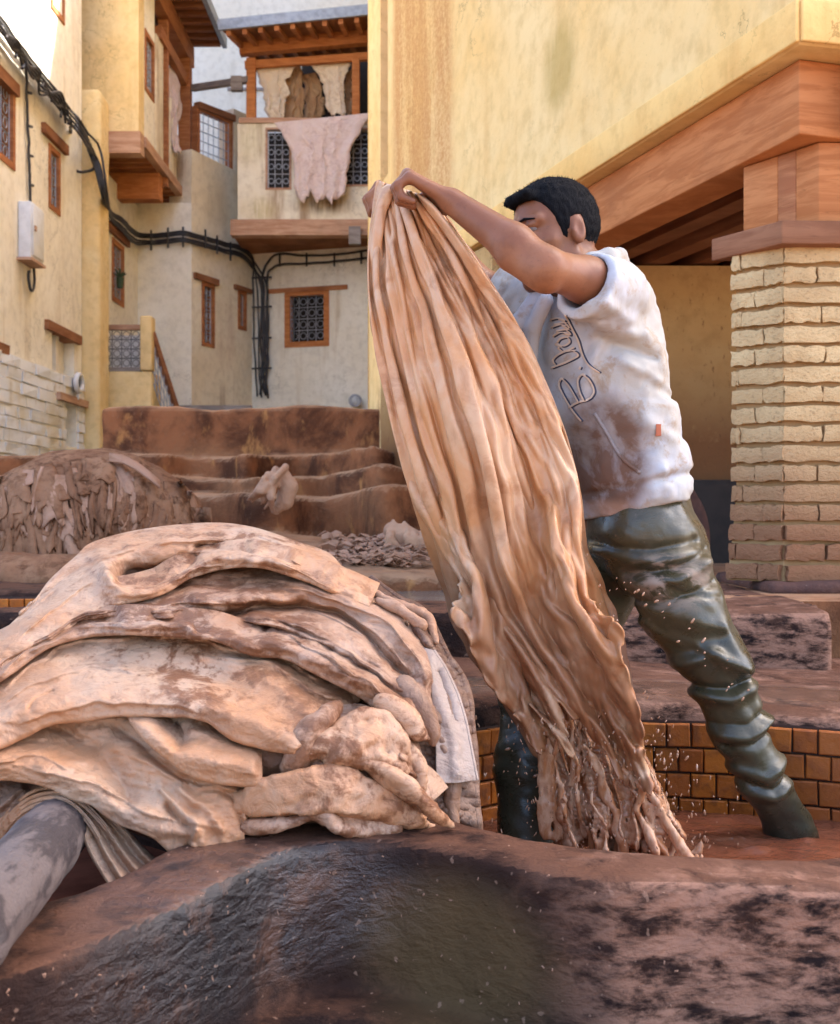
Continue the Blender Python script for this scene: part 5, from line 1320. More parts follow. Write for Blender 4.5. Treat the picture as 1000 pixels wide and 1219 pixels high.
def f_hair(p):
    q = loc(p)
    th = 0.0035 + 0.007 * np.clip((q[:, 2] - 0.03) / 0.08, 0, 1) - 0.006 * np.clip((-q[:, 2]) / 0.05, 0, 1)
    d = f_skull(q) - th - 0.0045 * fbm(q[:, 0] * 90, q[:, 1] * 90, q[:, 2] * 60, 3) 
    zl = np.interp(q[:, 0] + 0.004 * fbm(q[:, 0] * 50, q[:, 1] * 50, q[:, 2] * 50, 2), HX, HZ)
    d = smax(d, (zl - q[:, 2]) * 0.8, 0.006)
    fr = sd_cap(q, (0.080, 0.035, 0.086), (0.080, -0.035, 0.086), 0.013, 0.013) + 0.006 * fbm(q[:, 0] * 60, q[:, 1] * 60, q[:, 2] * 60, 3)
    return smin(d, fr, 0.012)
link('hair', surfnet(f_hair, HC - 0.16, HC + 0.16, 0.0035), m_hair, man)
hme = bpy.data.objects['hair'].data; HVs, HFs = [], []
for k in range(5200):
    v = hme.vertices[random.randrange(len(hme.vertices))]; nn = v.normal; c = v.co
    dr = (nn * 0.75 + Vector(hf) * 0.15 + Vector(hu) * 0.15 + Vector((random.uniform(-.45, .45), random.uniform(-.45, .45), random.uniform(-.45, .45)))).normalized()
    sd = dr.cross(Vector((random.uniform(-1, 1), random.uniform(-1, 1), random.uniform(-1, 1)))).normalized() * 0.0005
    l = random.uniform(0.003, 0.0075); n0 = len(HVs); c = c - nn * 0.001
    HVs += [tuple(c - sd), tuple(c + sd), tuple(c + dr * l)]; HFs.append((n0, n0 + 1, n0 + 2))
hs_ = link('hair_strands', mesh('hair_strands', HVs, HFs), m_hair, None); hs_.parent = bpy.data.objects['hair']; hs_['kind'] = 'stuff'
def brow_mesh(s):
    q = MB(); q.tube([Vector(w_(0.099, 0.012 * s, 0.027)), Vector(w_(0.0945, 0.032 * s, 0.030)), Vector(w_(0.080, 0.052 * s, 0.027))], [0.0022, 0.0032, 0.0012], 6); return q
for s in (1, -1): brow_mesh(s).obj('eyebrow', m_hair, man, smooth=True)

# ---- waders
def ring(p, s_ax, n): return None
TW = [(755, 640)]
WFOLD = [([(700, 640), (735, 652), (775, 655), (828, 645)], 6, -0.012), ([(705, 655), (760, 668), (842, 660)], 9, 0.010), ([(758, 696), (800, 690), (846, 670)], 8, 0.014), ([(750, 682), (800, 677), (845, 655)], 5, -0.013),
         ([(756, 716), (790, 716), (850, 694)], 5, -0.014), ([(752, 726), (790, 752), (834, 778)], 8, -0.012), ([(806, 792), (841, 777), (896, 800)], 8, 0.016), ([(770, 742), (810, 765), (850, 775)], 7, 0.010),
         ([(822, 817), (866, 819), (902, 804)], 6, -0.016), ([(830, 828), (868, 832), (906, 816)], 7, 0.010), ([(852, 862), (888, 862), (918, 846)], 3, -0.008), ([(856, 876), (892, 878), (928, 858)], 6, 0.011),
         ([(866, 890), (900, 885), (930, 868)], 5, -0.010), ([(885, 932), (925, 944), (953, 922)], 5, -0.010), ([(880, 920), (915, 930), (948, 908)], 7, 0.007), ([(892, 950), (930, 956), (958, 940)], 5, 0.005), ([(860, 745), (875, 775), (892, 790)], 8, 0.008), ([(800, 730), (830, 745), (862, 740)], 10, 0.006), ([(780, 690), (810, 706), (858, 712)], 4, -0.006)]
def f_wader(p):
    x, y, z = p[:, 0], p[:, 1], p[:, 2]
    l = sd_chain(p, LEGL, LRAD, 0.03); r = sd_chain(p, LEGR, RRAD, 0.03)
    pel = sd_ell(p, A3(762, 628, 2.615), (0.125, 0.165, 0.135))
    pel = smin(pel, sd_ell(p, A3(752, 575, 2.60), (0.112, 0.145, 0.10)), 0.05)
    pel = smin(pel, sd_ell(p, A3(805, 655, 2.60), (0.075, 0.12, 0.08)), 0.05)
    d = smin(smin(l, r, 0.04), pel, 0.05)
    # rubber folds: slanted ridges across the legs, tighter at the knee and the ankle
    q = x * 9 + z * 17 + 1.2 * fbm(x * 6, y * 6, z * 6, 2)
    f1 = -0.010 * np.abs(noise3(q * .8, x * 5 - z * 3, y * 5)) + 0.004
    f2 = -0.004 * np.abs(noise3(x * 20 + z * 30, y * 11 + 4, z * 9 - x * 16)) + 0.003
    f3 = 0.007 * fbm(x * 7, y * 7, z * 7, 2)
    # heavy folds of the near leg: (path, width px, height; negative = crease)
    near_side = np.clip((2.62 - y) / 0.05, 0, 1)
    for path, w, am in WFOLD:
        dd = np.full(len(p), 9.0)
        for (u, v), (u2, v2) in zip(path[:-1], path[1:]):
            a_, b_ = A3(u, v, 2.45)[[0, 2]], A3(u2, v2, 2.45)[[0, 2]]; ab = b_ - a_; q2 = p[:, [0, 2]] - a_; t = np.clip(q2 @ ab / (ab @ ab), 0, 1)
            dd = np.minimum(dd, np.linalg.norm(q2 - t[:, None] * ab, axis=1))
        wob = 1 + 0.5 * noise3(x * 25, y * 10, z * 25)
        d = d - am * wob * np.exp(-(dd / (w / F * 2.45)) ** (2 if am > 0 else 1.4)) * near_side
    return d * 0.85 + f1 + f2 + f3
rt = NT('wader_rubber'); ra = rt.noise(6, 6, 0.6, 0.4); rf = rt.noise(45, 6, 0.7); rm = rt.noise(14, 7, 0.7, 0.5, rt.mapping((1, 1, 1.8)))
rc = rt.mix(rt.ramp(ra, 0.35, 0.65), (0.034, 0.031, 0.017), (0.058, 0.048, 0.024))
mud = rt.math('MULTIPLY', rt.ball(tuple(P(800, 690, 2.45)), (0.13, 0.3, 0.085), 0.8), rt.ramp(rm, 0.48, 0.60))
rc = rt.mix(rt.math('MULTIPLY', mud, 0.85), rc, (0.30, 0.22, 0.165))
rc = rt.mix(rt.math('MULTIPLY', rt.ramp(rf, 0.62, 0.72), 0.4), rc, (0.20, 0.13, 0.09))
rr_ = rt.math('ADD', rt.math('MULTIPLY', rt.ramp(rm, 0.3, 0.7), 0.30), rt.math('ADD', 0.20, rt.math('MULTIPLY', mud, 0.5)))
m_wader = rt.out(rc, rr_, rt.bump(rf, 0.18, 0.004, rt.bump(rm, 0.2, 0.008)), 0.42, coat=0.08, coat_rough=0.15)
link('waders', surfnet(f_wader, (0.14, 2.30, 0.72), (0.98, 2.92, 1.62), 0.0052), m_wader, man)

# ---- top
ZP = [A3(0, v, 2.58)[2] for v in (650, 600, 520, 450, 400, 360, 330, 308)][::1]
ZS = np.array(ZP)
CX = np.array([A3(u, 600, 2.58)[0] for u in (752, 748, 730, 716, 708, 705, 704, 704)])
WA = np.array([0.158, 0.158, 0.168, 0.176, 0.178, 0.166, 0.130, 0.075])
WB = np.array([0.116, 0.115, 0.122, 0.124, 0.120, 0.106, 0.086, 0.060])
tf_ = np.array([-0.86, -0.51]); tl_ = np.array([0.51, -0.86])
def zhem(x): return EYE - ((np.interp(x, [A3(690, 0, 2.5)[0], A3(820, 0, 2.5)[0]], [621, 594])) - CV) / F * 2.5
def f_shirt(p):
    x, y, z = p[:, 0], p[:, 1], p[:, 2]
    zz = np.clip(z, ZS.min(), ZS.max())
    o = np.argsort(ZS)
    cx = np.interp(zz, ZS[o], CX[o]); a = np.interp(zz, ZS[o], WA[o]); b = np.interp(zz, ZS[o], WB[o])
    dx, dy = x - cx, y - 2.585
    f = dx * tf_[0] + dy * tf_[1]; l = dx * tl_[0] + dy * tl_[1]
    zh = zhem(x); hb = np.exp(-((z - zh - 0.027) / 0.018) ** 4) * 0.004 - 0.006 * np.exp(-((z - zh - 0.056) / 0.007) ** 2)
    bag = 0.004 * np.exp(-((z - zh - 0.085) / 0.035) ** 2)
    d = (np.sqrt((l / a) ** 2 + (f / b) ** 2) - 1) * np.minimum(a, b) - hb - bag
    d = np.maximum(d, z - ZS.max())
    d = smin(d, sd_cap(p, SHL + np.array([-0.005, 0.03, 0.0]), NB, 0.060, 0.066), 0.035)
    d = smin(d, sd_cap(p, SHR, NB, 0.062, 0.066), 0.035)
    sl = sd_cap(p, SHL + np.array([0.000, 0.012, -0.006]), SHL * 0.40 + ELL * 0.60 + np.array([0.010, 0, -0.012]), 0.068, 0.076)
    cut = ((p - (SHL * 0.55 + ELL * 0.45)) @ ((ELL - SHL) / np.linalg.norm(ELL - SHL)))
    slant = cut - 0.35 * (p[:, 2] - SHL[2]) * -1
    sl = smax(sl, slant - 0.005, 0.008)
    d = smin(d, sl, 0.03)
    sr = sd_cap(p, SHR, SHR * 0.5 + ELR * 0.5, 0.075, 0.08); d = smin(d, sr, 0.03)
    # folds
    s1 = noise3(x * 7 + z * 4, y * 5, z * 9 - x * 6); s2 = noise3(x * 16 - z * 10, y * 10, z * 8 + x * 12)
    d = d + 0.014 * fbm(x * 5, y * 5, z * 5, 2) - 0.020 * np.abs(s1) - 0.008 * np.abs(s2) + 0.006 - 0.007 * np.abs(noise3(x * 26 + z * 9, y * 20, z * 19 - x * 18)) + 0.003 * fbm(x * 40, y * 40, z * 40, 2)
    # drag folds under the armpit
    for k, (u, v, u2, v2, am, w) in enumerate(((745, 385, 690, 372, 0.012, 9), (770, 400, 705, 395, 0.010, 8), (780, 425, 715, 400, -0.010, 6), (785, 455, 740, 430, 0.008, 7), (720, 395, 690, 480, 0.007, 8), (790, 560, 740, 585, 0.008, 8), (808, 470, 770, 450, -0.008, 6), (806, 520, 770, 505, 0.006, 8))):
        a_, b_ = A3(u, v, 2.42), A3(u2, v2, 2.42)
        ab = (b_ - a_)[[0, 2]]; q = p[:, [0, 2]] - a_[[0, 2]]; t = np.clip(q @ ab / (ab @ ab), 0, 1)
        dd = np.linalg.norm(q - t[:, None] * ab, axis=1)
        d = d - am * np.exp(-(dd / (w / F * 2.42)) ** 2)
    # collar and hood bunched at the neck
    col = None
    ring_ = [NB + np.array([0.075 * math.cos(t) - 0.01, 0.085 * math.sin(t), 0.012 - 0.028 * math.cos(t + 0.3) * -1 + 0.012]) for t in np.linspace(0, 2 * math.pi, 13)]
    col = sd_chain(p, ring_, [0.017] * 13, 0.01)
    d = smin(d, col, 0.012)
    for pts, r in (([(650, 358, 2.49), (634, 392, 2.50), (628, 450, 2.50), (632, 500, 2.50)], 0.017), ([(640, 356, 2.53), (617, 388, 2.53), (608, 430, 2.53)], 0.022)):
        d = smin(d, sd_chain(p, [A3(*q) for q in pts], [r] * len(pts), 0.01), 0.012)
    # neck hole, arm hole, hem
    d = smax(d, -sd_cap(p, NB - np.array([0, 0, 0.06]), w_(-0.035, 0, -0.03), 0.064, 0.066), 0.010)
    d = smax(d, -sd_cap(p, SHL * 0.80 + ELL * 0.20 + np.array([0.0, 0, -0.006]), ELL, 0.050, 0.064), 0.006)
    d = smax(d, zh - z + 0.006 * noise3(x * 20, y * 20, z * 0), 0.006)
    return d * 0.9
ct = NT('stained_cotton'); ca = ct.noise(5, 6, 0.6, 0.4); cb = ct.noise(16, 7, 0.7, 0.3); cf = ct.noise(220, 3, 0.6); cg = ct.noise(9, 5, 0.6, 0.5)
cc = ct.mix(ct.ramp(ca, 0.4, 0.65), (0.42, 0.425, 0.45), (0.39, 0.355, 0.305))
cc = ct.mix(ct.math('MULTIPLY', ct.ramp(cb, 0.50, 0.66), 0.7), cc, (0.30, 0.20, 0.115))
pk = ct.ball(tuple(P(716, 548, 2.44)), (0.125, 0.25, 0.165), 0.45)
cc = ct.mix(ct.math('MINIMUM', ct.math('MULTIPLY', pk, ct.math('ADD', 0.55, ct.math('MULTIPLY', ct.ramp(cg, 0.35, 0.6), 0.6))), 0.95), cc, (0.125, 0.062, 0.036))
fr_ = ct.ball(tuple(P(640, 430, 2.47)), (0.055, 0.2, 0.16), 0.6)  # shaded side of the chest painted greyer into the cotton
cc = ct.mix(ct.math('MULTIPLY', fr_, ct.math('ADD', 0.45, ct.math('MULTIPLY', cg, 0.5))), cc, (0.30, 0.29, 0.28))
hm_ = ct.ball(tuple(P(715, 606, 2.44)), (0.09, 0.2, 0.03), 0.7)
cc = ct.mix(ct.math('MULTIPLY', hm_, 0.5), cc, (0.45, 0.27, 0.18))
m_cotton = ct.out(cc, 0.88, ct.bump(cf, 0.25, 0.002, ct.bump(cb, 0.15, 0.008)), 0.2)
shirt_me = surfnet(f_shirt, (0.13, 2.16, EYE - 0.08), (0.66, 2.98, 2.12), 0.0052)
shirt = link('shirt', shirt_me, m_cotton, man)
bv_ = BVHTree.FromPolygons([v.co for v in shirt_me.vertices], [p.vertices for p in shirt_me.polygons])
eyeP = Vector((0, 0, EYE))
def on_shirt(u, v):
    d = (P(u, v, 1.0) - eyeP).normalized(); h = bv_.ray_cast(eyeP, d)
    return h[0]
m_print = simple('beige_print', (0.60, 0.47, 0.36), 0.7, var=0.15); m_printd = simple('navy_print', (0.035, 0.04, 0.07), 0.6, var=0.1)
def stroke(mb, px, r, lift):
    pts = [on_shirt(*q) for q in catmull(px, max(4, len(px) * 5))]
    pts = [p + (eyeP - p).normalized() * lift for p in pts if p is not None and p.y < 2.62]
    if len(pts) > 2: mb.tube(pts, r, 6)
# outlined letters running up the chest: B . D o w ...
z_ = lambda x, y: (630 + x * 0.15, 330 + y * 0.15)
L_ = [[(415, 1140), (370, 1085), (330, 1030), (270, 930), (238, 850), (262, 805), (310, 850), (355, 925), (392, 990)],
      [(318, 1035), (392, 992), (450, 978), (495, 955)],
      [(432, 975), (400, 900), (388, 820), (420, 775), (465, 795), (505, 860), (515, 915), (490, 958)],
      [(400, 730), (410, 710)],
      [(180, 720), (260, 690), (350, 650), (390, 620), (360, 585), (290, 590), (220, 625), (190, 660), (210, 690)],
      [(230, 560), (280, 590), (360, 560)], [(210, 530), (270, 550), (320, 520), (310, 480), (250, 490), (225, 520)],
      [(190, 470), (250, 440), (330, 460), (300, 420), (220, 430)], [(180, 400), (250, 380), (320, 410), (290, 365), (200, 380)], [(170, 340), (230, 330), (290, 350)],
      [(290, 300), (340, 400), (390, 500), (420, 600), (470, 690), (560, 755)]]
mbp, mbd = MB(), MB()
for s in L_:
    px = [z_(*q) for q in s]
    stroke(mbp, px, 0.0034, -0.0012)
    stroke(mbd, [(u + 1.9, v + 0.6) for u, v in px], 0.0020, 0.0002)
le = link('lettering', mesh('lettering', mbp.V, mbp.F), m_print, None, True); le.parent = shirt
le = link('lettering_outline', mesh('lettering_outline', mbd.V, mbd.F), m_printd, None, True); le.parent = shirt
mbp = MB(); stroke(mbp, [(708, 492), (722, 515), (740, 545), (762, 563)], 0.004, 0.001); po = link('pocket_edge', mesh('pocket_edge', mbp.V, mbp.F), m_cotton, None, True); po.parent = shirt
mbp = MB()
c = on_shirt(783, 512)
if c is not None:
    mbp.box((c.x - 0.004, c.y - 0.005, c.z - 0.012), (c.x + 0.006, c.y + 0.01, c.z + 0.012)); po = link('label_tab', mesh('label_tab', mbp.V, mbp.F), simple('orange_tab', (0.45, 0.12, 0.05), 0.6), None); po.parent = shirt
# dark undershirt seen inside the sleeve
def f_under(p):
    d = sd_cap(p, SHL + np.array([0.0, 0.01, -0.010]), SHL * 0.72 + ELL * 0.28, 0.050, 0.0605)
    d = smax(d, -sd_cap(p, SHL + np.array([-0.02, -0.01, 0]), ELL, 0.055, 0.055), 0.004)
    return smax(d, -((p - (SHL * 0.66 + ELL * 0.34)) @ ((SHL - ELL) / np.linalg.norm(ELL - SHL))) - 0.0, 0.004)
link('undershirt_sleeve', surfnet(f_under, SHL - 0.13, SHL + 0.10, 0.005), simple('dark_cotton', (0.02, 0.022, 0.028), 0.9), man)
# ================================================================== the hide swung out of the vat
def sheet(L, R, Y0, Y1, npl, am, ph, over=1.1, ns=130, nt=200, rag=0.05, seed=0, mid=None, edge=0.03):
    L = catmull(L, nt); R = catmull(R, nt)
    s = np.linspace(0, 1, ns)[None, :]; t = np.linspace(0, 1, nt)[:, None]
    rg = rag * (fbm(s * 5 + seed, s * 0 + 1, s * 0, 3) + 0.15 * noise3(s * 9, s * 0, s * 0 + 7 + seed)) if rag else 0
    tt_ = np.clip(t * (1 - 0.5 * rag) + (rg - 0.05 * np.abs(2 * s - 1) ** 3 - (0.10 * np.abs(noise3(s * 2.6 + seed, s * 0 + 3, s * 0)) if rag else 0)) * t ** 5, 0, 1)
    ti = tt_ * (nt - 1); i0 = np.clip(np.floor(ti).astype(int), 0, nt - 2); fr = (ti - i0)[..., None]
    Lp = L[i0] * (1 - fr) + L[i0 + 1] * fr; Rp = R[i0] * (1 - fr) + R[i0 + 1] * fr
    S = np.broadcast_to(s, tt_.shape); T = tt_
    warp = 0.17 * fbm(S * 2.0 + seed, T * 2.6, S * 0 + seed, 2) + 0.03 * fbm(S * 6 + seed, T * 7, S * 0 + seed, 2)
    a = 2 * np.pi * (npl * (S + warp) + ph)
    sw = S + over * np.sin(a) / (2 * np.pi * npl) * (0.55 + 0.45 * np.minimum(T * 3, 1)) * np.minimum(1, 5 * S * (1 - S))
    px = Lp + (Rp - Lp) * sw[..., None]
    px = px + np.stack([5 * fbm(S * 2.5, T * 6, S * 0 + seed + 11, 3), 5 * fbm(S * 4, T * 5, S * 0 + seed + 15, 2)], -1) * np.minimum(1, T * 4)[..., None]
    grow = 0.30 + 0.70 * np.minimum(T * 2.0, 1)
    Y = (Y0[0] + (Y0[1] - Y0[0]) * S) * (1 - T) + (Y1[0] + (Y1[1] - Y1[0]) * S) * T
    Y = Y + am * grow * np.cos(a) * (0.75 + 0.5 * fbm(S * 3 + 5, T * 2 + seed, S * 0, 2)) + 0.006 * fbm(S * 9, T * 42, S * 0 + seed, 3) + 0.009 * np.minimum(1, T * 3) * np.abs(noise3(S * 5 + T * 22, T * 26 - S * 6, S * 0 + seed)) + 0.014 * fbm(S * 4, T * 5, S * 0 + seed + 3, 3)
    Y = Y + edge * (np.exp(-S / 0.035) + np.exp(-(1 - S) / 0.035)) * np.minimum(1, T * 4) + edge * np.exp(-(1 - t) / 0.02)
    return Pn(px[..., 0], px[..., 1], Y)
# the folds of the hanging skin, settled beforehand by draping a gathered sheet (across, along, depth in millimetre steps)
HIDE_N = (44, 72)
HIDE_LEN = [37, 37, 37, 35, 31, 31, 31, 32, 33, 36, 38, 38, 38, 36, 33, 33, 32, 34, 35, 37, 38, 39, 39, 39, 38, 36, 36, 35, 35, 34, 35, 35, 35, 37, 37, 38, 40, 40, 41, 41, 42, 42, 41, 42, 43, 44, 44, 44, 44, 44, 42, 42, 41, 41, 41, 41, 40, 40, 39, 38, 37, 36, 36, 36, 36, 34, 31, 30, 29, 30, 34, 34]
HIDE_D = [
    [-85,3,3,3,3,4,3,2,3,3,3,2,3,2,2,3,2,2,2,2,1,2,2,1,2,2,1,2,2,1,2,2,2,2,2,2,2,3,2,3,2,3,3,3,2,3,4,3,3,3,3,3,3,3,3,4,2,3,3,3,2,3,2,3,2,2,2,2,2,2,2,1,-14,-16,-7,-6,-12,-22,
     -23,-15,-9,-9,-21,-19,-13,-7,-5,0,-9,-16,-9,-6,-7,2,-1,9,13,6,6,-9,0,5,-1,-1,-2,9,-6,8,11,12,13,13,22,22,14,19,18,25,22,22,13,17,25,26,22,17,16,13,21,24,24,19,22,25,28,
     26,22,16,22,24,28,30,30,31,-13,-10,-14,-6,-9,-10,-10,-10,-8,-20,-1,5,-6,-4,-5,-4,6,1,-4,1,11,-7,4,0,-15,0,3,11,11,6,21,22,18,-8,2,0,6,10,2,6,-9,0,14,-3,7,1,5,10,8,13,
     5,12,21,22,15,13,13,14,17,25,23,21,26,26,26,24,17,23,25,28,25,26,-9,-13,-11,-12,-14,-4,2,0,2,8,9,6,-4,-14,-3,-11,-4,5,0,3,1,14,-1,-8,10,-8,-3,13,6,3,4,6,2,16,6,2,2,4,
     18,7,5,-1,0,18,11,4,11,9,27,5,10,9,13,22,23,23,12,14,10,13,13,18,15,19,20,27,20,20,15,19,26,24,-11,-8,-12,-11,-5,-10,-7,-3,-17,-12,-11,-10,7,-7,-18,-7,-9,-2,9,5,2,4,9,
     9,-11,1,4,3,-3,4,4,8,12,13,12,3,2,5,6,11,10,13,0,2,5,18,1,6,9,15,12,10,10,12,24,14,15,17,22,13,20,15,17,16,25,18,17,11,19,20,16,22,-12,-12,-10,-11,-15,-9,-8,-12,-17,-8,
     -11,-9,-14,0,10,-6,-7,-2,-13,-17,-10,-6,0,-11,-4,-1,-1,0,2,9,0,2,9,3,4,7,6,4,6,-3,7,10,22,8,9,-2,15,15,11,4,6,8,9,11,-1,20,15,15,16,25,7,9,11,18,14,13,23,17,18,18,22,
     17,-11,-14,-10,-11,-10,-7,-8,-12,-12,-14,-16,-17,-8,-5,-8,7,-4,-6,6,-5,-4,-8,-4,12,5,2,2,2,-3,-3,5,-5,5,2,5,9,11,10,8,20,8,1,3,17,16,8,5,4,8,12,18,18,5,6,15,-1,11,11,
     14,10,9,10,9,10,12,7,9,22,19,15,17,22,-4,-7,-11,-11,-6,-6,-6,-5,-8,-5,0,-4,-16,-9,-6,-8,6,-3,-5,9,-2,1,-4,3,13,1,0,2,3,0,-6,5,2,14,9,7,8,9,3,10,10,7,-1,0,1,19,6,7,0,15,
     -2,0,6,4,8,20,7,8,5,10,18,5,7,5,11,26,10,-2,4,7,11,9,-4,3,-4,0,-1,-5,-4,0,1,-4,-3,2,6,-9,-9,-6,-5,1,0,-3,4,1,8,5,-5,1,3,2,18,-3,3,2,-5,3,21,7,2,2,4,4,15,6,7,6,1,1,13,
     8,17,-1,11,5,7,6,9,5,7,7,8,2,-1,13,12,11,8,14,21,13,11,12,11,12,-6,0,-2,-2,5,-2,-3,1,16,3,0,-3,8,8,-8,-6,-10,-5,-1,-3,-1,-6,-6,-7,12,15,1,2,3,6,-3,-2,6,1,-11,-1,0,2,9,
     -6,-8,12,12,-1,9,6,7,7,7,8,1,7,7,-7,-12,-2,11,8,-8,-6,5,5,7,-3,-4,0,11,15,15,10,10,6,-7,-6,1,0,-9,8,3,-10,-13,5,1,4,4,-3,-1,-3,2,-5,-6,-9,-7,-7,-6,-3,-14,-9,4,-1,-3,-4,
     1,0,0,0,-1,-1,3,2,-1,14,11,-5,2,11,4,5,9,10,7,8,13,-8,-6,-6,0,-8,-5,-8,8,-2,0,3,3,14,10,-9,-7,5,4,6,2,12,-4,-4,1,-4,-1,-2,4,5,-7,-8,-9,-7,-6,-4,-2,-2,-2,-7,-6,-6,-7,3,
     1,-7,-8,-4,-8,-7,-5,-1,1,-3,-3,3,4,1,2,0,2,5,-2,3,2,7,2,4,3,2,-1,-7,-6,9,-4,1,3,8,-2,0,-3,11,11,1,0,1,-11,4,5,11,0,3,10,7,3,3,1,5,-2,-2,-1,2,-1,-8,-1,-7,-10,-2,-2,-2,
     -2,-2,-11,2,-3,-4,-6,-3,-5,-6,-4,-2,-8,10,1,6,-2,-3,-1,2,3,4,4,3,14,1,-6,-6,4,5,6,13,0,3,-3,0,9,14,10,-2,8,10,7,2,5,14,12,-7,8,11,4,2,13,0,-5,-2,1,1,0,0,-1,-1,-2,4,8,
     -2,-1,5,8,5,-3,-3,-2,-1,4,2,8,-1,2,4,15,1,-6,-5,0,-12,-3,-6,3,-9,-8,2,0,1,2,-2,0,5,7,7,0,1,0,-6,12,24,14,6,15,0,-7,9,7,-6,3,1,2,0,1,3,8,0,9,4,4,15,8,5,0,-2,2,1,0,-2,0,
     0,-5,2,0,0,-1,-9,5,7,-3,7,12,2,3,2,3,7,-1,-2,-1,0,-1,6,-7,-4,-11,-1,0,0,2,2,1,-13,-4,10,3,0,4,2,2,8,3,5,8,9,-18,-3,6,4,5,3,3,7,5,2,-1,17,1,9,0,6,3,-4,2,6,0,2,2,2,4,-1,
     -2,1,3,1,3,2,-1,2,1,-2,8,-2,-2,-1,-2,5,4,0,-8,-1,3,0,1,-5,12,7,13,7,6,1,1,1,1,3,-9,-7,4,6,0,4,0,1,-9,-17,-6,-20,-7,0,0,1,-9,3,4,4,5,0,4,3,11,-1,8,8,2,9,4,-6,-2,-1,0,1,
     0,-1,-1,0,9,3,0,1,-8,0,0,1,0,3,4,0,-1,-3,-2,-2,-2,2,6,6,4,11,-2,4,5,8,7,1,0,1,0,-7,-6,-3,-1,0,0,0,-3,-3,-1,-10,-5,7,5,8,-6,-4,7,5,5,5,5,10,4,5,-4,9,8,-2,5,7,15,14,1,1,
     2,1,0,0,-1,-1,6,3,4,5,15,16,1,1,0,4,4,-1,0,-2,-5,-1,0,-2,-3,0,3,2,1,1,1,2,1,1,-1,0,-1,-3,-5,-4,-4,-5,-6,-7,0,-2,-3,-4,-7,4,7,3,4,2,5,5,4,-1,-1,7,7,0,10,4,-1,9,11,6,-17,
     -18,1,2,1,1,1,0,0,-1,4,6,4,4,7,-4,14,1,1,6,7,4,0,5,-1,-3,-1,-2,1,0,1,-2,4,4,4,0,-3,-2,0,0,-2,-4,-2,-2,-2,-9,-2,-1,0,-15,-4,-2,1,4,8,6,17,6,1,9,0,10,6,6,-1,8,6,11,6,7,
     9,-1,0,1,2,2,2,0,1,5,0,-1,2,14,7,7,2,4,-9,6,4,-3,-4,-3,-8,-4,3,-4,-4,0,-1,0,-3,-2,2,3,3,-4,-4,-3,-1,-2,-3,-3,-1,-1,-2,8,7,-7,-7,10,-11,-3,2,1,2,7,0,2,3,3,9,9,-1,-3,4,
     3,6,7,8,6,7,9,4,-9,2,0,0,4,3,-3,1,1,1,-4,3,4,3,2,-3,-9,-5,-2,-5,-6,-7,-8,-6,-3,-3,-2,-1,-1,-6,2,5,3,2,-7,-5,0,-4,-3,-2,-1,-1,-1,-3,-4,-8,1,1,0,9,5,1,1,5,0,1,7,5,4,2,5,
     2,3,8,0,8,6,12,9,-1,-14,-6,7,3,4,1,0,2,2,0,1,1,4,3,0,-3,-1,-3,-4,-5,-1,-4,-6,-4,-4,-10,-4,1,5,0,0,1,-2,0,1,1,6,-1,-8,-4,-6,-1,-1,2,-1,3,-10,-5,-1,0,-7,-5,5,7,7,10,14,
     20,13,5,6,-2,-5,8,9,-4,5,-4,-3,3,3,-15,-14,-10,-7,5,5,8,-4,-5,-2,3,1,0,5,6,3,-4,-7,-1,-2,-3,-2,-4,-4,-6,-5,-9,-15,2,0,4,0,7,1,1,1,1,0,1,-2,-4,-4,-3,8,-1,1,0,11,3,5,2,
     2,-3,9,9,9,8,7,-1,-13,-4,-3,0,0,-4,-5,10,9,-2,0,-2,-7,-9,-11,-3,-9,11,9,6,6,2,8,-5,-2,0,-3,1,-1,-3,1,-2,0,1,-2,-1,-2,-6,-6,3,-1,-2,1,0,2,-8,2,-1,0,0,4,7,-1,-5,-7,-7,4,
     5,2,-1,0,12,9,-2,6,19,11,9,2,3,3,6,10,-5,-7,4,-7,-5,-5,-5,-10,1,1,-12,-8,-9,-9,-6,-13,-13,-12,-6,3,8,-13,1,-5,-11,0,-1,-2,0,4,3,-7,-5,-1,-1,0,3,0,1,10,8,1,-2,-1,8,-4,
     -2,-6,-3,-1,9,9,6,4,3,5,1,4,8,7,-1,-3,9,2,6,9,13,11,-6,-4,-6,-5,1,1,2,-3,-1,-2,-5,-11,-2,-9,0,-15,-5,-1,-15,-3,-9,-6,-9,-7,-12,-4,-10,-6,-2,-6,-4,-5,-2,0,5,-4,-8,-8,0,
     2,4,7,7,5,-6,4,-4,-3,-3,7,-8,-2,-14,-1,3,11,14,19,6,-13,9,-2,-4,-5,4,3,4,3,0,3,-4,6,13,-14,-18,-8,0,-1,-2,10,8,-3,-3,-3,-9,-6,1,7,-2,-4,1,8,7,-5,-4,-10,-11,0,5,-5,-4,
     -1,-10,-14,-9,-7,-15,4,-5,-4,-14,8,8,7,-5,-10,-5,-7,5,-6,-7,-9,3,0,11,10,9,3,8,5,13,12,0,12,14,5,5,6,3,6,4,-8,-1,-3,-11,17,21,9,14,2,2,-1,1,11,6,1,7,9,2,-1,-1,-2,13,14,
     -24,-16,-18,-12,1,-15,-17,-5,-9,-12,-5,-3,-18,-15,-9,-11,3,-4,3,-7,4,5,12,12,4,-3,-2,3,5,0,4,-4,-3,-2,-14,-3,-3,-1,-8,17,9,-1,1,14,14,14,-6,-8,0,5,2,1,15,3,-7,6,4,16,
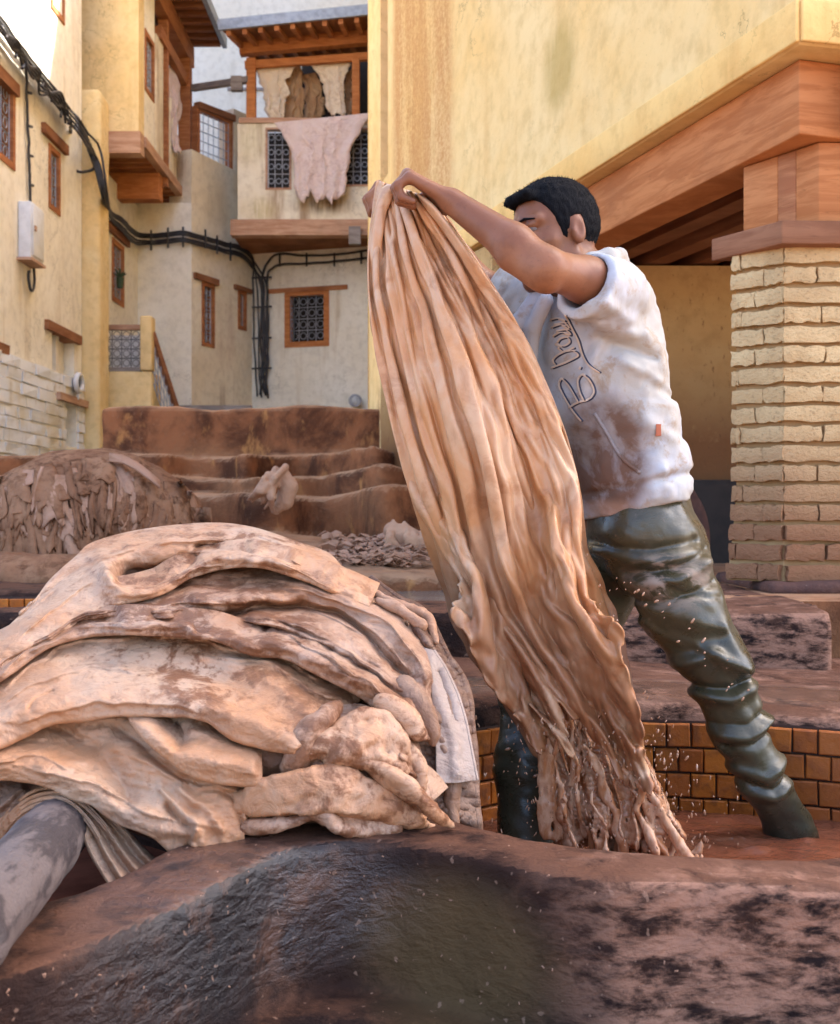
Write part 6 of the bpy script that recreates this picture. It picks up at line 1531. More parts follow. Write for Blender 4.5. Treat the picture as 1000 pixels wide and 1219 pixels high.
     4,13,0,-1,-10,4,-4,-2,0,-11,-2,11,11,11,-1,-18,-19,-26,-15,-13,-13,-14,-10,-7,-10,-13,4,-9,-6,3,2,7,-6,7,1,-8,-8,1,15,14,0,7,-5,4,-4,2,-4,-2,-4,6,-2,-3,0,0,3,9,8,1,1,
     6,22,6,2,8,8,0,0,11,24,7,-11,-8,3,3,13,-3,0,0,10,-5,-4,23,20,25,23,16,-16,6,-1,-2,-19,-3,-12,-9,-10,-11,-9,-3,-17,-7,2,-1,-2,-17,-6,-6,-4,-1,-7,-5,-10,-9,0,0,-2,-5,-5,
     -1,-8,-6,5,-3,2,2,13,-9,6,10,11,2,1,-9,0,20,11,15,12,20,17,4,4,0,6,6,10,-11,-9,15,13,16,1,14,17,15,15,27,10,13,-18,-21,-11,-8,1,-1,-2,-11,-19,-20,-18,-11,5,-5,-6,-8,-10,
     -8,-9,-8,-7,-9,-6,-8,1,3,-5,-4,10,-5,5,-2,9,2,12,21,14,17,7,11,10,10,8,18,6,9,8,6,15,13,18,13,18,19,0,3,16,1,0,23,16,-10,10,10,15,15,-1,4,0,-5,6,1,0,-16,-24,-17,2,0,0,
     -22,-16,-12,-11,-17,-23,-2,-7,-7,-11,-4,2,-10,-6,1,7,-7,-12,-4,-3,-4,-11,7,3,2,3,2,8,-3,4,2,10,21,12,7,1,3,16,19,10,9,11,5,5,12,15,6,3,8,-1,11,11,11,3,21,14,10,10,4,1,
     0,0,0,-15,-28,-21,-9,-1,-8,0,0,0,5,-6,-12,-20,-11,-3,-17,-13,-7,0,2,-15,-2,-6,-5,-11,5,5,-10,2,4,9,-2,-3,1,2,6,7,7,11,13,4,8,-3,5,13,13,5,6,14,18,9,18,10,9,-9,11,11,9,
     12,7,4,1,23,13,17,20,25,18,0,0,0,0,-23,-22,-10,-4,-6,-13,0,0,0,0,-13,-21,-13,-18,-18,-2,-4,-12,0,-16,-2,-2,-6,-5,-12,-11,-12,-2,-1,-1,0,12,6,3,2,-1,-3,9,6,6,12,-4,12,
     9,2,3,12,12,4,5,10,9,14,17,21,2,21,18,16,19,16,10,10,24,6,2,8,20,0,0,0,0,-20,-16,-10,-20,-18,-1,0,0,0,0,0,-14,-21,-16,-19,-17,0,0,0,0,-8,-8,0,-14,4,1,-6,-1,-4,-7,-9,0,
     4,11,9,10,11,3,3,-9,-8,11,19,10,16,16,5,4,12,13,11,11,11,9,19,13,0,19,21,21,18,21,18,11,24,22,9,-6,0,0,0,0,-11,-5,-4,-2,0,0,0,0,0,0,0,-12,-18,-17,-13,-18,0,0,0,0,0,-8,
     -8,4,4,-9,4,3,-6,0,0,0,0,0,0,4,4,13,15,20,19,13,-1,10,10,4,16,16,8,7,9,7,2,0,5,21,20,13,20,22,22,20,17,11,16,17,21,0,0,0,0,0,0,0,-15,-5,-5,0,0,0,0,0,0,4,-10,-13,-9,-12,
     0,0,0,0,0,17,4,-3,-4,3,3,0,0,0,0,0,0,0,0,13,14,10,2,11,15,12,9,7,9,15,12,0,11,14,16,13,21,16,-3,10,25,23,20,15,22,21,11,0,13,4,0,0,0,0,0,0,0,0,-5,-8,-11,0,0,0,0,0,0,0,
     -16,-15,-16,0,0,0,0,0,0,0,0,9,5,13,5,0,0,0,0,0,0,0,0,0,0,2,9,10,5,12,15,13,9,12,11,12,9,5,7,9,11,19,20,2,9,21,20,20,21,12,0,0,0,0,0,0,0,0,0,0,0,0,0,0,0,0,0,0,0,0,0,0,
     0,0,0,0,0,0,0,0,0,0,5,13,9,0,0,0,0,0,0,0,0,0,0,0,0,-2,-1,-1,7,-3,10,11,14,15,9,19,17,14,10,11,-1,0,18,26,20,18,21,25,12,0,0,0,0,0,0,0,0,0,0,0,0,0,0,0,0,0,0,0,0,0,0,0,
     0,0,0,0,0,0,0,0,0,0,0,9,6,0,0,0,0,0,0,0,0,0,0,0,0,0,2,1,0,11,9,10,4,1,13,17,5,8,9,10,19,14,5,8,18,19,16,13,14,0,0,0,0,0,0,0,0,0,0,0,0,0,0,0,0,0,0,0,0,0,0,0,0,0,0,0,0,
     0,0,0,0,0,0,0,0,0,0,0,0,0,0,0,0,0,0,0,0,0,0,0,12,12,10,12,13,13,3,2,19,15,17,14,14,16,21,20,8,12,4,3,0,0,0,0,0,0,0,0,0,0,0,0,0,0,0,0,0,0,0,0,0,0,0,0,0,0,0,0,0,0,0,0,0,
     0,0,0,0,0,0,0,0,0,0,0,0,0,0,0,0,0,0,0,0,6,11,7,5,9,15,6,5,12,8,13,15,15,0,0,9,3,0,0,0,0,0,0,0,0,0,0,0,0,0,0,0,0,0,0,0,0,0,0,0,0,0,0,0,0,0,0,0,0,0,0,0,0,0,0,0,0,0,0,0,
     0,0,0,0,0,0,0,0,0,0,0,0,0,8,7,0,0,9,17,16,16,13,8,6,8,0,0,0,0,0,0,0,0,0,0,0,0,0,0,0,0,0,0,0,0,0,0,0,0,0,0,0,0,0,0,0,0,0,0,0,0,0,0,0,0,0,0,0,0,0,0,0,0,0,0,0,0,0,0,0,0,
     0,0,0,0,0,0,0,0,0,14,15,13,16,12,0,0,0,0,0,0,0,0,0,0,0,0,0,0,0,0,0,0,0,0,0,0],
    [0,0,0,0,0,0,0,0,0,0,0,0,0,0,0,0,0,0,0,0,0,0,0,0,0,0,0,0,0,0,0,0,0,0,0,0,0,0,0,0,0,0,0,0,0,0,0,0,0,0,0,0,0,0,0,0,0,0,0,0,0,0,0,0,0,0,0,0,0,0,0,0,19,24,28,23,19,15,15,19,
     25,23,16,14,18,14,23,21,19,17,11,18,25,26,27,21,24,15,8,10,2,-3,5,3,-2,-8,-8,-3,5,12,3,14,8,7,10,12,15,9,10,11,19,22,16,12,15,18,21,25,20,16,13,21,13,15,6,5,12,18,15,
     17,7,3,4,7,20,22,24,28,23,28,26,19,14,20,28,26,17,17,20,29,24,22,21,23,14,10,16,17,6,8,24,15,20,29,19,18,19,26,20,10,2,0,19,16,28,30,25,28,22,29,19,24,26,22,19,22,17,
     16,23,24,23,22,20,5,15,8,18,14,12,18,20,11,18,10,15,14,22,21,21,24,23,13,14,24,26,25,24,24,26,20,12,17,29,24,24,19,24,19,11,13,16,17,1,12,24,27,26,21,26,19,25,22,24,22,
     13,15,19,25,30,20,23,13,25,24,8,22,29,26,24,18,14,17,12,11,25,22,23,23,22,19,17,6,15,21,19,25,18,19,20,20,22,21,19,19,22,15,19,23,25,25,23,29,17,6,11,11,19,20,26,27,21,
     20,22,20,27,21,21,22,21,26,21,22,27,28,20,16,15,15,16,8,15,24,17,21,26,21,23,22,25,22,25,27,17,15,22,25,11,21,18,25,19,23,17,22,23,23,22,21,24,20,23,22,21,20,22,23,19,
     24,19,17,21,25,20,14,29,22,7,16,22,24,17,25,24,23,23,25,22,25,20,12,26,28,25,25,23,24,26,25,24,21,17,12,4,13,17,27,15,12,20,17,24,30,28,25,23,17,20,17,24,17,25,20,24,
     24,26,25,19,24,24,24,22,25,25,24,19,20,20,20,22,23,23,22,11,12,22,23,25,26,27,24,21,23,17,12,26,24,24,24,26,26,29,27,14,24,27,28,24,24,27,24,21,19,22,30,25,11,19,22,29,
     26,21,23,7,10,23,27,22,22,17,24,18,25,22,26,28,28,27,30,24,17,22,27,24,21,25,25,27,20,23,25,25,22,25,21,28,20,14,21,15,28,31,29,18,16,29,28,21,27,26,28,25,24,25,29,27,
     19,27,21,26,26,26,27,25,22,19,23,30,28,19,13,20,29,22,12,29,24,16,16,24,23,28,24,29,29,25,28,24,27,26,14,26,28,23,27,26,28,24,25,25,29,29,28,25,24,24,27,25,28,27,24,25,
     20,25,27,28,24,15,25,27,25,27,27,31,28,20,23,30,27,20,30,20,25,20,28,26,26,24,26,24,28,28,23,13,15,19,25,18,26,15,21,26,24,29,30,27,25,25,18,26,22,23,26,21,27,28,21,24,
     22,28,24,25,27,28,29,30,24,18,23,25,24,28,30,20,16,22,25,26,25,27,19,20,27,26,26,21,24,25,26,28,30,29,24,24,21,24,18,25,29,28,18,21,26,29,29,25,24,23,24,27,18,28,20,23,
     30,27,24,23,23,22,27,20,28,26,31,24,23,23,28,23,29,30,27,27,24,22,27,26,29,28,20,19,28,26,27,29,31,18,17,27,29,27,27,28,23,18,20,27,24,26,25,25,23,28,27,27,25,27,31,28,
     22,24,30,27,23,17,26,28,20,26,20,20,28,22,27,22,18,18,24,25,29,28,27,30,25,24,19,17,21,19,22,28,20,30,28,25,24,29,28,29,27,29,29,28,25,29,26,29,27,30,30,24,24,27,29,22,
     25,25,25,28,28,24,26,25,20,20,26,27,26,27,28,30,28,26,25,25,26,28,17,17,29,29,27,25,24,31,29,30,20,27,26,26,25,28,20,20,20,21,19,25,14,29,26,25,23,31,31,25,27,30,31,30,
     30,30,27,27,28,23,29,31,29,29,29,28,27,17,19,26,18,27,27,27,29,23,17,23,29,24,25,23,27,26,24,27,28,26,28,23,21,24,28,29,21,23,29,26,17,17,23,14,23,18,17,25,21,18,25,25,
     26,26,26,23,29,19,23,24,29,30,31,29,29,29,29,31,30,30,31,27,23,27,28,28,30,29,28,29,18,25,28,25,27,26,29,23,24,30,28,18,27,29,27,28,29,29,28,25,28,29,24,30,27,28,28,29,
     29,22,16,26,26,21,19,24,22,21,27,18,26,25,28,21,25,27,29,29,27,30,25,29,26,28,26,31,30,31,30,28,30,29,28,30,31,29,27,23,22,27,26,25,28,27,27,25,27,29,28,30,29,29,29,29,
     18,25,19,28,29,29,29,31,26,26,24,28,30,30,28,28,26,30,28,15,25,22,17,26,27,25,21,24,21,20,22,27,20,28,26,30,25,28,23,21,28,30,30,26,28,28,30,31,30,30,30,30,27,30,29,30,
     30,24,28,29,29,27,25,27,29,28,29,28,30,31,26,23,28,17,25,28,29,29,29,28,29,25,25,22,21,25,23,28,29,26,23,25,21,22,25,24,29,28,29,28,22,23,21,24,24,23,27,22,20,20,25,27,
     25,27,28,31,29,28,30,29,30,28,30,28,28,29,30,30,30,30,29,28,29,30,29,29,29,28,27,27,26,28,29,27,25,29,28,27,29,29,29,29,28,23,29,26,28,22,28,22,26,24,26,28,27,30,24,27,
     23,24,26,22,28,28,27,28,29,25,20,22,30,29,29,26,27,28,28,26,28,30,29,30,30,29,29,30,30,24,24,29,29,30,29,27,30,28,29,30,30,29,30,30,29,27,27,28,25,24,27,24,27,30,28,28,
     26,28,27,28,28,27,25,28,28,27,28,25,26,28,29,28,22,20,20,23,23,25,22,18,28,19,30,26,22,16,17,20,19,27,29,30,29,29,29,29,29,30,30,28,28,30,28,25,29,25,29,29,30,30,28,29,
     29,30,29,29,29,28,27,26,27,29,29,28,28,28,28,26,29,28,27,29,26,28,31,28,21,28,27,27,29,27,27,18,25,30,22,30,22,27,28,27,20,21,17,24,26,27,25,25,26,29,27,27,29,28,28,30,
     30,30,26,29,28,28,29,27,25,28,24,28,25,28,30,27,29,29,29,29,28,26,26,28,27,27,28,29,28,25,28,28,27,28,27,27,27,27,22,22,27,26,28,29,28,27,29,28,27,25,25,21,23,19,13,24,
     18,29,23,27,27,30,29,30,29,27,30,31,28,29,29,28,30,30,27,24,29,30,29,29,27,29,29,29,28,28,27,30,28,28,29,26,26,24,28,28,28,29,26,26,27,30,28,27,29,29,28,23,28,26,27,29,
     30,28,29,28,24,25,24,29,28,24,27,23,27,22,27,21,28,23,25,15,20,27,26,25,29,28,21,24,28,25,28,29,27,28,30,29,27,30,29,29,30,29,30,29,29,29,28,28,29,30,28,25,28,27,25,28,
     30,29,28,27,19,19,25,28,27,29,28,30,26,28,27,25,27,29,28,28,29,27,26,20,17,18,13,24,23,27,28,28,26,21,22,29,27,21,25,27,28,25,30,24,24,28,27,22,27,28,28,28,29,29,29,29,
     29,30,30,28,30,29,29,27,25,21,27,28,25,29,29,29,29,29,29,29,29,29,22,23,27,30,29,23,22,29,29,29,23,27,27,25,28,28,26,20,21,15,26,3,9,20,26,22,22,23,27,28,30,26,26,28,
     28,22,23,28,28,26,24,30,26,27,25,30,30,28,29,30,28,29,29,30,29,28,29,24,28,25,20,22,26,26,30,28,29,30,28,27,29,20,23,28,21,26,27,30,29,21,22,24,26,17,28,28,17,22,22,23,
     19,15,5,19,25,23,13,17,27,28,26,26,28,28,27,28,25,26,28,29,29,28,26,25,29,23,28,29,29,30,30,30,29,28,29,29,30,30,27,27,19,20,22,21,14,20,27,28,26,29,29,26,26,27,28,17,
     26,20,25,25,27,24,28,21,25,26,17,22,20,12,19,18,15,19,20,23,23,23,19,25,24,27,25,25,23,29,27,23,26,28,27,26,27,23,28,29,22,27,30,30,29,29,29,28,29,27,26,29,29,28,26,27,
     27,25,25,24,29,24,19,27,27,23,16,18,25,25,17,25,27,22,25,20,21,20,21,22,18,13,21,9,26,23,17,14,19,19,27,22,11,12,29,25,10,19,28,21,25,26,28,30,26,22,29,28,28,26,20,24,
     27,29,28,27,27,28,29,24,27,28,25,23,27,29,28,26,24,25,28,27,27,23,24,24,27,25,28,28,13,22,29,26,27,29,20,21,21,22,18,14,19,21,3,15,12,10,13,16,19,24,16,15,27,24,10,13,
     27,24,13,28,28,19,28,21,20,16,14,22,28,30,24,22,29,24,27,29,27,23,25,27,28,24,28,25,27,26,27,26,25,27,12,14,25,26,18,13,23,24,26,21,27,21,28,24,17,26,26,28,26,26,20,27,
     11,19,26,15,17,22,10,19,11,22,19,16,10,16,29,28,27,16,19,9,6,23,28,27,22,21,20,20,12,24,27,25,23,29,28,26,26,29,25,27,25,28,25,17,18,28,23,22,27,24,26,19,11,29,29,22,
     17,26,27,29,28,28,15,28,24,21,26,27,19,20,23,15,20,8,19,23,14,12,23,14,27,8,13,28,21,16,21,21,23,25,9,19,14,16,10,-3,-1,21,22,21,27,20,25,27,24,27,27,29,29,25,23,28,24,
     22,15,23,24,23,23,21,22,20,21,25,17,15,27,27,19,24,27,26,24,19,26,18,27,23,17,21,21,20,12,19,16,19,6,19,18,18,17,20,15,24,20,8,23,25,11,19,11,0,7,-4,3,-5,0,26,20,17,21,
     23,24,27,29,28,26,12,13,13,26,28,28,20,23,25,25,23,18,22,21,20,16,27,26,21,24,16,21,28,23,14,25,17,20,22,13,20,24,16,12,18,15,18,20,22,20,21,19,7,21,23,17,24,25,22,21,
     23,5,7,22,3,-1,22,22,15,-10,0,9,9,27,15,18,17,20,2,0,0,5,25,24,28,19,14,25,27,27,25,28,29,17,5,24,26,21,10,19,21,20,26,14,9,25,25,13,18,19,15,28,9,4,21,16,11,13,18,18,
     20,19,18,29,28,13,20,22,27,26,24,25,21,22,22,14,25,18,10,4,6,0,0,0,2,-1,18,15,17,14,0,0,0,-10,-3,9,17,22,30,22,22,27,0,-9,13,28,22,12,8,23,25,12,17,18,10,23,27,15,10,
     22,23,16,25,13,24,23,11,21,21,21,18,17,15,19,28,15,27,25,22,24,24,24,24,22,19,26,12,21,9,14,4,1,0,0,0,0,-6,-7,14,14,12,17,0,0,0,0,7,13,7,9,15,25,14,3,0,0,-7,-4,19,15,
     18,17,14,22,26,28,23,7,18,26,18,11,14,25,23,25,25,24,25,19,19,20,20,20,20,20,17,22,15,22,13,26,12,22,22,22,20,19,12,-4,-13,-17,-6,2,0,0,0,0,-10,-18,18,22,17,12,0,0,0,
     0,0,17,20,19,18,17,0,0,0,0,21,14,-4,16,29,17,26,29,28,25,23,0,24,13,25,18,18,24,16,21,18,15,15,25,14,19,20,20,21,21,16,12,23,18,22,20,30,20,20,17,23,7,19,7,11,10,-4,-12,
     0,0,0,0,-9,7,21,15,16,0,0,0,0,0,0,18,13,10,17,20,0,0,0,0,0,20,21,3,-2,21,23,17,21,0,0,0,0,0,0,19,23,11,15,8,13,15,27,21,26,20,17,17,14,16,26,21,13,12,25,9,19,10,8,14,
     4,20,5,1,16,15,16,0,0,0,0,0,0,0,19,20,22,0,0,0,0,0,0,13,17,24,13,8,0,0,0,0,0,-2,15,28,23,6,-2,0,0,0,0,0,0,0,0,23,17,21,25,25,16,21,23,26,22,23,17,21,20,23,12,25,16,21,
     20,25,7,16,18,9,15,-3,18,0,7,13,0,0,0,0,0,0,0,0,7,9,10,0,0,0,0,0,0,0,13,11,6,0,0,0,0,0,0,0,26,9,22,22,14,0,0,0,0,0,0,0,0,0,0,10,20,25,26,21,20,22,20,22,22,21,14,24,27,
     17,25,21,12,25,18,18,14,16,14,14,0,0,0,0,0,0,0,0,0,0,0,0,0,0,0,0,0,0,0,0,0,0,0,0,0,0,0,0,0,0,0,0,14,21,12,0,13,0,0,0,0,0,0,0,0,0,0,13,19,20,30,29,14,7,24,23,22,17,16,
     -1,15,26,18,18,24,3,18,10,11,12,16,0,0,0,0,0,0,0,0,0,0,0,0,0,0,0,0,0,0,0,0,0,0,0,0,0,0,0,0,0,0,0,0,0,0,11,-1,0,0,0,0,0,0,0,0,0,0,0,0,0,25,26,20,10,23,20,2,1,15,20,24,
     24,16,21,22,15,13,16,12,10,20,17,6,0,0,0,0,0,0,0,0,0,0,0,0,0,0,0,0,0,0,0,0,0,0,0,0,0,0,0,0,0,0,0,0,0,0,0,0,0,0,0,0,0,0,0,0,0,0,0,0,0,0,0,13,19,-4,1,23,19,11,7,22,16,13,
     -8,-1,23,13,10,15,16,-3,14,0,0,0,0,0,0,0,0,0,0,0,0,0,0,0,0,0,0,0,0,0,0,0,0,0,0,0,0,0,0,0,0,0,0,0,0,0,0,0,0,0,0,0,0,0,0,0,0,0,0,0,0,0,3,28,21,-7,26,22,25,13,27,14,24,14,
     -7,0,15,2,14,0,0,0,0,0,0,0,0,0,0,0,0,0,0,0,0,0,0,0,0,0,0,0,0,0,0,0,0,0,0,0,0,0,0,0,0,0,0,0,0,0,0,0,0,0,0,0,0,0,0,0,0,0,0,0,0,11,12,0,0,21,19,15,5,23,17,10,12,0,0,0,0,
     0,0,0,0,0,0,0,0,0,0,0,0,0,0,0,0,0,0,0,0,0,0,0,0,0,0,0,0,0,0,0,0,0,0,0,0,0,0,0,0,0,0,0,0,0,0,0,0,0,0,0,0,0,0,0,0,0,0,0,0,0,14,17,18,11,5,0,0,0,0,0,0,0,0,0,0,0,0,0,0,0,
     0,0,0,0,0,0,0],
    [67,9,1,-7,-13,-17,-16,-12,-3,5,11,14,13,8,0,-8,-15,-17,-15,-10,-2,6,12,14,12,7,-2,-9,-15,-17,-15,-9,-1,8,12,15,11,5,-2,-11,-16,-17,-14,-7,0,9,13,14,11,4,-4,-12,-16,-17,
     -13,-6,2,9,14,14,9,3,-5,-13,-17,-16,-13,-4,3,10,14,14,-12,-11,-10,-13,-9,0,3,13,9,18,8,3,-6,-24,-13,-17,-10,-1,17,20,11,4,4,-9,-11,-20,-27,-19,-5,3,9,7,18,10,-7,-20,-26,
     -24,-24,-9,3,11,14,12,2,-3,-4,-8,-10,-3,-4,-2,4,10,12,7,5,4,-1,-7,-12,-7,-7,-7,0,5,12,7,-2,1,0,-2,-18,-20,-15,-9,-4,-7,-5,-7,5,-2,4,-6,-22,-21,-23,-5,-8,-6,-17,0,10,2,
     -13,-20,-26,-30,-18,-24,-21,3,9,11,-10,-13,-21,-26,-27,-28,-22,-20,-7,3,9,7,18,3,-4,-7,-7,-9,-13,-7,6,5,8,7,12,8,-8,-8,0,-15,-5,-6,-7,6,0,7,5,-2,-1,-2,-19,-17,-19,-17,
     -18,-14,-9,0,-5,1,-9,-16,-14,-16,-25,-23,-11,-15,-17,-22,-11,-6,-13,-17,-17,-19,-26,-16,-8,-13,-14,-14,-12,-19,-14,-16,-14,-16,-17,-19,-24,-17,-7,-1,-14,-9,-11,-11,-13,
     -17,2,6,3,9,7,4,6,4,2,-5,-5,2,-10,9,6,-7,11,4,1,-5,-6,-3,-20,-20,-19,-19,-21,-21,-16,-22,-13,-17,-13,-14,-13,-4,-16,-28,-28,-20,-17,-13,-12,-13,-12,-12,-16,-17,-13,-19,
     -19,-20,-17,-11,-13,-15,-6,-13,-23,-25,-23,-21,-24,-26,-26,-18,-13,-5,-1,-4,-15,-11,-9,-15,-12,-3,-2,8,-12,-12,-9,-1,-10,2,12,-5,-1,2,-7,-10,0,-4,-2,-6,-17,-18,-17,-19,
     -17,-19,-21,-16,-13,-21,-19,-15,-15,-21,-7,-13,-24,-23,-4,-4,-19,-16,-14,-10,-19,-17,-19,-15,-14,-25,-15,-13,-13,-13,-15,-13,-15,-16,-19,-19,-11,-22,-21,-23,-7,1,-15,
     -19,-6,-9,-14,-4,-6,-9,-11,-15,-14,-15,-3,-8,-3,-6,-13,3,2,2,-7,-5,-4,-4,-7,-3,-15,-14,-17,-19,-22,-20,-19,-15,-16,-8,-19,-20,-18,-19,-13,-10,-10,-16,-21,-19,-18,-25,
     -12,-16,-14,-15,-15,-11,-11,-12,-26,-16,-8,-7,-17,-15,-4,-8,-17,-13,-18,-2,-15,-15,-16,-18,-3,-12,-18,-13,-22,-22,-15,-13,-12,-16,-10,-4,-13,-8,-10,-8,3,-4,-5,0,1,12,
     4,-2,-2,-6,-16,-14,-10,-13,-16,-15,-15,-12,-15,-22,-10,-14,-18,-18,-24,-9,-5,-10,-23,-25,-10,-4,-20,-7,-11,-13,-13,-17,-18,-4,-11,-23,-15,-15,-10,-12,-11,-9,-13,-17,-15,
     -15,2,1,-18,-21,-19,-2,-16,-16,-2,-4,-23,-25,-2,-1,-7,-13,-1,-4,2,2,-3,-8,10,-1,8,-4,5,7,-6,-3,-18,-21,-17,-9,-9,-13,-14,-20,-18,-10,-15,-8,-7,-12,-10,-19,-9,-6,-9,-6,
     -27,-14,-2,-12,-9,-11,-8,-7,-13,-16,3,1,-15,0,-7,-10,-21,-14,-12,-14,-9,-14,-12,-6,-8,-19,-23,-22,-10,-11,-16,-9,-2,5,1,0,-1,1,0,5,6,0,-6,14,-1,5,-3,-2,-2,15,9,-16,-12,
     -16,-17,-11,-10,-12,-9,-17,-17,-18,-10,-17,-5,-6,-23,-21,-19,-9,-6,-5,2,-20,-23,-6,-6,-6,-18,-16,-16,-15,-10,-8,-1,-15,-12,-11,-15,-23,-14,-5,-5,-15,-18,-12,2,-4,-13,
     -12,-13,-13,-8,-20,-9,-2,-1,5,7,10,12,11,7,11,13,-12,-12,1,-1,-2,-7,-1,2,1,-5,-13,-13,-16,-17,-4,-13,1,4,-5,-23,-4,-10,-4,-5,1,-7,-20,-9,-9,-10,-10,-4,-17,-19,-15,-1,
     -15,-13,-12,-15,-16,-13,-13,-14,-14,-7,0,-7,-14,-13,3,-9,-12,-22,-1,4,-17,-10,-8,-9,4,4,2,-11,9,24,6,5,7,7,-4,-4,2,0,-17,-10,11,13,-14,3,18,-3,3,-13,-4,-8,-12,-1,0,-3,
     3,3,-2,-4,-4,-5,-8,0,0,-14,-13,-10,3,-7,-16,-15,-13,-7,-8,-17,-14,-16,-22,-21,-13,-13,-14,-9,-10,-6,-8,-10,-11,-2,-8,-11,-25,-22,-1,2,-6,-8,-6,0,0,1,-12,-4,15,-6,-11,
     -11,-22,-21,-17,-17,-12,-14,-21,-7,13,-8,-1,0,-1,13,-2,0,0,1,0,-3,2,8,-5,8,1,2,6,0,-1,-5,-13,-23,-23,-7,-6,-8,-10,-12,-7,-15,-22,-17,-2,-16,-13,-13,-13,-15,-14,-8,-11,
     -7,-11,-5,-16,-10,1,-4,-12,-9,-5,-1,-8,-10,-11,-18,-4,-19,-21,3,-16,-20,3,-3,-11,-11,-4,16,7,-13,-5,14,10,3,4,6,3,3,2,1,-3,1,3,10,15,4,7,6,-7,0,-1,2,5,13,0,-15,7,6,2,
     -18,-14,-7,2,-4,-2,7,-9,-10,-4,-3,-12,-13,-5,-7,-3,-4,8,0,-6,-3,7,-7,-1,-5,0,-11,-9,13,-12,0,8,-2,-3,-7,-7,-6,-8,-1,13,3,-4,-1,-5,-1,3,9,12,4,4,6,3,2,2,-2,-2,1,1,-2,3,
     8,13,-7,0,5,11,13,12,18,4,3,3,4,4,1,-3,4,-3,-10,-1,-3,-2,-3,-3,-3,2,-5,-6,-5,0,3,8,7,-10,1,1,2,5,8,7,-4,-4,-4,-4,-8,16,11,-11,7,17,8,-11,0,12,5,7,3,-9,7,5,8,9,7,2,3,-1,
     2,2,-2,7,4,0,-3,4,13,6,6,6,10,15,8,2,7,5,7,1,2,5,-6,4,16,7,8,2,1,1,3,2,11,10,-12,-14,10,7,-3,2,7,4,7,1,12,-7,-14,3,8,5,2,-21,-11,14,-1,10,10,2,-14,-9,17,-11,-8,9,14,12,
     7,7,7,6,5,1,4,2,8,7,3,0,0,0,3,3,6,5,7,3,3,3,4,5,11,11,8,3,14,2,4,7,7,4,1,6,8,4,3,-4,11,-4,-5,-3,18,14,11,6,3,8,8,12,3,-2,-10,-8,-1,-2,-6,-7,9,-4,-5,7,13,-3,-6,-1,-4,-5,
     12,10,9,7,8,8,4,2,1,0,-1,-2,4,5,5,-9,0,2,4,4,6,5,2,4,2,3,0,4,10,11,10,14,9,9,9,11,6,8,10,9,10,7,-4,10,11,14,0,11,12,9,10,4,4,11,10,16,10,-15,-15,13,15,4,-22,-6,1,10,-6,
     1,-19,4,5,5,12,10,9,8,8,7,4,4,-1,1,3,-3,2,5,7,1,-14,3,2,2,5,8,4,4,2,1,6,6,10,12,11,10,9,7,8,8,11,10,13,10,9,6,6,12,11,-1,6,12,9,12,11,4,2,7,14,-10,3,15,0,-15,-8,-8,-9,
     -17,-21,-24,3,5,5,8,6,6,11,13,10,8,8,10,5,5,-2,-2,4,6,-2,-2,-4,8,6,-12,-3,-5,-2,7,10,4,4,5,1,7,13,13,10,10,8,8,9,7,14,9,9,9,9,15,12,-1,-1,17,16,1,4,12,3,9,6,-2,-8,-6,
     -10,-8,16,10,-16,-21,4,0,-2,-2,-4,4,9,9,2,-2,13,4,5,9,8,6,10,7,7,8,2,0,0,2,3,-7,-3,-1,1,1,2,0,4,5,3,4,12,12,17,9,6,10,8,11,9,12,3,9,8,9,10,8,7,11,11,9,7,5,6,4,10,9,10,
     0,-2,1,6,6,-16,-10,-7,-10,-12,2,15,6,-20,-14,2,-12,-3,1,10,20,13,10,10,10,7,11,9,8,9,4,1,-2,0,0,-4,0,2,0,0,7,1,4,3,8,16,10,11,14,10,3,3,0,12,9,18,11,6,10,8,-2,0,11,11,
     -9,-12,4,4,7,4,4,-6,1,8,6,-24,-22,2,-5,-7,0,6,-6,-19,-21,-9,-9,-14,-8,-6,-9,15,8,15,9,9,11,19,11,9,7,7,3,3,6,2,0,0,0,2,2,2,3,1,-3,15,11,0,16,0,6,4,1,0,1,-4,-5,-2,-4,-10,
     -5,-2,0,13,-10,-7,6,-2,-1,0,-7,-8,-5,-8,-11,-14,-11,-2,-9,-28,-18,7,9,-13,-19,-18,-11,-4,-2,-6,-10,-11,-8,17,14,7,9,13,13,1,12,13,14,4,3,3,0,1,3,7,2,2,3,3,0,7,5,-3,17,
     14,-7,10,0,-8,-3,-1,-3,-8,-4,-19,-2,-4,-8,-8,10,-8,-6,-15,-12,13,-7,-11,-7,-1,-18,-19,-19,-19,-20,-23,-26,-21,-14,-18,-25,-22,-8,-11,-10,-3,-5,-4,-8,-9,-10,-3,-3,4,7,
     2,3,15,4,16,9,2,2,2,-1,0,-3,-4,3,3,2,3,-9,-6,18,14,-11,-17,-14,-20,-10,1,-9,-5,-5,-10,-9,-11,-10,-1,-3,-4,-12,10,9,15,-4,-15,5,-10,-10,-19,-16,-24,-22,-22,-20,-22,-22,
     -20,-18,-17,-22,-14,-10,11,-5,-10,-9,1,-13,-13,-12,-4,10,8,8,12,8,-1,18,13,1,3,1,1,1,-1,3,-1,11,1,5,4,9,9,-11,-15,2,-2,-2,-17,-21,-9,4,-9,1,1,-3,-1,-10,-1,3,-9,3,1,-2,
     -13,12,9,-19,-11,-18,-25,-13,-11,-20,-19,-23,-22,-5,0,-25,-20,1,7,-22,-18,9,-3,-3,-14,-10,-8,-11,19,0,8,5,7,10,18,-6,-7,8,1,2,1,1,7,4,-1,-9,3,0,-1,-1,-12,-13,-14,-9,3,
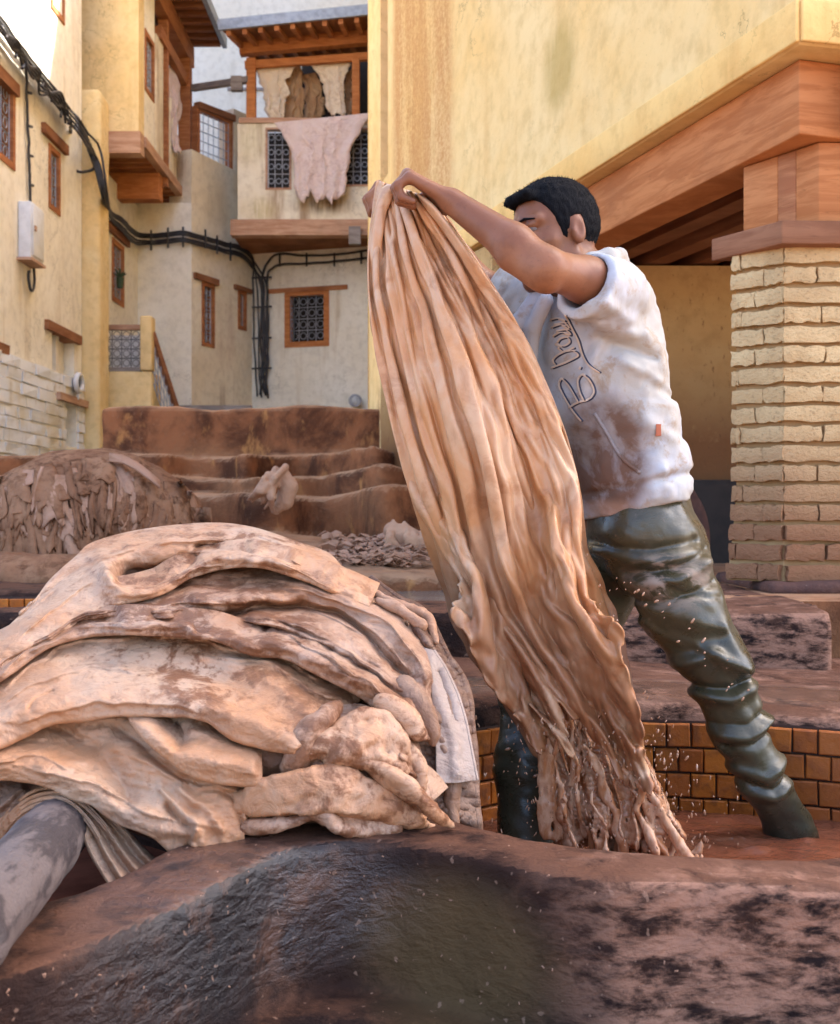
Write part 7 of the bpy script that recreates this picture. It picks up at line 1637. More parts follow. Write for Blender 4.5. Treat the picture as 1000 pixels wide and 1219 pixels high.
     -7,-6,-2,-9,-8,2,-1,-1,4,11,-3,-5,-4,7,-12,-11,15,12,-13,-20,7,-8,-26,-21,-16,-17,-9,-10,-12,8,-18,-16,4,0,-22,-20,10,-5,-22,-12,-12,-22,-9,-13,-13,5,9,0,5,-2,-2,-6,5,
     13,-4,0,0,4,3,-2,-2,15,2,-3,2,-11,-10,-6,-6,-8,-25,-20,4,6,-22,-24,-18,-8,-12,-7,-12,-15,1,2,-8,-6,13,9,-2,-5,-1,-7,-26,-10,-12,-9,-9,-7,-8,-11,-9,-12,-1,-23,-23,-25,
     -7,-7,-12,-22,-20,-13,-24,-9,-6,-7,-7,7,3,2,-4,2,0,-3,8,-1,3,0,0,-3,1,-1,13,6,12,-12,-21,-10,-17,-17,-12,-6,-8,-23,-23,-10,0,-17,-19,-13,-11,-9,0,-9,-6,-5,-5,-5,-8,-7,
     -20,-20,-17,-14,-20,-23,-1,1,-25,-22,-12,-7,-5,-23,-22,-6,-22,-17,-17,-15,-17,-3,-9,-21,-12,-17,-11,-17,-14,8,18,11,12,6,9,4,1,-3,-6,-4,-4,-2,-4,-4,-13,-12,-16,-15,-15,
     -17,-16,-16,-14,-17,-16,-15,-26,-26,-12,-14,-18,-16,-1,-8,-16,-7,-3,-13,-4,-11,-19,-18,-21,-22,-24,-13,-8,-22,-24,-16,10,5,-16,-20,-14,-18,-18,-18,-1,-6,-14,-20,-22,-29,
     -25,-19,-18,-2,-6,1,-1,-1,-3,13,14,13,11,11,-7,-18,-17,-16,-4,-5,-3,-1,-5,-11,-13,-14,-17,-19,-20,-21,-22,-13,-12,-11,-15,-21,-20,-1,-18,-24,-16,-8,0,-8,-20,-11,-9,-22,
     -24,-21,-8,-18,-21,-18,-18,0,-14,-19,-16,-8,-6,-4,-10,-3,-14,-12,-19,-16,-10,-21,-28,-7,1,-21,-12,0,-11,-16,-17,25,19,5,11,15,0,0,-19,-6,3,6,-6,-7,-5,-7,-7,-9,-8,-1,-19,
     -27,-17,-12,-19,-22,-15,-19,-9,-1,-8,-23,2,4,-25,-12,-22,-13,-3,-16,-18,1,6,-19,-24,3,8,-13,-11,-21,3,-1,-23,-16,-16,-10,-13,-18,-12,-18,-17,-19,-13,1,5,-23,-23,14,0,
     0,0,22,2,10,12,23,16,0,0,0,-11,-28,-26,-12,0,4,-2,-2,9,0,-24,-21,-5,-13,-19,-22,-11,-15,-23,-15,-22,-25,-17,3,-22,-24,-2,-13,-11,-6,-22,-7,-12,-10,-19,6,6,-20,-18,7,9,
     -3,-16,-3,5,-16,-12,-14,-13,-12,-15,-19,-11,-11,-15,-20,-17,2,-1,0,0,0,0,14,14,14,24,16,17,0,0,0,0,-2,-15,-25,-12,-12,0,0,-9,0,-24,-25,-25,-17,-13,-18,-21,-20,-19,-15,
     -8,-7,-24,-24,3,0,-21,-23,0,-10,1,-2,8,6,10,-14,-14,9,8,-17,-15,16,8,-19,-10,-4,-9,-15,-11,-11,-9,-12,-8,-19,-16,-26,-23,-25,-20,0,0,0,0,-14,11,-10,1,18,28,0,0,0,0,0,
     7,-2,-13,11,12,0,0,0,0,-19,-24,-29,-18,-2,-2,-11,-5,8,15,16,0,-12,-23,-15,15,17,-6,1,13,11,-3,-16,0,17,11,-14,-15,11,11,-18,-13,10,-3,-1,1,0,-5,-6,-1,-7,-16,0,-5,-11,
     -10,-21,-5,0,0,0,0,-2,-13,10,-16,-26,0,0,0,0,0,0,-12,15,16,-1,-6,0,0,0,0,0,-17,-9,-29,-28,-14,14,17,-11,0,0,0,0,0,0,-6,-10,13,11,-20,-18,-8,7,-16,-11,-13,9,7,-19,-22,
     6,6,-21,-23,-15,-16,-11,-8,13,7,20,1,-20,-19,-1,-4,-4,0,0,0,0,0,0,0,-4,13,13,0,0,0,0,0,0,-7,3,4,11,4,0,0,0,0,0,-25,-20,6,3,-22,-27,0,0,0,0,0,0,0,0,13,19,-2,-13,3,-14,
     -14,-15,0,-9,-2,-13,-19,-2,7,-17,-1,12,4,-12,0,-5,-10,-8,-4,5,15,9,0,-1,8,0,0,0,0,0,0,0,0,-12,-9,3,0,0,0,0,0,0,0,19,19,19,0,0,0,0,0,0,0,-11,-25,-14,11,3,0,0,0,0,0,0,0,
     0,0,0,-25,0,-2,-13,-16,-15,-13,-19,-12,-14,-16,-17,-9,9,-18,-9,1,1,-13,-1,1,-16,1,-8,-11,0,0,0,0,0,0,0,0,0,0,0,0,0,0,0,0,0,0,0,0,0,0,0,0,0,0,0,0,0,0,0,0,-2,13,-13,-28,
     6,0,0,0,0,0,0,0,0,0,0,-7,-22,-21,-1,5,-21,-24,-8,-11,-15,5,-3,-26,-24,1,-21,-20,5,10,-4,2,17,1,18,0,0,0,0,0,0,0,0,0,0,0,0,0,0,0,0,0,0,0,0,0,0,0,0,0,0,0,0,0,0,0,0,0,0,
     3,14,0,0,0,0,0,0,0,0,0,0,0,0,0,-14,-12,-10,-22,-2,-8,-28,-23,-7,-10,-19,-16,-13,-17,8,6,-18,-16,12,13,-9,-6,-2,0,0,0,0,0,0,0,0,0,0,0,0,0,0,0,0,0,0,0,0,0,0,0,0,0,0,0,0,
     0,0,0,0,0,0,0,0,0,0,0,0,0,0,0,0,0,0,0,0,0,0,0,5,-10,-23,-21,3,0,-20,-23,-1,8,-16,-23,-19,-7,15,14,-15,-11,15,2,0,0,0,0,0,0,0,0,0,0,0,0,0,0,0,0,0,0,0,0,0,0,0,0,0,0,0,0,
     0,0,0,0,0,0,0,0,0,0,0,0,0,0,0,0,0,0,0,0,0,0,0,0,0,13,-3,0,-13,-10,-1,-15,-12,-5,-2,4,-11,-23,0,-1,12,-1,0,0,0,0,0,0,0,0,0,0,0,0,0,0,0,0,0,0,0,0,0,0,0,0,0,0,0,0,0,0,0,
     0,0,0,0,0,0,0,0,0,0,0,0,0,0,0,0,0,0,0,0,0,0,0,0,0,3,5,0,0,-18,-10,-15,-23,2,3,-9,3,0,0,0,0,0,0,0,0,0,0,0,0,0,0,0,0,0,0,0,0,0,0,0,0,0,0,0,0,0,0,0,0,0,0,0,0,0,0,0,0,0,0,
     0,0,0,0,0,0,0,0,0,0,0,0,0,0,0,0,0,0,0,0,0,0,0,-20,-16,-10,-12,-17,0,0,0,0,0,0,0,0,0,0,0,0,0,0,0,0,0,0,0,0,0,0],
]
HQ = np.array(HIDE_D).reshape(3, *HIDE_N).transpose(1, 2, 0).astype(float)
HQ[0] = np.cumsum(HQ[0], axis=0); HQ = np.cumsum(HQ, axis=0) * 0.001
GL = catmull([(442, 212), (437, 330), (456, 460), (480, 560), (510, 655), (545, 760), (596, 840), (650, 930)], 200)
GR = catmull([(523, 240), (574, 318), (628, 410), (664, 490), (688, 570), (701, 650), (742, 745), (764, 850), (786, 930)], 200)
def swung(flip, dY, tmax, amp=1.0):
    a, b, y = HQ[..., 0], HQ[..., 1], HQ[..., 2]
    bins = np.linspace(0, 0.95, 16); lo, hi, ym = [], [], []
    for c in bins:
        m = np.abs(b - c) < 0.06
        lo.append(np.percentile(a[m], 0.7)); hi.append(np.percentile(a[m], 99.3)); ym.append(np.median(y[m]))
    lo, hi = np.interp(b, bins, lo), np.interp(b, bins, hi); s = np.clip((a - lo) / (hi - lo), -0.03, 1.03)
    if flip: s = 1 - s
    t = np.clip(b / 0.90, 0, 1.06) * tmax; k = np.clip(t, 0, 0.999) * 199; i0 = k.astype(int); f_ = (k - i0)[..., None]
    l = GL[i0] * (1 - f_) + GL[np.minimum(i0 + 1, 199)] * f_; r = GR[i0] * (1 - f_) + GR[np.minimum(i0 + 1, 199)] * f_
    px = l + (r - l) * s[..., None]; px[..., 1] += np.maximum(0, t - 0.999) * 700
    tc = np.clip(t, 0, 1); yy = (y - np.interp(b, bins, ym)) * amp
    Y = (2.56 + (2.38 - 2.56) * s) * (1 - tc) ** 1.5 + 2.36 * (1 - (1 - tc) ** 1.5) - 0.035 * np.minimum(1, tc * 3) + yy + dY
    return Pn(px[..., 0], px[..., 1], np.minimum(Y, 2.48 + 0.10 * (1 - tc) + dY)), tc
def hide_mesh(layers):
    Vs, Qs, k = [], [], 0
    for A, _ in layers:
        n, m = A.shape[:2]; ii = np.arange(n * m).reshape(n, m); L = np.array(HIDE_LEN)
        ok = (np.arange(n - 1)[:, None] + 1 < np.minimum(L[:-1], L[1:])[None, :])
        Qs.append(np.stack([ii[:-1, :-1], ii[:-1, 1:], ii[1:, 1:], ii[1:, :-1]], -1)[ok] + k); Vs.append(A.reshape(-1, 3)); k += n * m
    V = np.vstack(Vs); Q = np.vstack(Qs); used = np.unique(Q); mp_ = -np.ones(len(V), int); mp_[used] = np.arange(len(used))
    me = qmesh('hide', V[used], mp_[Q]); me.shade_smooth(); return me
ht = NT('swung_hide'); ha = ht.noise(6, 6, 0.6, 0.6); hb_ = ht.noise(12, 7, 0.65, 0.8); hc = ht.noise(80, 6, 0.7); hz = ht.sep()[2]
hs = ht.noise(1.0, 6, 0.6, 0.8, ht.mapping((10, 10, 5), rot=(0, 0.42, 0)))
hcol = ht.mix(ht.ramp(ha, 0.38, 0.62), (0.51, 0.24, 0.098), (0.55, 0.335, 0.195))
hcol = ht.mix(ht.math('MULTIPLY', ht.ramp(hb_, 0.48, 0.66), 0.5), hcol, (0.30, 0.115, 0.04))
lowm = ht.ramp(ht.math('ADD', hz, ht.math('MULTIPLY', hs, 0.5)), EYE + 0.42, EYE - 0.20)
hcol = ht.mix(ht.math('MULTIPLY', lowm, ht.ramp(hs, 0.34, 0.58)), hcol, (0.30, 0.115, 0.045))
m_swing = ht.out(hcol, 0.40, ht.bump(hc, 0.2, 0.003, ht.bump(hb_, 0.25, 0.006)), 0.35)
ht.b.inputs['Subsurface Weight'].default_value = 0.08; ht.b.inputs['Subsurface Radius'].default_value = (0.02, 0.008, 0.004)
hide = link('hide', hide_mesh([swung(False, 0.0, 1.0), swung(True, 0.045, 0.93)]), m_swing)
sd_ = hide.modifiers.new('smooth', 'SUBSURF'); sd_.levels = 2; sd_.render_levels = 2
solid(hide, 0.004)
tagx(hide, 'long dripping tan hide swung up out of the vat by both hands of the man', 'hide')

# water pouring off the hide and thrown up where it left the vat
rs = np.random.default_rng(5)
def strands():
    out = []
    for k in range(12):
        a = rs.uniform(0, 1)
        u0 = 668 + 95 * a + rs.normal(0, 6); v0 = 870 + 60 * a * rs.uniform(0.5, 1.2) + rs.uniform(-30, 15)
        u1 = 690 + 130 * a + rs.normal(0, 10); Yb = 2.33 + rs.uniform(-.03, .05); v1 = CV + 0.71 * F / Yb + rs.uniform(-4, 4)
        n = 7; pts = []
        for i in range(n):
            t = i / (n - 1); pts.append((u0 + (u1 - u0) * t + rs.normal(0, 5), v0 + (v1 - v0) * t, 2.33 * (1 - t) + Yb * t + rs.normal(0, .008)))
        r = rs.uniform(1.5, 5.5); rr = [max(1.5, r * (0.45 + 1.0 * (i / (n - 1)) ** 0.8 * rs.uniform(0.6, 1.2))) for i in range(n)]
        out.append((pts, rr))
    for k in range(16):         # thin side ligaments
        u0, v0 = rs.uniform(640, 700), rs.uniform(820, 900); u1 = u0 + rs.uniform(-30, 25)
        pts = [(u0 + (u1 - u0) * t + rs.normal(0, 3), v0 + (1000 - v0) * t * rs.uniform(.95, 1), 2.38) for t in np.linspace(0, 1, 6)]
        out.append((pts, [rs.uniform(1.2, 3) for _ in range(6)]))
    for k in range(22):         # crown of the splash
        u0 = rs.uniform(655, 835); Yb = 2.33 + rs.uniform(-.02, .12); v0 = CV + 0.71 * F / Yb
        h = rs.uniform(15, 60) * (1 - abs(u0 - 745) / 130); u1 = u0 + (u0 - 745) * 0.12 + rs.normal(0, 6)
        out.append(([(u0, v0, Yb), ((u0 + u1) / 2 + rs.normal(0, 2), v0 - h * .55, Yb), (u1, v0 - h, Yb)], [rs.uniform(4, 9), rs.uniform(2, 4), 1.2]))
    return out
ST = [(np.array([A3(*q) for q in pts]), np.array(r) / F * 2.37) for pts, r in strands()]
def f_splash(p):
    d = np.full(len(p), 9.0)
    for c, r in ST:
        lo = c.min(0) - 0.05; hi = c.max(0) + 0.05
        m = ((p > lo) & (p < hi)).all(1)
        if m.any(): d[m] = smin(d[m], sd_chain(p[m], c, r, 0.004), 0.007)
    x, y, z = p[:, 0], p[:, 1], p[:, 2]
    return np.where(d > 1, 0.05, d + 0.0055 * fbm(x * 42, y * 42, z * 24, 3) + 0.003 * noise3(x * 110, y * 110, z * 60))
wtr = NT('splashing_liquor'); wna = wtr.noise(30, 6, 0.7, 0.5); wnb = wtr.noise(1, 5, 0.6, 0.2, wtr.mapping((34, 34, 14)))
wcol = wtr.mix(wtr.ramp(wnb, 0.38, 0.62), (0.44, 0.17, 0.066), (0.66, 0.37, 0.21))
m_splash = wtr.out(wcol, 0.14, wtr.bump(wna, 0.25, 0.004), 0.25)
wtr.b.inputs['Transmission Weight'].default_value = 0.15
W1 = sheet([(652, 825), (654, 900), (656, 950), (660, 1026)], [(738, 825), (764, 900), (796, 960), (828, 1028)], (2.42, 2.41), (2.36, 2.35), 4.3, 0.014, 0.2, 1.1, 150, 120, 0.12, 31)
W2 = sheet([(668, 820), (690, 900), (700, 950), (706, 1028)], [(742, 820), (770, 900), (788, 950), (808, 1028)], (2.41, 2.41), (2.30, 2.31), 5.2, 0.012, 0.5, 1.2, 150, 120, 0.16, 37)
for W in (W1, W2):
    x, y, z = W[..., 0], W[..., 1], W[..., 2]
    W[..., 1] += 0.022 * fbm(x * 22, z * 12, x * 0 + 3, 3); W[..., 0] += 0.010 * fbm(x * 26, z * 22, x * 0 + 9, 3)
Vs, Qs, kk = [], [], 0
for W in (W1, W2):
    n_, m_ = W.shape[:2]; ii = np.arange(n_ * m_).reshape(n_, m_)
    cx_, cz_ = W[:-1, :-1, 0], W[:-1, :-1, 2]
    tq = np.linspace(0, 1, n_ - 1)[:, None]; sq = np.linspace(0, 1, m_ - 1)[None, :]
    thr_ = 1.25 if W is W1 else 0.60
    keep = fbm(cx_ * 75 + kk, cz_ * 22, cx_ * 0 + 2, 4) < thr_ - 0.55 * np.abs(tq - 0.35) * 0.6 - 0.35 * np.maximum(0, np.abs(sq - .5) * 2 - .75) * 4 * (tq > .1) + 0.25 * np.maximum(0, .25 - tq)
    Q = np.stack([ii[:-1, :-1], ii[:-1, 1:], ii[1:, 1:], ii[1:, :-1]], -1)[keep]
    Vs.append(W.reshape(-1, 3)); Qs.append(Q + kk); kk += n_ * m_
me = qmesh('water_curtain', np.vstack(Vs), np.vstack(Qs)); me.shade_smooth()
o = link('water_curtain', me, m_splash); solid(o, 0.004)
tagx(o, kind='stuff', label='sheet of brown liquor falling from the lower end of the lifted hide')
tagx(link('water_splash', surfnet(f_splash, (0.20, 2.28, 0.75), (0.64, 2.56, 1.40), 0.0042), m_splash), kind='stuff', label='brown liquor streaming off the lifted hide into the vat')
# flying drops
DV, DF = [], []
bm = bmesh.new(); bmesh.ops.create_icosphere(bm, subdivisions=2, radius=1.0); iv = [v.co.copy() for v in bm.verts]; if_ = [tuple(v.index for v in f.verts) for f in bm.faces]; bm.free()
def drop(u, v, Y, r, st=1.6, ang=0.6):
    c = P(u, v, Y); n = len(DV); r = r * 0.78 / F * Y
    dx = Vector((math.sin(ang), rs.uniform(-.3, .3), -math.cos(ang))).normalized(); R = dx.to_track_quat('Z', 'Y').to_matrix()
    for w in iv:
        q = R @ Vector((w.x * r * rs.uniform(.85, 1.1), w.y * r * rs.uniform(.85, 1.1), w.z * r * st)); DV.append(tuple(c + q))
    DF.extend(tuple(i + n for i in f) for f in if_)
for t in np.linspace(0, 1, 30):
    u = 735 + 155 * t + rs.normal(0, 9); v = 690 + 145 * t - 14 * math.sin(math.pi * t) + rs.normal(0, 11); drop(u, v, 2.33, rs.uniform(0.5, 2.2), rs.uniform(1.2, 2.8), rs.uniform(-1.3, -.5))
for k in range(90):
    t = rs.uniform(0, 1); drop(700 + 90 * t + rs.normal(0, 22), 700 + 260 * t + rs.normal(0, 26), 2.36 + rs.normal(0, .03), rs.uniform(0.6, 2.0), rs.uniform(1.1, 2.8), rs.uniform(-.9, .3))
for k in range(70):
    t = rs.uniform(0, 1); drop(598 + 75 * t + rs.normal(0, 18), 800 + 130 * t + rs.normal(0, 35), 2.44 + rs.normal(0, .03), rs.uniform(0.7, 2.4), rs.uniform(1.1, 2.4), rs.uniform(-1.2, .3))
for k in range(700):
    t = rs.uniform(0, 1); drop(690 + 60 * t + rs.normal(0, 40 + 25 * t), 850 + 172 * t + rs.normal(0, 8), 2.33 + rs.normal(0, .04), rs.uniform(0.35, 1.3), rs.uniform(1.1, 3.8), rs.uniform(-.6, .5))
for k in range(60):
    drop(rs.uniform(650, 850), rs.uniform(880, 1005), 2.36 + rs.normal(0, .03), rs.uniform(0.7, 2.4), rs.uniform(1.0, 3.0), rs.uniform(-.4, .4))
me = mesh('water_drops', DV, DF); me.shade_smooth()
dm = NT('drop_water'); m_drop = dm.out((0.36, 0.185, 0.10), 0.1, None, 0.7)
tagx(link('water_drops', me, m_drop), kind='stuff', label='brown drops flying off the hide in front of the waders')
ORD = ('first', 'second', 'third', 'fourth', 'fifth', 'sixth', 'seventh', 'eighth', 'ninth')
# ================================================================== brown heap of dry hides behind the pile
heap = thing('hide_heap', 'shaggy brown heap of drying hides left behind the big pale pile', 'hide heap', tuple(P(110, 660, 6.0)))
m_dry = leather('dry_hide', (0.28, 0.14, 0.075), (0.20, 0.092, 0.048), (0.10, 0.042, 0.02), 0.8, 0.8, 0.9, 31, spec=0.04)
m_dryl = leather('dry_hide_pale', (0.38, 0.215, 0.14), (0.32, 0.17, 0.10), (0.18, 0.08, 0.04), 0.7, 0.8, 0.9, 37, spec=0.04)
HCX, HCY = -1.68, 6.0
def heap_r(x, y):
    return np.sqrt(((x - HCX) / 0.66) ** 2 + ((y - HCY) / 0.55) ** 2)
def f_heap(p):
    x, y, z = p[:, 0], p[:, 1], p[:, 2] - EYE
    d = sd_ell(p, (HCX, HCY, EYE - 0.28), (0.65, 0.56, 0.61))
    a = np.arctan2(y - HCY, x - HCX)
    d = d + 0.050 * noise3(a * 9, z * 1.6, a * 0) * np.clip((0.35 - z) * 2, 0, 1) + 0.025 * fbm(x * 5, y * 5, z * 5, 4) + 0.028 * noise3(a * 26, z * 3, a * 0 + 4) * np.clip((0.25 - z) * 3, 0, 1)
    return smax(d, -z - 0.30, 0.03)
hm = surfnet(f_heap, (HCX - 0.82, HCY - 0.72, EYE - 0.34), (HCX + 0.82, HCY + 0.7, EYE + 0.42), 0.018)
link('heap_body', hm, m_dry, heap)
hb_t = BVHTree.FromPolygons([v.co for v in hm.vertices], [p.vertices for p in hm.polygons])
r2 = np.random.default_rng(12)
def flap(u, v, w, h, mat, lift=0.012):
    """a ragged strip of hide hanging down the heap's face"""
    nu, nv = 6, 12; ph = r2.uniform(0, 9); sk = r2.uniform(-.3, .3); A = np.zeros((nv, nu, 3)); cut = r2.uniform(0.6, 1.0, nu); ok = True
    wn_ = 1 + 0.5 * r2.uniform(-1, 1)
    for j in range(nv):
        for i in range(nu):
            t = j / (nv - 1) * cut[i]; s = i / (nu - 1) - .5
            uu = u + w * s * (0.7 + 0.5 * t * wn_) + sk * h * t + 2.0 * math.sin(t * 6 + ph); vv = v + h * t + r2.uniform(-.8, .8)
            dr = (P(uu, vv, 1.0) - eyeP).normalized(); hit = hb_t.ray_cast(eyeP, dr)[0]
            Yh = hit.y if hit is not None else 5.7
            lf = lift + 0.012 * math.sin(s * 7 + ph) + 0.02 * t * t + r2.uniform(-.002, .002)
            A[j, i] = P(uu, vv, min(Yh, 5.9) - lf)
    o = link('flap', grid_mesh('flap', A), mat, heap); solid(o, 0.008)
for k in range(230):
    u = r2.uniform(-8, 240); top = 640 - 100 * math.sqrt(max(0.05, 1 - ((u - 105) / 150) ** 2)); 
    v = r2.uniform(top + 5, 630); flap(u, v, r2.uniform(9, 36), r2.uniform(26, 95), m_dryl if r2.uniform() < 0.12 else m_dry, r2.uniform(0.004, 0.05))
for (u, v, w, h) in ((85, 558, 18, 72), (130, 560, 12, 20), (150, 562, 16, 30), (28, 600, 34, 42), (98, 588, 15, 26), (35, 560, 24, 18), (165, 600, 14, 26), (75, 600, 16, 30), (232, 605, 18, 26)):
    flap(u, v, w, h, m_dryl, 0.03)
# curled scrap on top
q = [[P(u + 10 * j, v + 4 * j + 3 * i, 5.72 - 0.02 * i - 0.01 * j) for i in range(4)] for j, (u, v) in enumerate(((130, 540), (136, 538), (142, 542), (146, 548), (150, 556)))]
o = link('flap', grid_mesh('flap', np.array([[list(c) for c in r] for r in q])), m_dryl, heap); solid(o, 0.01)
# skirt of hides below the heap on the ledge
def f_skirt(p):
    x, y, z = p[:, 0], p[:, 1], p[:, 2] - EYE
    d = sd_ell(p, (-1.95, 5.35, EYE - 0.30), (0.75, 0.30, 0.12)); d = smin(d, sd_ell(p, (-1.45, 5.25, EYE - 0.32), (0.5, 0.25, 0.12)), 0.05)
    return d + 0.03 * fbm(x * 6, y * 6, z * 6, 4) + 0.012 * np.abs(noise3(x * 22, y * 22, z * 22))
tagx(link('hide', surfnet(f_skirt, (-2.8, 4.95, EYE - 0.5), (-0.85, 5.75, EYE - 0.1), 0.016), m_dry), 'flattened brown hides spread on the ledge at the foot of the shaggy heap', 'hide')

# bundle hanging over a vat edge
def chains_mesh(chs, k, amp, fs, h):
    C = [(np.array([list(P(*q[:3])) for q in c]), np.array([q[3] * q[2] / F for q in c])) for c in chs]
    allp = np.vstack([c for c, _ in C]); mr = max(r.max() for _, r in C) + 0.03
    def fn(p):
        d = None
        for c, r in C:
            e = sd_chain(p, c, r, 0.006); d = e if d is None else smin(d, e, k)
        return d + amp * fbm(p[:, 0] * fs, p[:, 1] * fs, p[:, 2] * fs, 3)
    return surfnet(fn, allp.min(0) - mr, allp.max(0) + mr, h)
m_bund = leather('bundle_hide', (0.44, 0.25, 0.15), (0.38, 0.21, 0.13), (0.16, 0.07, 0.035), 0.8, 0.9, 0.9, 43, spec=0.05)
yb_ = 6.25
rb = np.random.default_rng(3)
chs = [[(337, 566, yb_, 9), (343, 580, yb_, 12), (339, 597, yb_, 10), (328, 607, yb_, 6)]]
for k in range(13):
    u0, v0 = 330 + rb.normal(0, 5), 566 + rb.normal(0, 4); a = rb.uniform(0, 1); u1, v1 = 284 + 42 * a + rb.normal(0, 4), 588 + 24 * a * rb.uniform(0.4, 1.1); b = rb.uniform(-6, 6); r = rb.uniform(2.2, 4.6)
    chs.append([(u0, v0, yb_ - .04 * rb.uniform(), r * 1.3), ((u0 + u1) / 2 + b * .6, (v0 + v1) / 2 - 7 + b, yb_ - .10 - .05 * rb.uniform(), r * 1.1), ((u0 + 3 * u1) / 4 + b, (v0 + 3 * v1) / 4 - 3, yb_ - .12 - .04 * rb.uniform(), r), (u1, v1, yb_ - .10, r * 0.45)])
tagx(link('hide', chains_mesh(chs, 0.006, 0.005, 45, 0.0075), m_bund), 'small knotted bundle of hides hanging over the edge of an old vat', 'hide')
chs = [[(466, 632, 5.9, 10), (476, 640, 5.9, 17), (490, 646, 5.9, 17), (502, 652, 5.9, 12)]]
for k in range(9):
    u0 = 462 + 42 * rb.uniform(); v0 = 626 + 8 * rb.uniform() + abs(u0 - 478) * .25
    chs.append([(u0, v0, 5.86, 2.5), (u0 + rb.normal(0, 4), v0 + 10, 5.80, 5), (u0 + rb.normal(0, 6), v0 + 22, 5.80, 5), (u0 + rb.normal(0, 6), v0 + 30, 5.82, 3)])
chs.append([(468, 618, 5.9, 1.5), (470, 630, 5.88, 5)]); chs.append([(481, 620, 5.9, 1.5), (484, 632, 5.88, 6)])
tagx(link('sack', chains_mesh(chs, 0.007, 0.008, 30, 0.009), m_bund), 'crumpled tan sack standing among scraps beside the lifted hide', 'sack')
# scraps of bark and hide on the ledge
SV, SF = [], []
for k in range(420):
    t = r2.uniform(0, 1); u = 392 + 105 * t + r2.normal(0, 8); y = r2.uniform(5.35, 6.2); z = EYE - 0.30 + 0.16 * min(1, max(0, (y - 5.0) / 1.4)) + r2.uniform(0.0, 0.05)
    x = (u - CU) / F * y; s = r2.uniform(0.010, 0.038); a = r2.uniform(0, 6.3); b = r2.uniform(-.9, .9)
    R = Matrix.Rotation(a, 3, 'Z') @ Matrix.Rotation(b, 3, 'X'); n = len(SV)
    prof = [(-1, -.5, 0), (0, -.6, .35), (1, -.4, 0), (1, .5, .1), (0, .6, .45), (-1, .4, .1)]
    for th in (0, 0.12):
        for q in prof: SV.append(tuple(Vector((x, y, z)) + R @ Vector((q[0] * s, q[1] * s, (q[2] + th) * s))))
    SF += [tuple(n + i for i in f) for f in ((0, 1, 4, 5), (1, 2, 3, 4), (11, 10, 7, 6), (10, 9, 8, 7), (0, 6, 7, 1), (1, 7, 8, 2), (2, 8, 9, 3), (3, 9, 10, 4), (4, 10, 11, 5), (5, 11, 6, 0))]
tagx(link('scraps', mesh('scraps', SV, SF), m_dryl), kind='stuff', label='dry scraps of hide and bark littering the ledge below the old vats')

# ================================================================== hides hung on the balcony and the bay
def hung(label, L, R, Y, mat, npl, am, rag, seed, g='hides hung to dry on the balconies', n=(60, 80), bow=0.0, holes=None):
    A = sheet(L, R, (Y, Y), (Y - 0.02, Y - 0.02), npl, am, 0.2, 0.5, n[0], n[1], rag, seed)
    o = link('hide', grid_mesh('hide', A), mat); solid(o, 0.008); return tagx(o, label, 'hide', g)
m_mauve = leather('mauve_hide', (0.62, 0.50, 0.49), (0.66, 0.55, 0.54), (0.40, 0.27, 0.26), 0.5, 1.3, 0.9, 51)
m_creamh = leather('cream_hide', (0.68, 0.58, 0.46), (0.72, 0.63, 0.52), (0.38, 0.26, 0.17), 0.45, 1.0, 0.9, 57)
m_tanh = leather('tan_hide', (0.44, 0.29, 0.17), (0.38, 0.23, 0.13), (0.20, 0.11, 0.06), 0.7, 1.0, 0.9, 61)
hung('ragged mauve hide spread over the balcony parapet between the two grilles', [(326, 146), (336, 160), (347, 180), (349, 205), (352, 228), (358, 250)], [(445, 134), (432, 150), (420, 175), (414, 205), (411, 228), (408, 246)], 17.38, m_mauve, 4.5, 0.022, 0.16, 3, n=(140, 110))
hung('cream hide with torn edge hanging left under the balcony roof', [(304, 80), (310, 100), (316, 125), (321, 148)], [(352, 78), (344, 92), (342, 110), (338, 148)], 17.75, m_creamh, 2, 0.03, 0.04, 5)
hung('pale hide with two points stretched right under the balcony roof', [(366, 74), (378, 88), (386, 108), (390, 140)], [(419, 70), (412, 90), (410, 110), (412, 140)], 17.75, m_creamh, 2, 0.02, 0.05, 8)
hung('shaded tan hide hanging folded behind the two pale ones', [(336, 82), (338, 110), (338, 148)], [(358, 78), (362, 100), (360, 146)], 17.95, m_tanh, 3, 0.03, 0.06, 11)
hung('brown hide curving in shade in the middle of the balcony opening', [(356, 90), (362, 105), (362, 146)], [(376, 86), (384, 105), (388, 140)], 18.1, m_tanh, 2.5, 0.03, 0.06, 14)
hung('narrow dark hide hanging beside the right balcony post', [(412, 86), (411, 105), (410, 138)], [(419, 82), (419, 105), (419, 136)], 18.0, m_tanh, 1.5, 0.02, 0.06, 17)
A = sheet([(199, 78), (200, 110), (204, 150), (206, 175), (214, 186)], [(206, 82), (216, 110), (212, 150), (213, 172), (217, 188)], (17.0, 17.4), (17.0, 17.4), 2, 0.03, 0.2, 0.5, 40, 60, 0.08, 21)
o = link('hide', grid_mesh('hide', A), m_mauve); solid(o, 0.01); tagx(o, 'narrow mauve hide hanging down the side of the jettied bay', 'hide', 'hides hung to dry on the balconies')

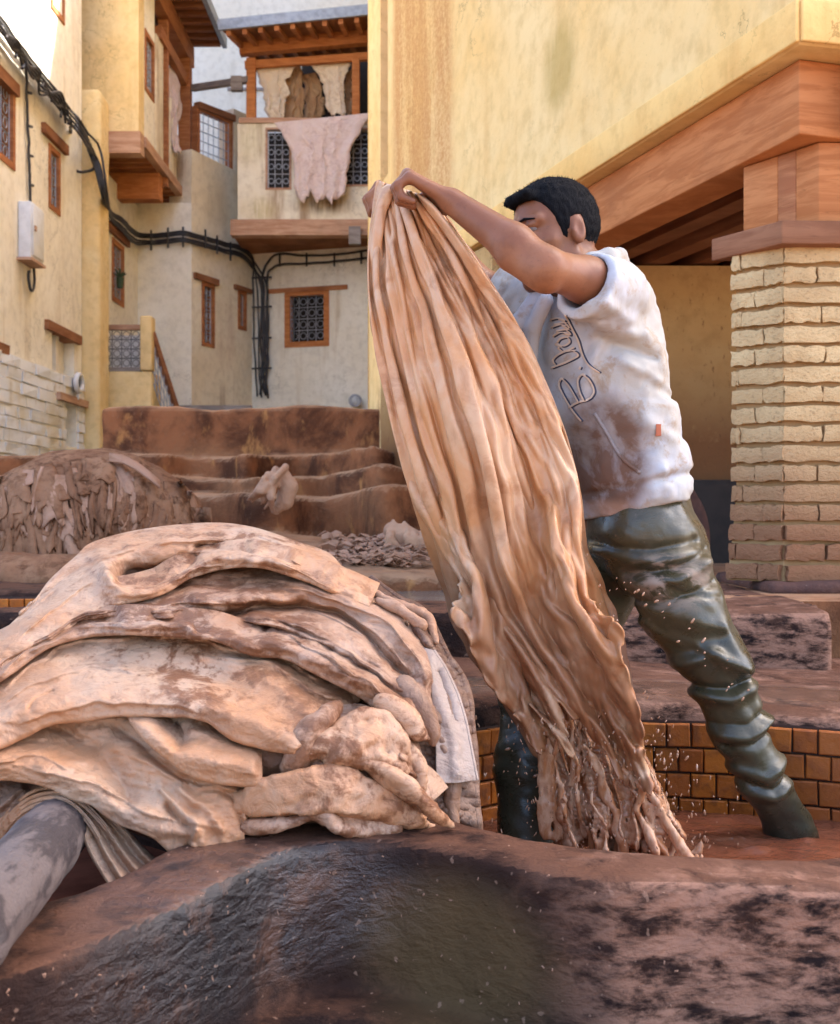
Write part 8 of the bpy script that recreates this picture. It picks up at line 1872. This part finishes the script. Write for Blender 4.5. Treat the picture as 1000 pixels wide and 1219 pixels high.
# ================================================================== black cables along the houses
def LP(u, v, d=0.06):                # on the left facade
    y = (LX + d) * F / (u - CU); return P(u, v, y)
def S3P(u, v, d=0.08):
    t = onS3(u); b = Vector((B1[0], B1[1])) + d3.normalized() * t; n = Vector((d3.y, -d3.x)).normalized(); y = b.y
    p = P(u, v, y); return p + Vector((n.x, n.y, 0)) * d
def S4P(u, v, d=0.08): return P(u, v, D0[1] + dD.y / LD * onD(u) - d)
def S2P(u, v, d=0.08): return P(u, v, 17.5 - d)
def cable(label, pts, r, g='black cables strung along the house walls', n=60):
    c = catmull([list(p) for p in pts], n); mb = MB()
    c = c + np.stack([0.012 * fbm(np.arange(len(c)) * .31 + r * 999, np.zeros(len(c)) + i, np.zeros(len(c)), 2) for i in range(3)], -1)
    mb.tube([Vector(p) for p in c], r, 6); return tagx(mb.obj('cable', m_rubber, None, 0, True), label, 'cable', g)
runA = [(-6, 22), (12, 48), (30, 72), (50, 98), (66, 118), (84, 142)]
runB = [(92, 150), (104, 166), (110, 178)]
def main(dv, du, dd):
    a = [LP(u + du * 0.3, v + dv, 0.07 + dd) for u, v in runA]
    a += [LP(u + du * .3, v + dv, 0.30 + dd) for u, v in ((92, 150), (103, 168))]
    a += [P(110 + du, 180 + dv, 14.45), P(117 + du, 200 + dv * .6, 14.45), P(124 + du * .6, 234 + dv * .4, 14.55), LP(132, 257 + dv * .5, 0.08), LP(146, 270 + dv * .8, 0.1), LP(160, 284 + dv * .8, 0.09)]
    return a
tail = {0: (277, 276), 1: (284, 284), 2: (292, 293), 3: (280, 280)}
ends = [(306, 472), (311, 473), (316, 471), (319, 474), (309, 470), (314, 468)]
for k in range(6):
    dv = (-12, -6, 0, 7, -9, 4)[k]; du = (-5, -2, 1, 4, 6, -3)[k]
    c = main(dv, du, 0.02 * (k % 3))
    sv = (279, 283, 287, 291, 281, 289)[k]
    c += [S2P(175, sv + 0, 0.09), S2P(200, sv - 2, 0.09), S2P(222, sv - 3, 0.10), S3P(240, sv + 4), S3P(262, sv + 10), S3P(284, sv + 16), S3P(295, sv + 30, 0.1)]
    eu = (303, 307, 311, 315, 318, 313)[k]
    c += [S4P(eu - 2, 335, 0.1), S4P(eu + (k % 3) - 1, 360, 0.1), S4P(eu - 1 + (k % 2) * 2, 400, 0.1), S4P(eu + 1, 435, 0.1), S4P(ends[k][0], ends[k][1], 0.06)]
    cable(('topmost', 'second', 'third', 'lowest', 'upper middle', 'lower middle')[(4 if 0 else {0: 0, 4: 1, 1: 2, 2: 3, 5: 4, 3: 5}[k])] .replace('lowest', 'fourth').replace('upper middle', 'fifth').replace('lower middle', 'lowest') + ' black cable of the bundle running from left house to corner', c, 0.0145, n=150)
for k, (dv, eu) in enumerate(((0, 312), (9, 318))):
    cable(('upper' if k == 0 else 'lower') + ' black cable along the back wall above the brown window', [S4P(437, 298 + dv * 1.0, .06), S4P(400, 303 + dv * .9, .06), S4P(360, 304 + dv * 1.1, .06), S4P(335, 302 + dv * 1.4, .06), S4P(322 + k * 2, 308 + dv * 1.3, .08), S4P(eu, 332, .1), S4P(eu + 1, 400, .1), S4P(eu - 2, 470, .08)], 0.018)
cable('single black cable dropping down the left house past the meter box', [LP(31, 72), LP(32, 120, .03), LP(35, 200, .03), LP(37, 260, .03), LP(40, 318, .03), LP(41, 340, .04), LP(37, 346, .06), LP(34, 334, .05), LP(34, 322, .05)], 0.016)
cable('loop of black cable hanging slack beside the round topped pilaster', [LP(84, 146, .15), P(84, 165, 14.4), P(83, 185, 14.4), P(88, 201, 14.4), P(98, 205, 14.4), P(112, 200, 14.5), P(110, 185, 14.6), P(100, 165, 14.5), P(88, 148, 14.3)], 0.020)
for k in range(5):
    o_ = k * 2.3
    cable(ORD[k] + ' tangled black cable looped at the top of the left house', [LP(2 + o_ * .5, 30 + o_, .1), LP(14 + o_, 58 - o_ * .6, .16), LP(26, 60 + o_ * 2, .12), LP(38 + o_, 92 - o_, .17), LP(50 - o_ * .3, 92 + o_ * 2.2, .12), LP(64 + o_, 122 - o_ * 1.2, .16), LP(78, 128 + o_ * 2, .12)], 0.014)
BG = 'small brackets holding the cables'
mb = MB()
def bracket(a, b, label):
    q = MB(); q.tube([a, b], 0.016, 5); tagx(q.obj('cable_bracket', m_rubber), label, 'bracket', BG)
for i, v in enumerate((331, 366, 403, 439)): bracket(S4P(300, v, .10), S4P(323, v - 1, .10), ORD[i] + ' from the top short horizontal bracket across the cable bundle in the house corner')
for i, (u, v) in enumerate(((333, 303), (365, 303), (398, 303), (430, 300))): bracket(S4P(u, v - 2, .07), S4P(u, v + 14, .07), ORD[i] + ' from the left upright bracket on the two cables above the brown window')
for i, (u, v) in enumerate(((180, 274), (200, 271), (218, 270))): bracket(S2P(u, v, .1), S2P(u, v + 24, .1), ORD[i] + ' from the left upright bracket on the cables across the corner house')
for i, (u, v) in enumerate(((238, 274), (252, 281), (268, 289))): bracket(S3P(u, v, .1), S3P(u, v + 22, .1), ORD[i] + ' from the left upright bracket on the cables along the angled wall')
for i, v in enumerate((110, 150, 185, 220, 255, 290)): bracket(LP(31 + v * .02, v, .03), LP(35 + v * .02, v + 1, .03), ORD[i] + ' from the top tiny clip on the single cable down the left house')
for i in range(9):
    t = i / 8; u = -2 + 86 * t; v = 30 + 112 * t + r2.normal(0, 3); l = r2.uniform(5, 9); bracket(LP(u, v, .1), LP(u + r2.uniform(-4, 1), v + l, .16), ORD[i] + ' loose tie, from the left, on the left house cable bundle')
# red speck items on the middle window
c = LP(143, 335, 0.10); q = MB(); q.tube([c - Vector((0, 0, 0.09)), c + Vector((0, 0, 0.05))], [0.04, 0.055], 10)
for k in range(14): q.tube([c + Vector((0, 0, 0.05)), c + Vector((random.uniform(-.09, .09), random.uniform(-.09, .09), random.uniform(.1, .2)))], [0.02, 0.006], 4)
tagx(q.obj('flower_pot', simple('green_leaf', (0.035, 0.065, 0.03), 0.6)), 'small green pot on the sill of the corner house side window', 'flower pot')
# bits of bark and hair dried on the near rim
CV_, CF_ = [], []
fm = bpy.data.objects['vat_wall'].data
fb = BVHTree.FromPolygons([v.co for v in fm.vertices], [p.vertices for p in fm.polygons])
for k in range(90):
    u, v = r2.uniform(0, 1000), 1005 + 205 * r2.uniform() ** 1.5
    h = fb.ray_cast(eyeP, (P(u, v, 1) - eyeP).normalized())
    if h[0] is None or h[0].y > 1.95: continue
    s = r2.uniform(0.0006, 0.0018); n = len(CV_); R = h[1].to_track_quat('Z', 'Y').to_matrix() @ Matrix.Rotation(r2.uniform(0, 6), 3, 'Z')
    for q in ((-1.6, -.6, .0), (1.4, -.7, .2), (1.7, .5, 0), (-1.3, .8, .3), (0, 0, 1.1)): CV_.append(tuple(h[0] + R @ Vector((q[0] * s, q[1] * s, q[2] * s))))
    CF_ += [(n, n + 1, n + 4), (n + 1, n + 2, n + 4), (n + 2, n + 3, n + 4), (n + 3, n, n + 4)]
tagx(link('bark_crumbs', mesh('bark_crumbs', CV_, CF_), simple('bark', (0.30, 0.16, 0.10), 0.8)), kind='stuff', label='pale crumbs of bark and hide stuck on the wet vat rim')
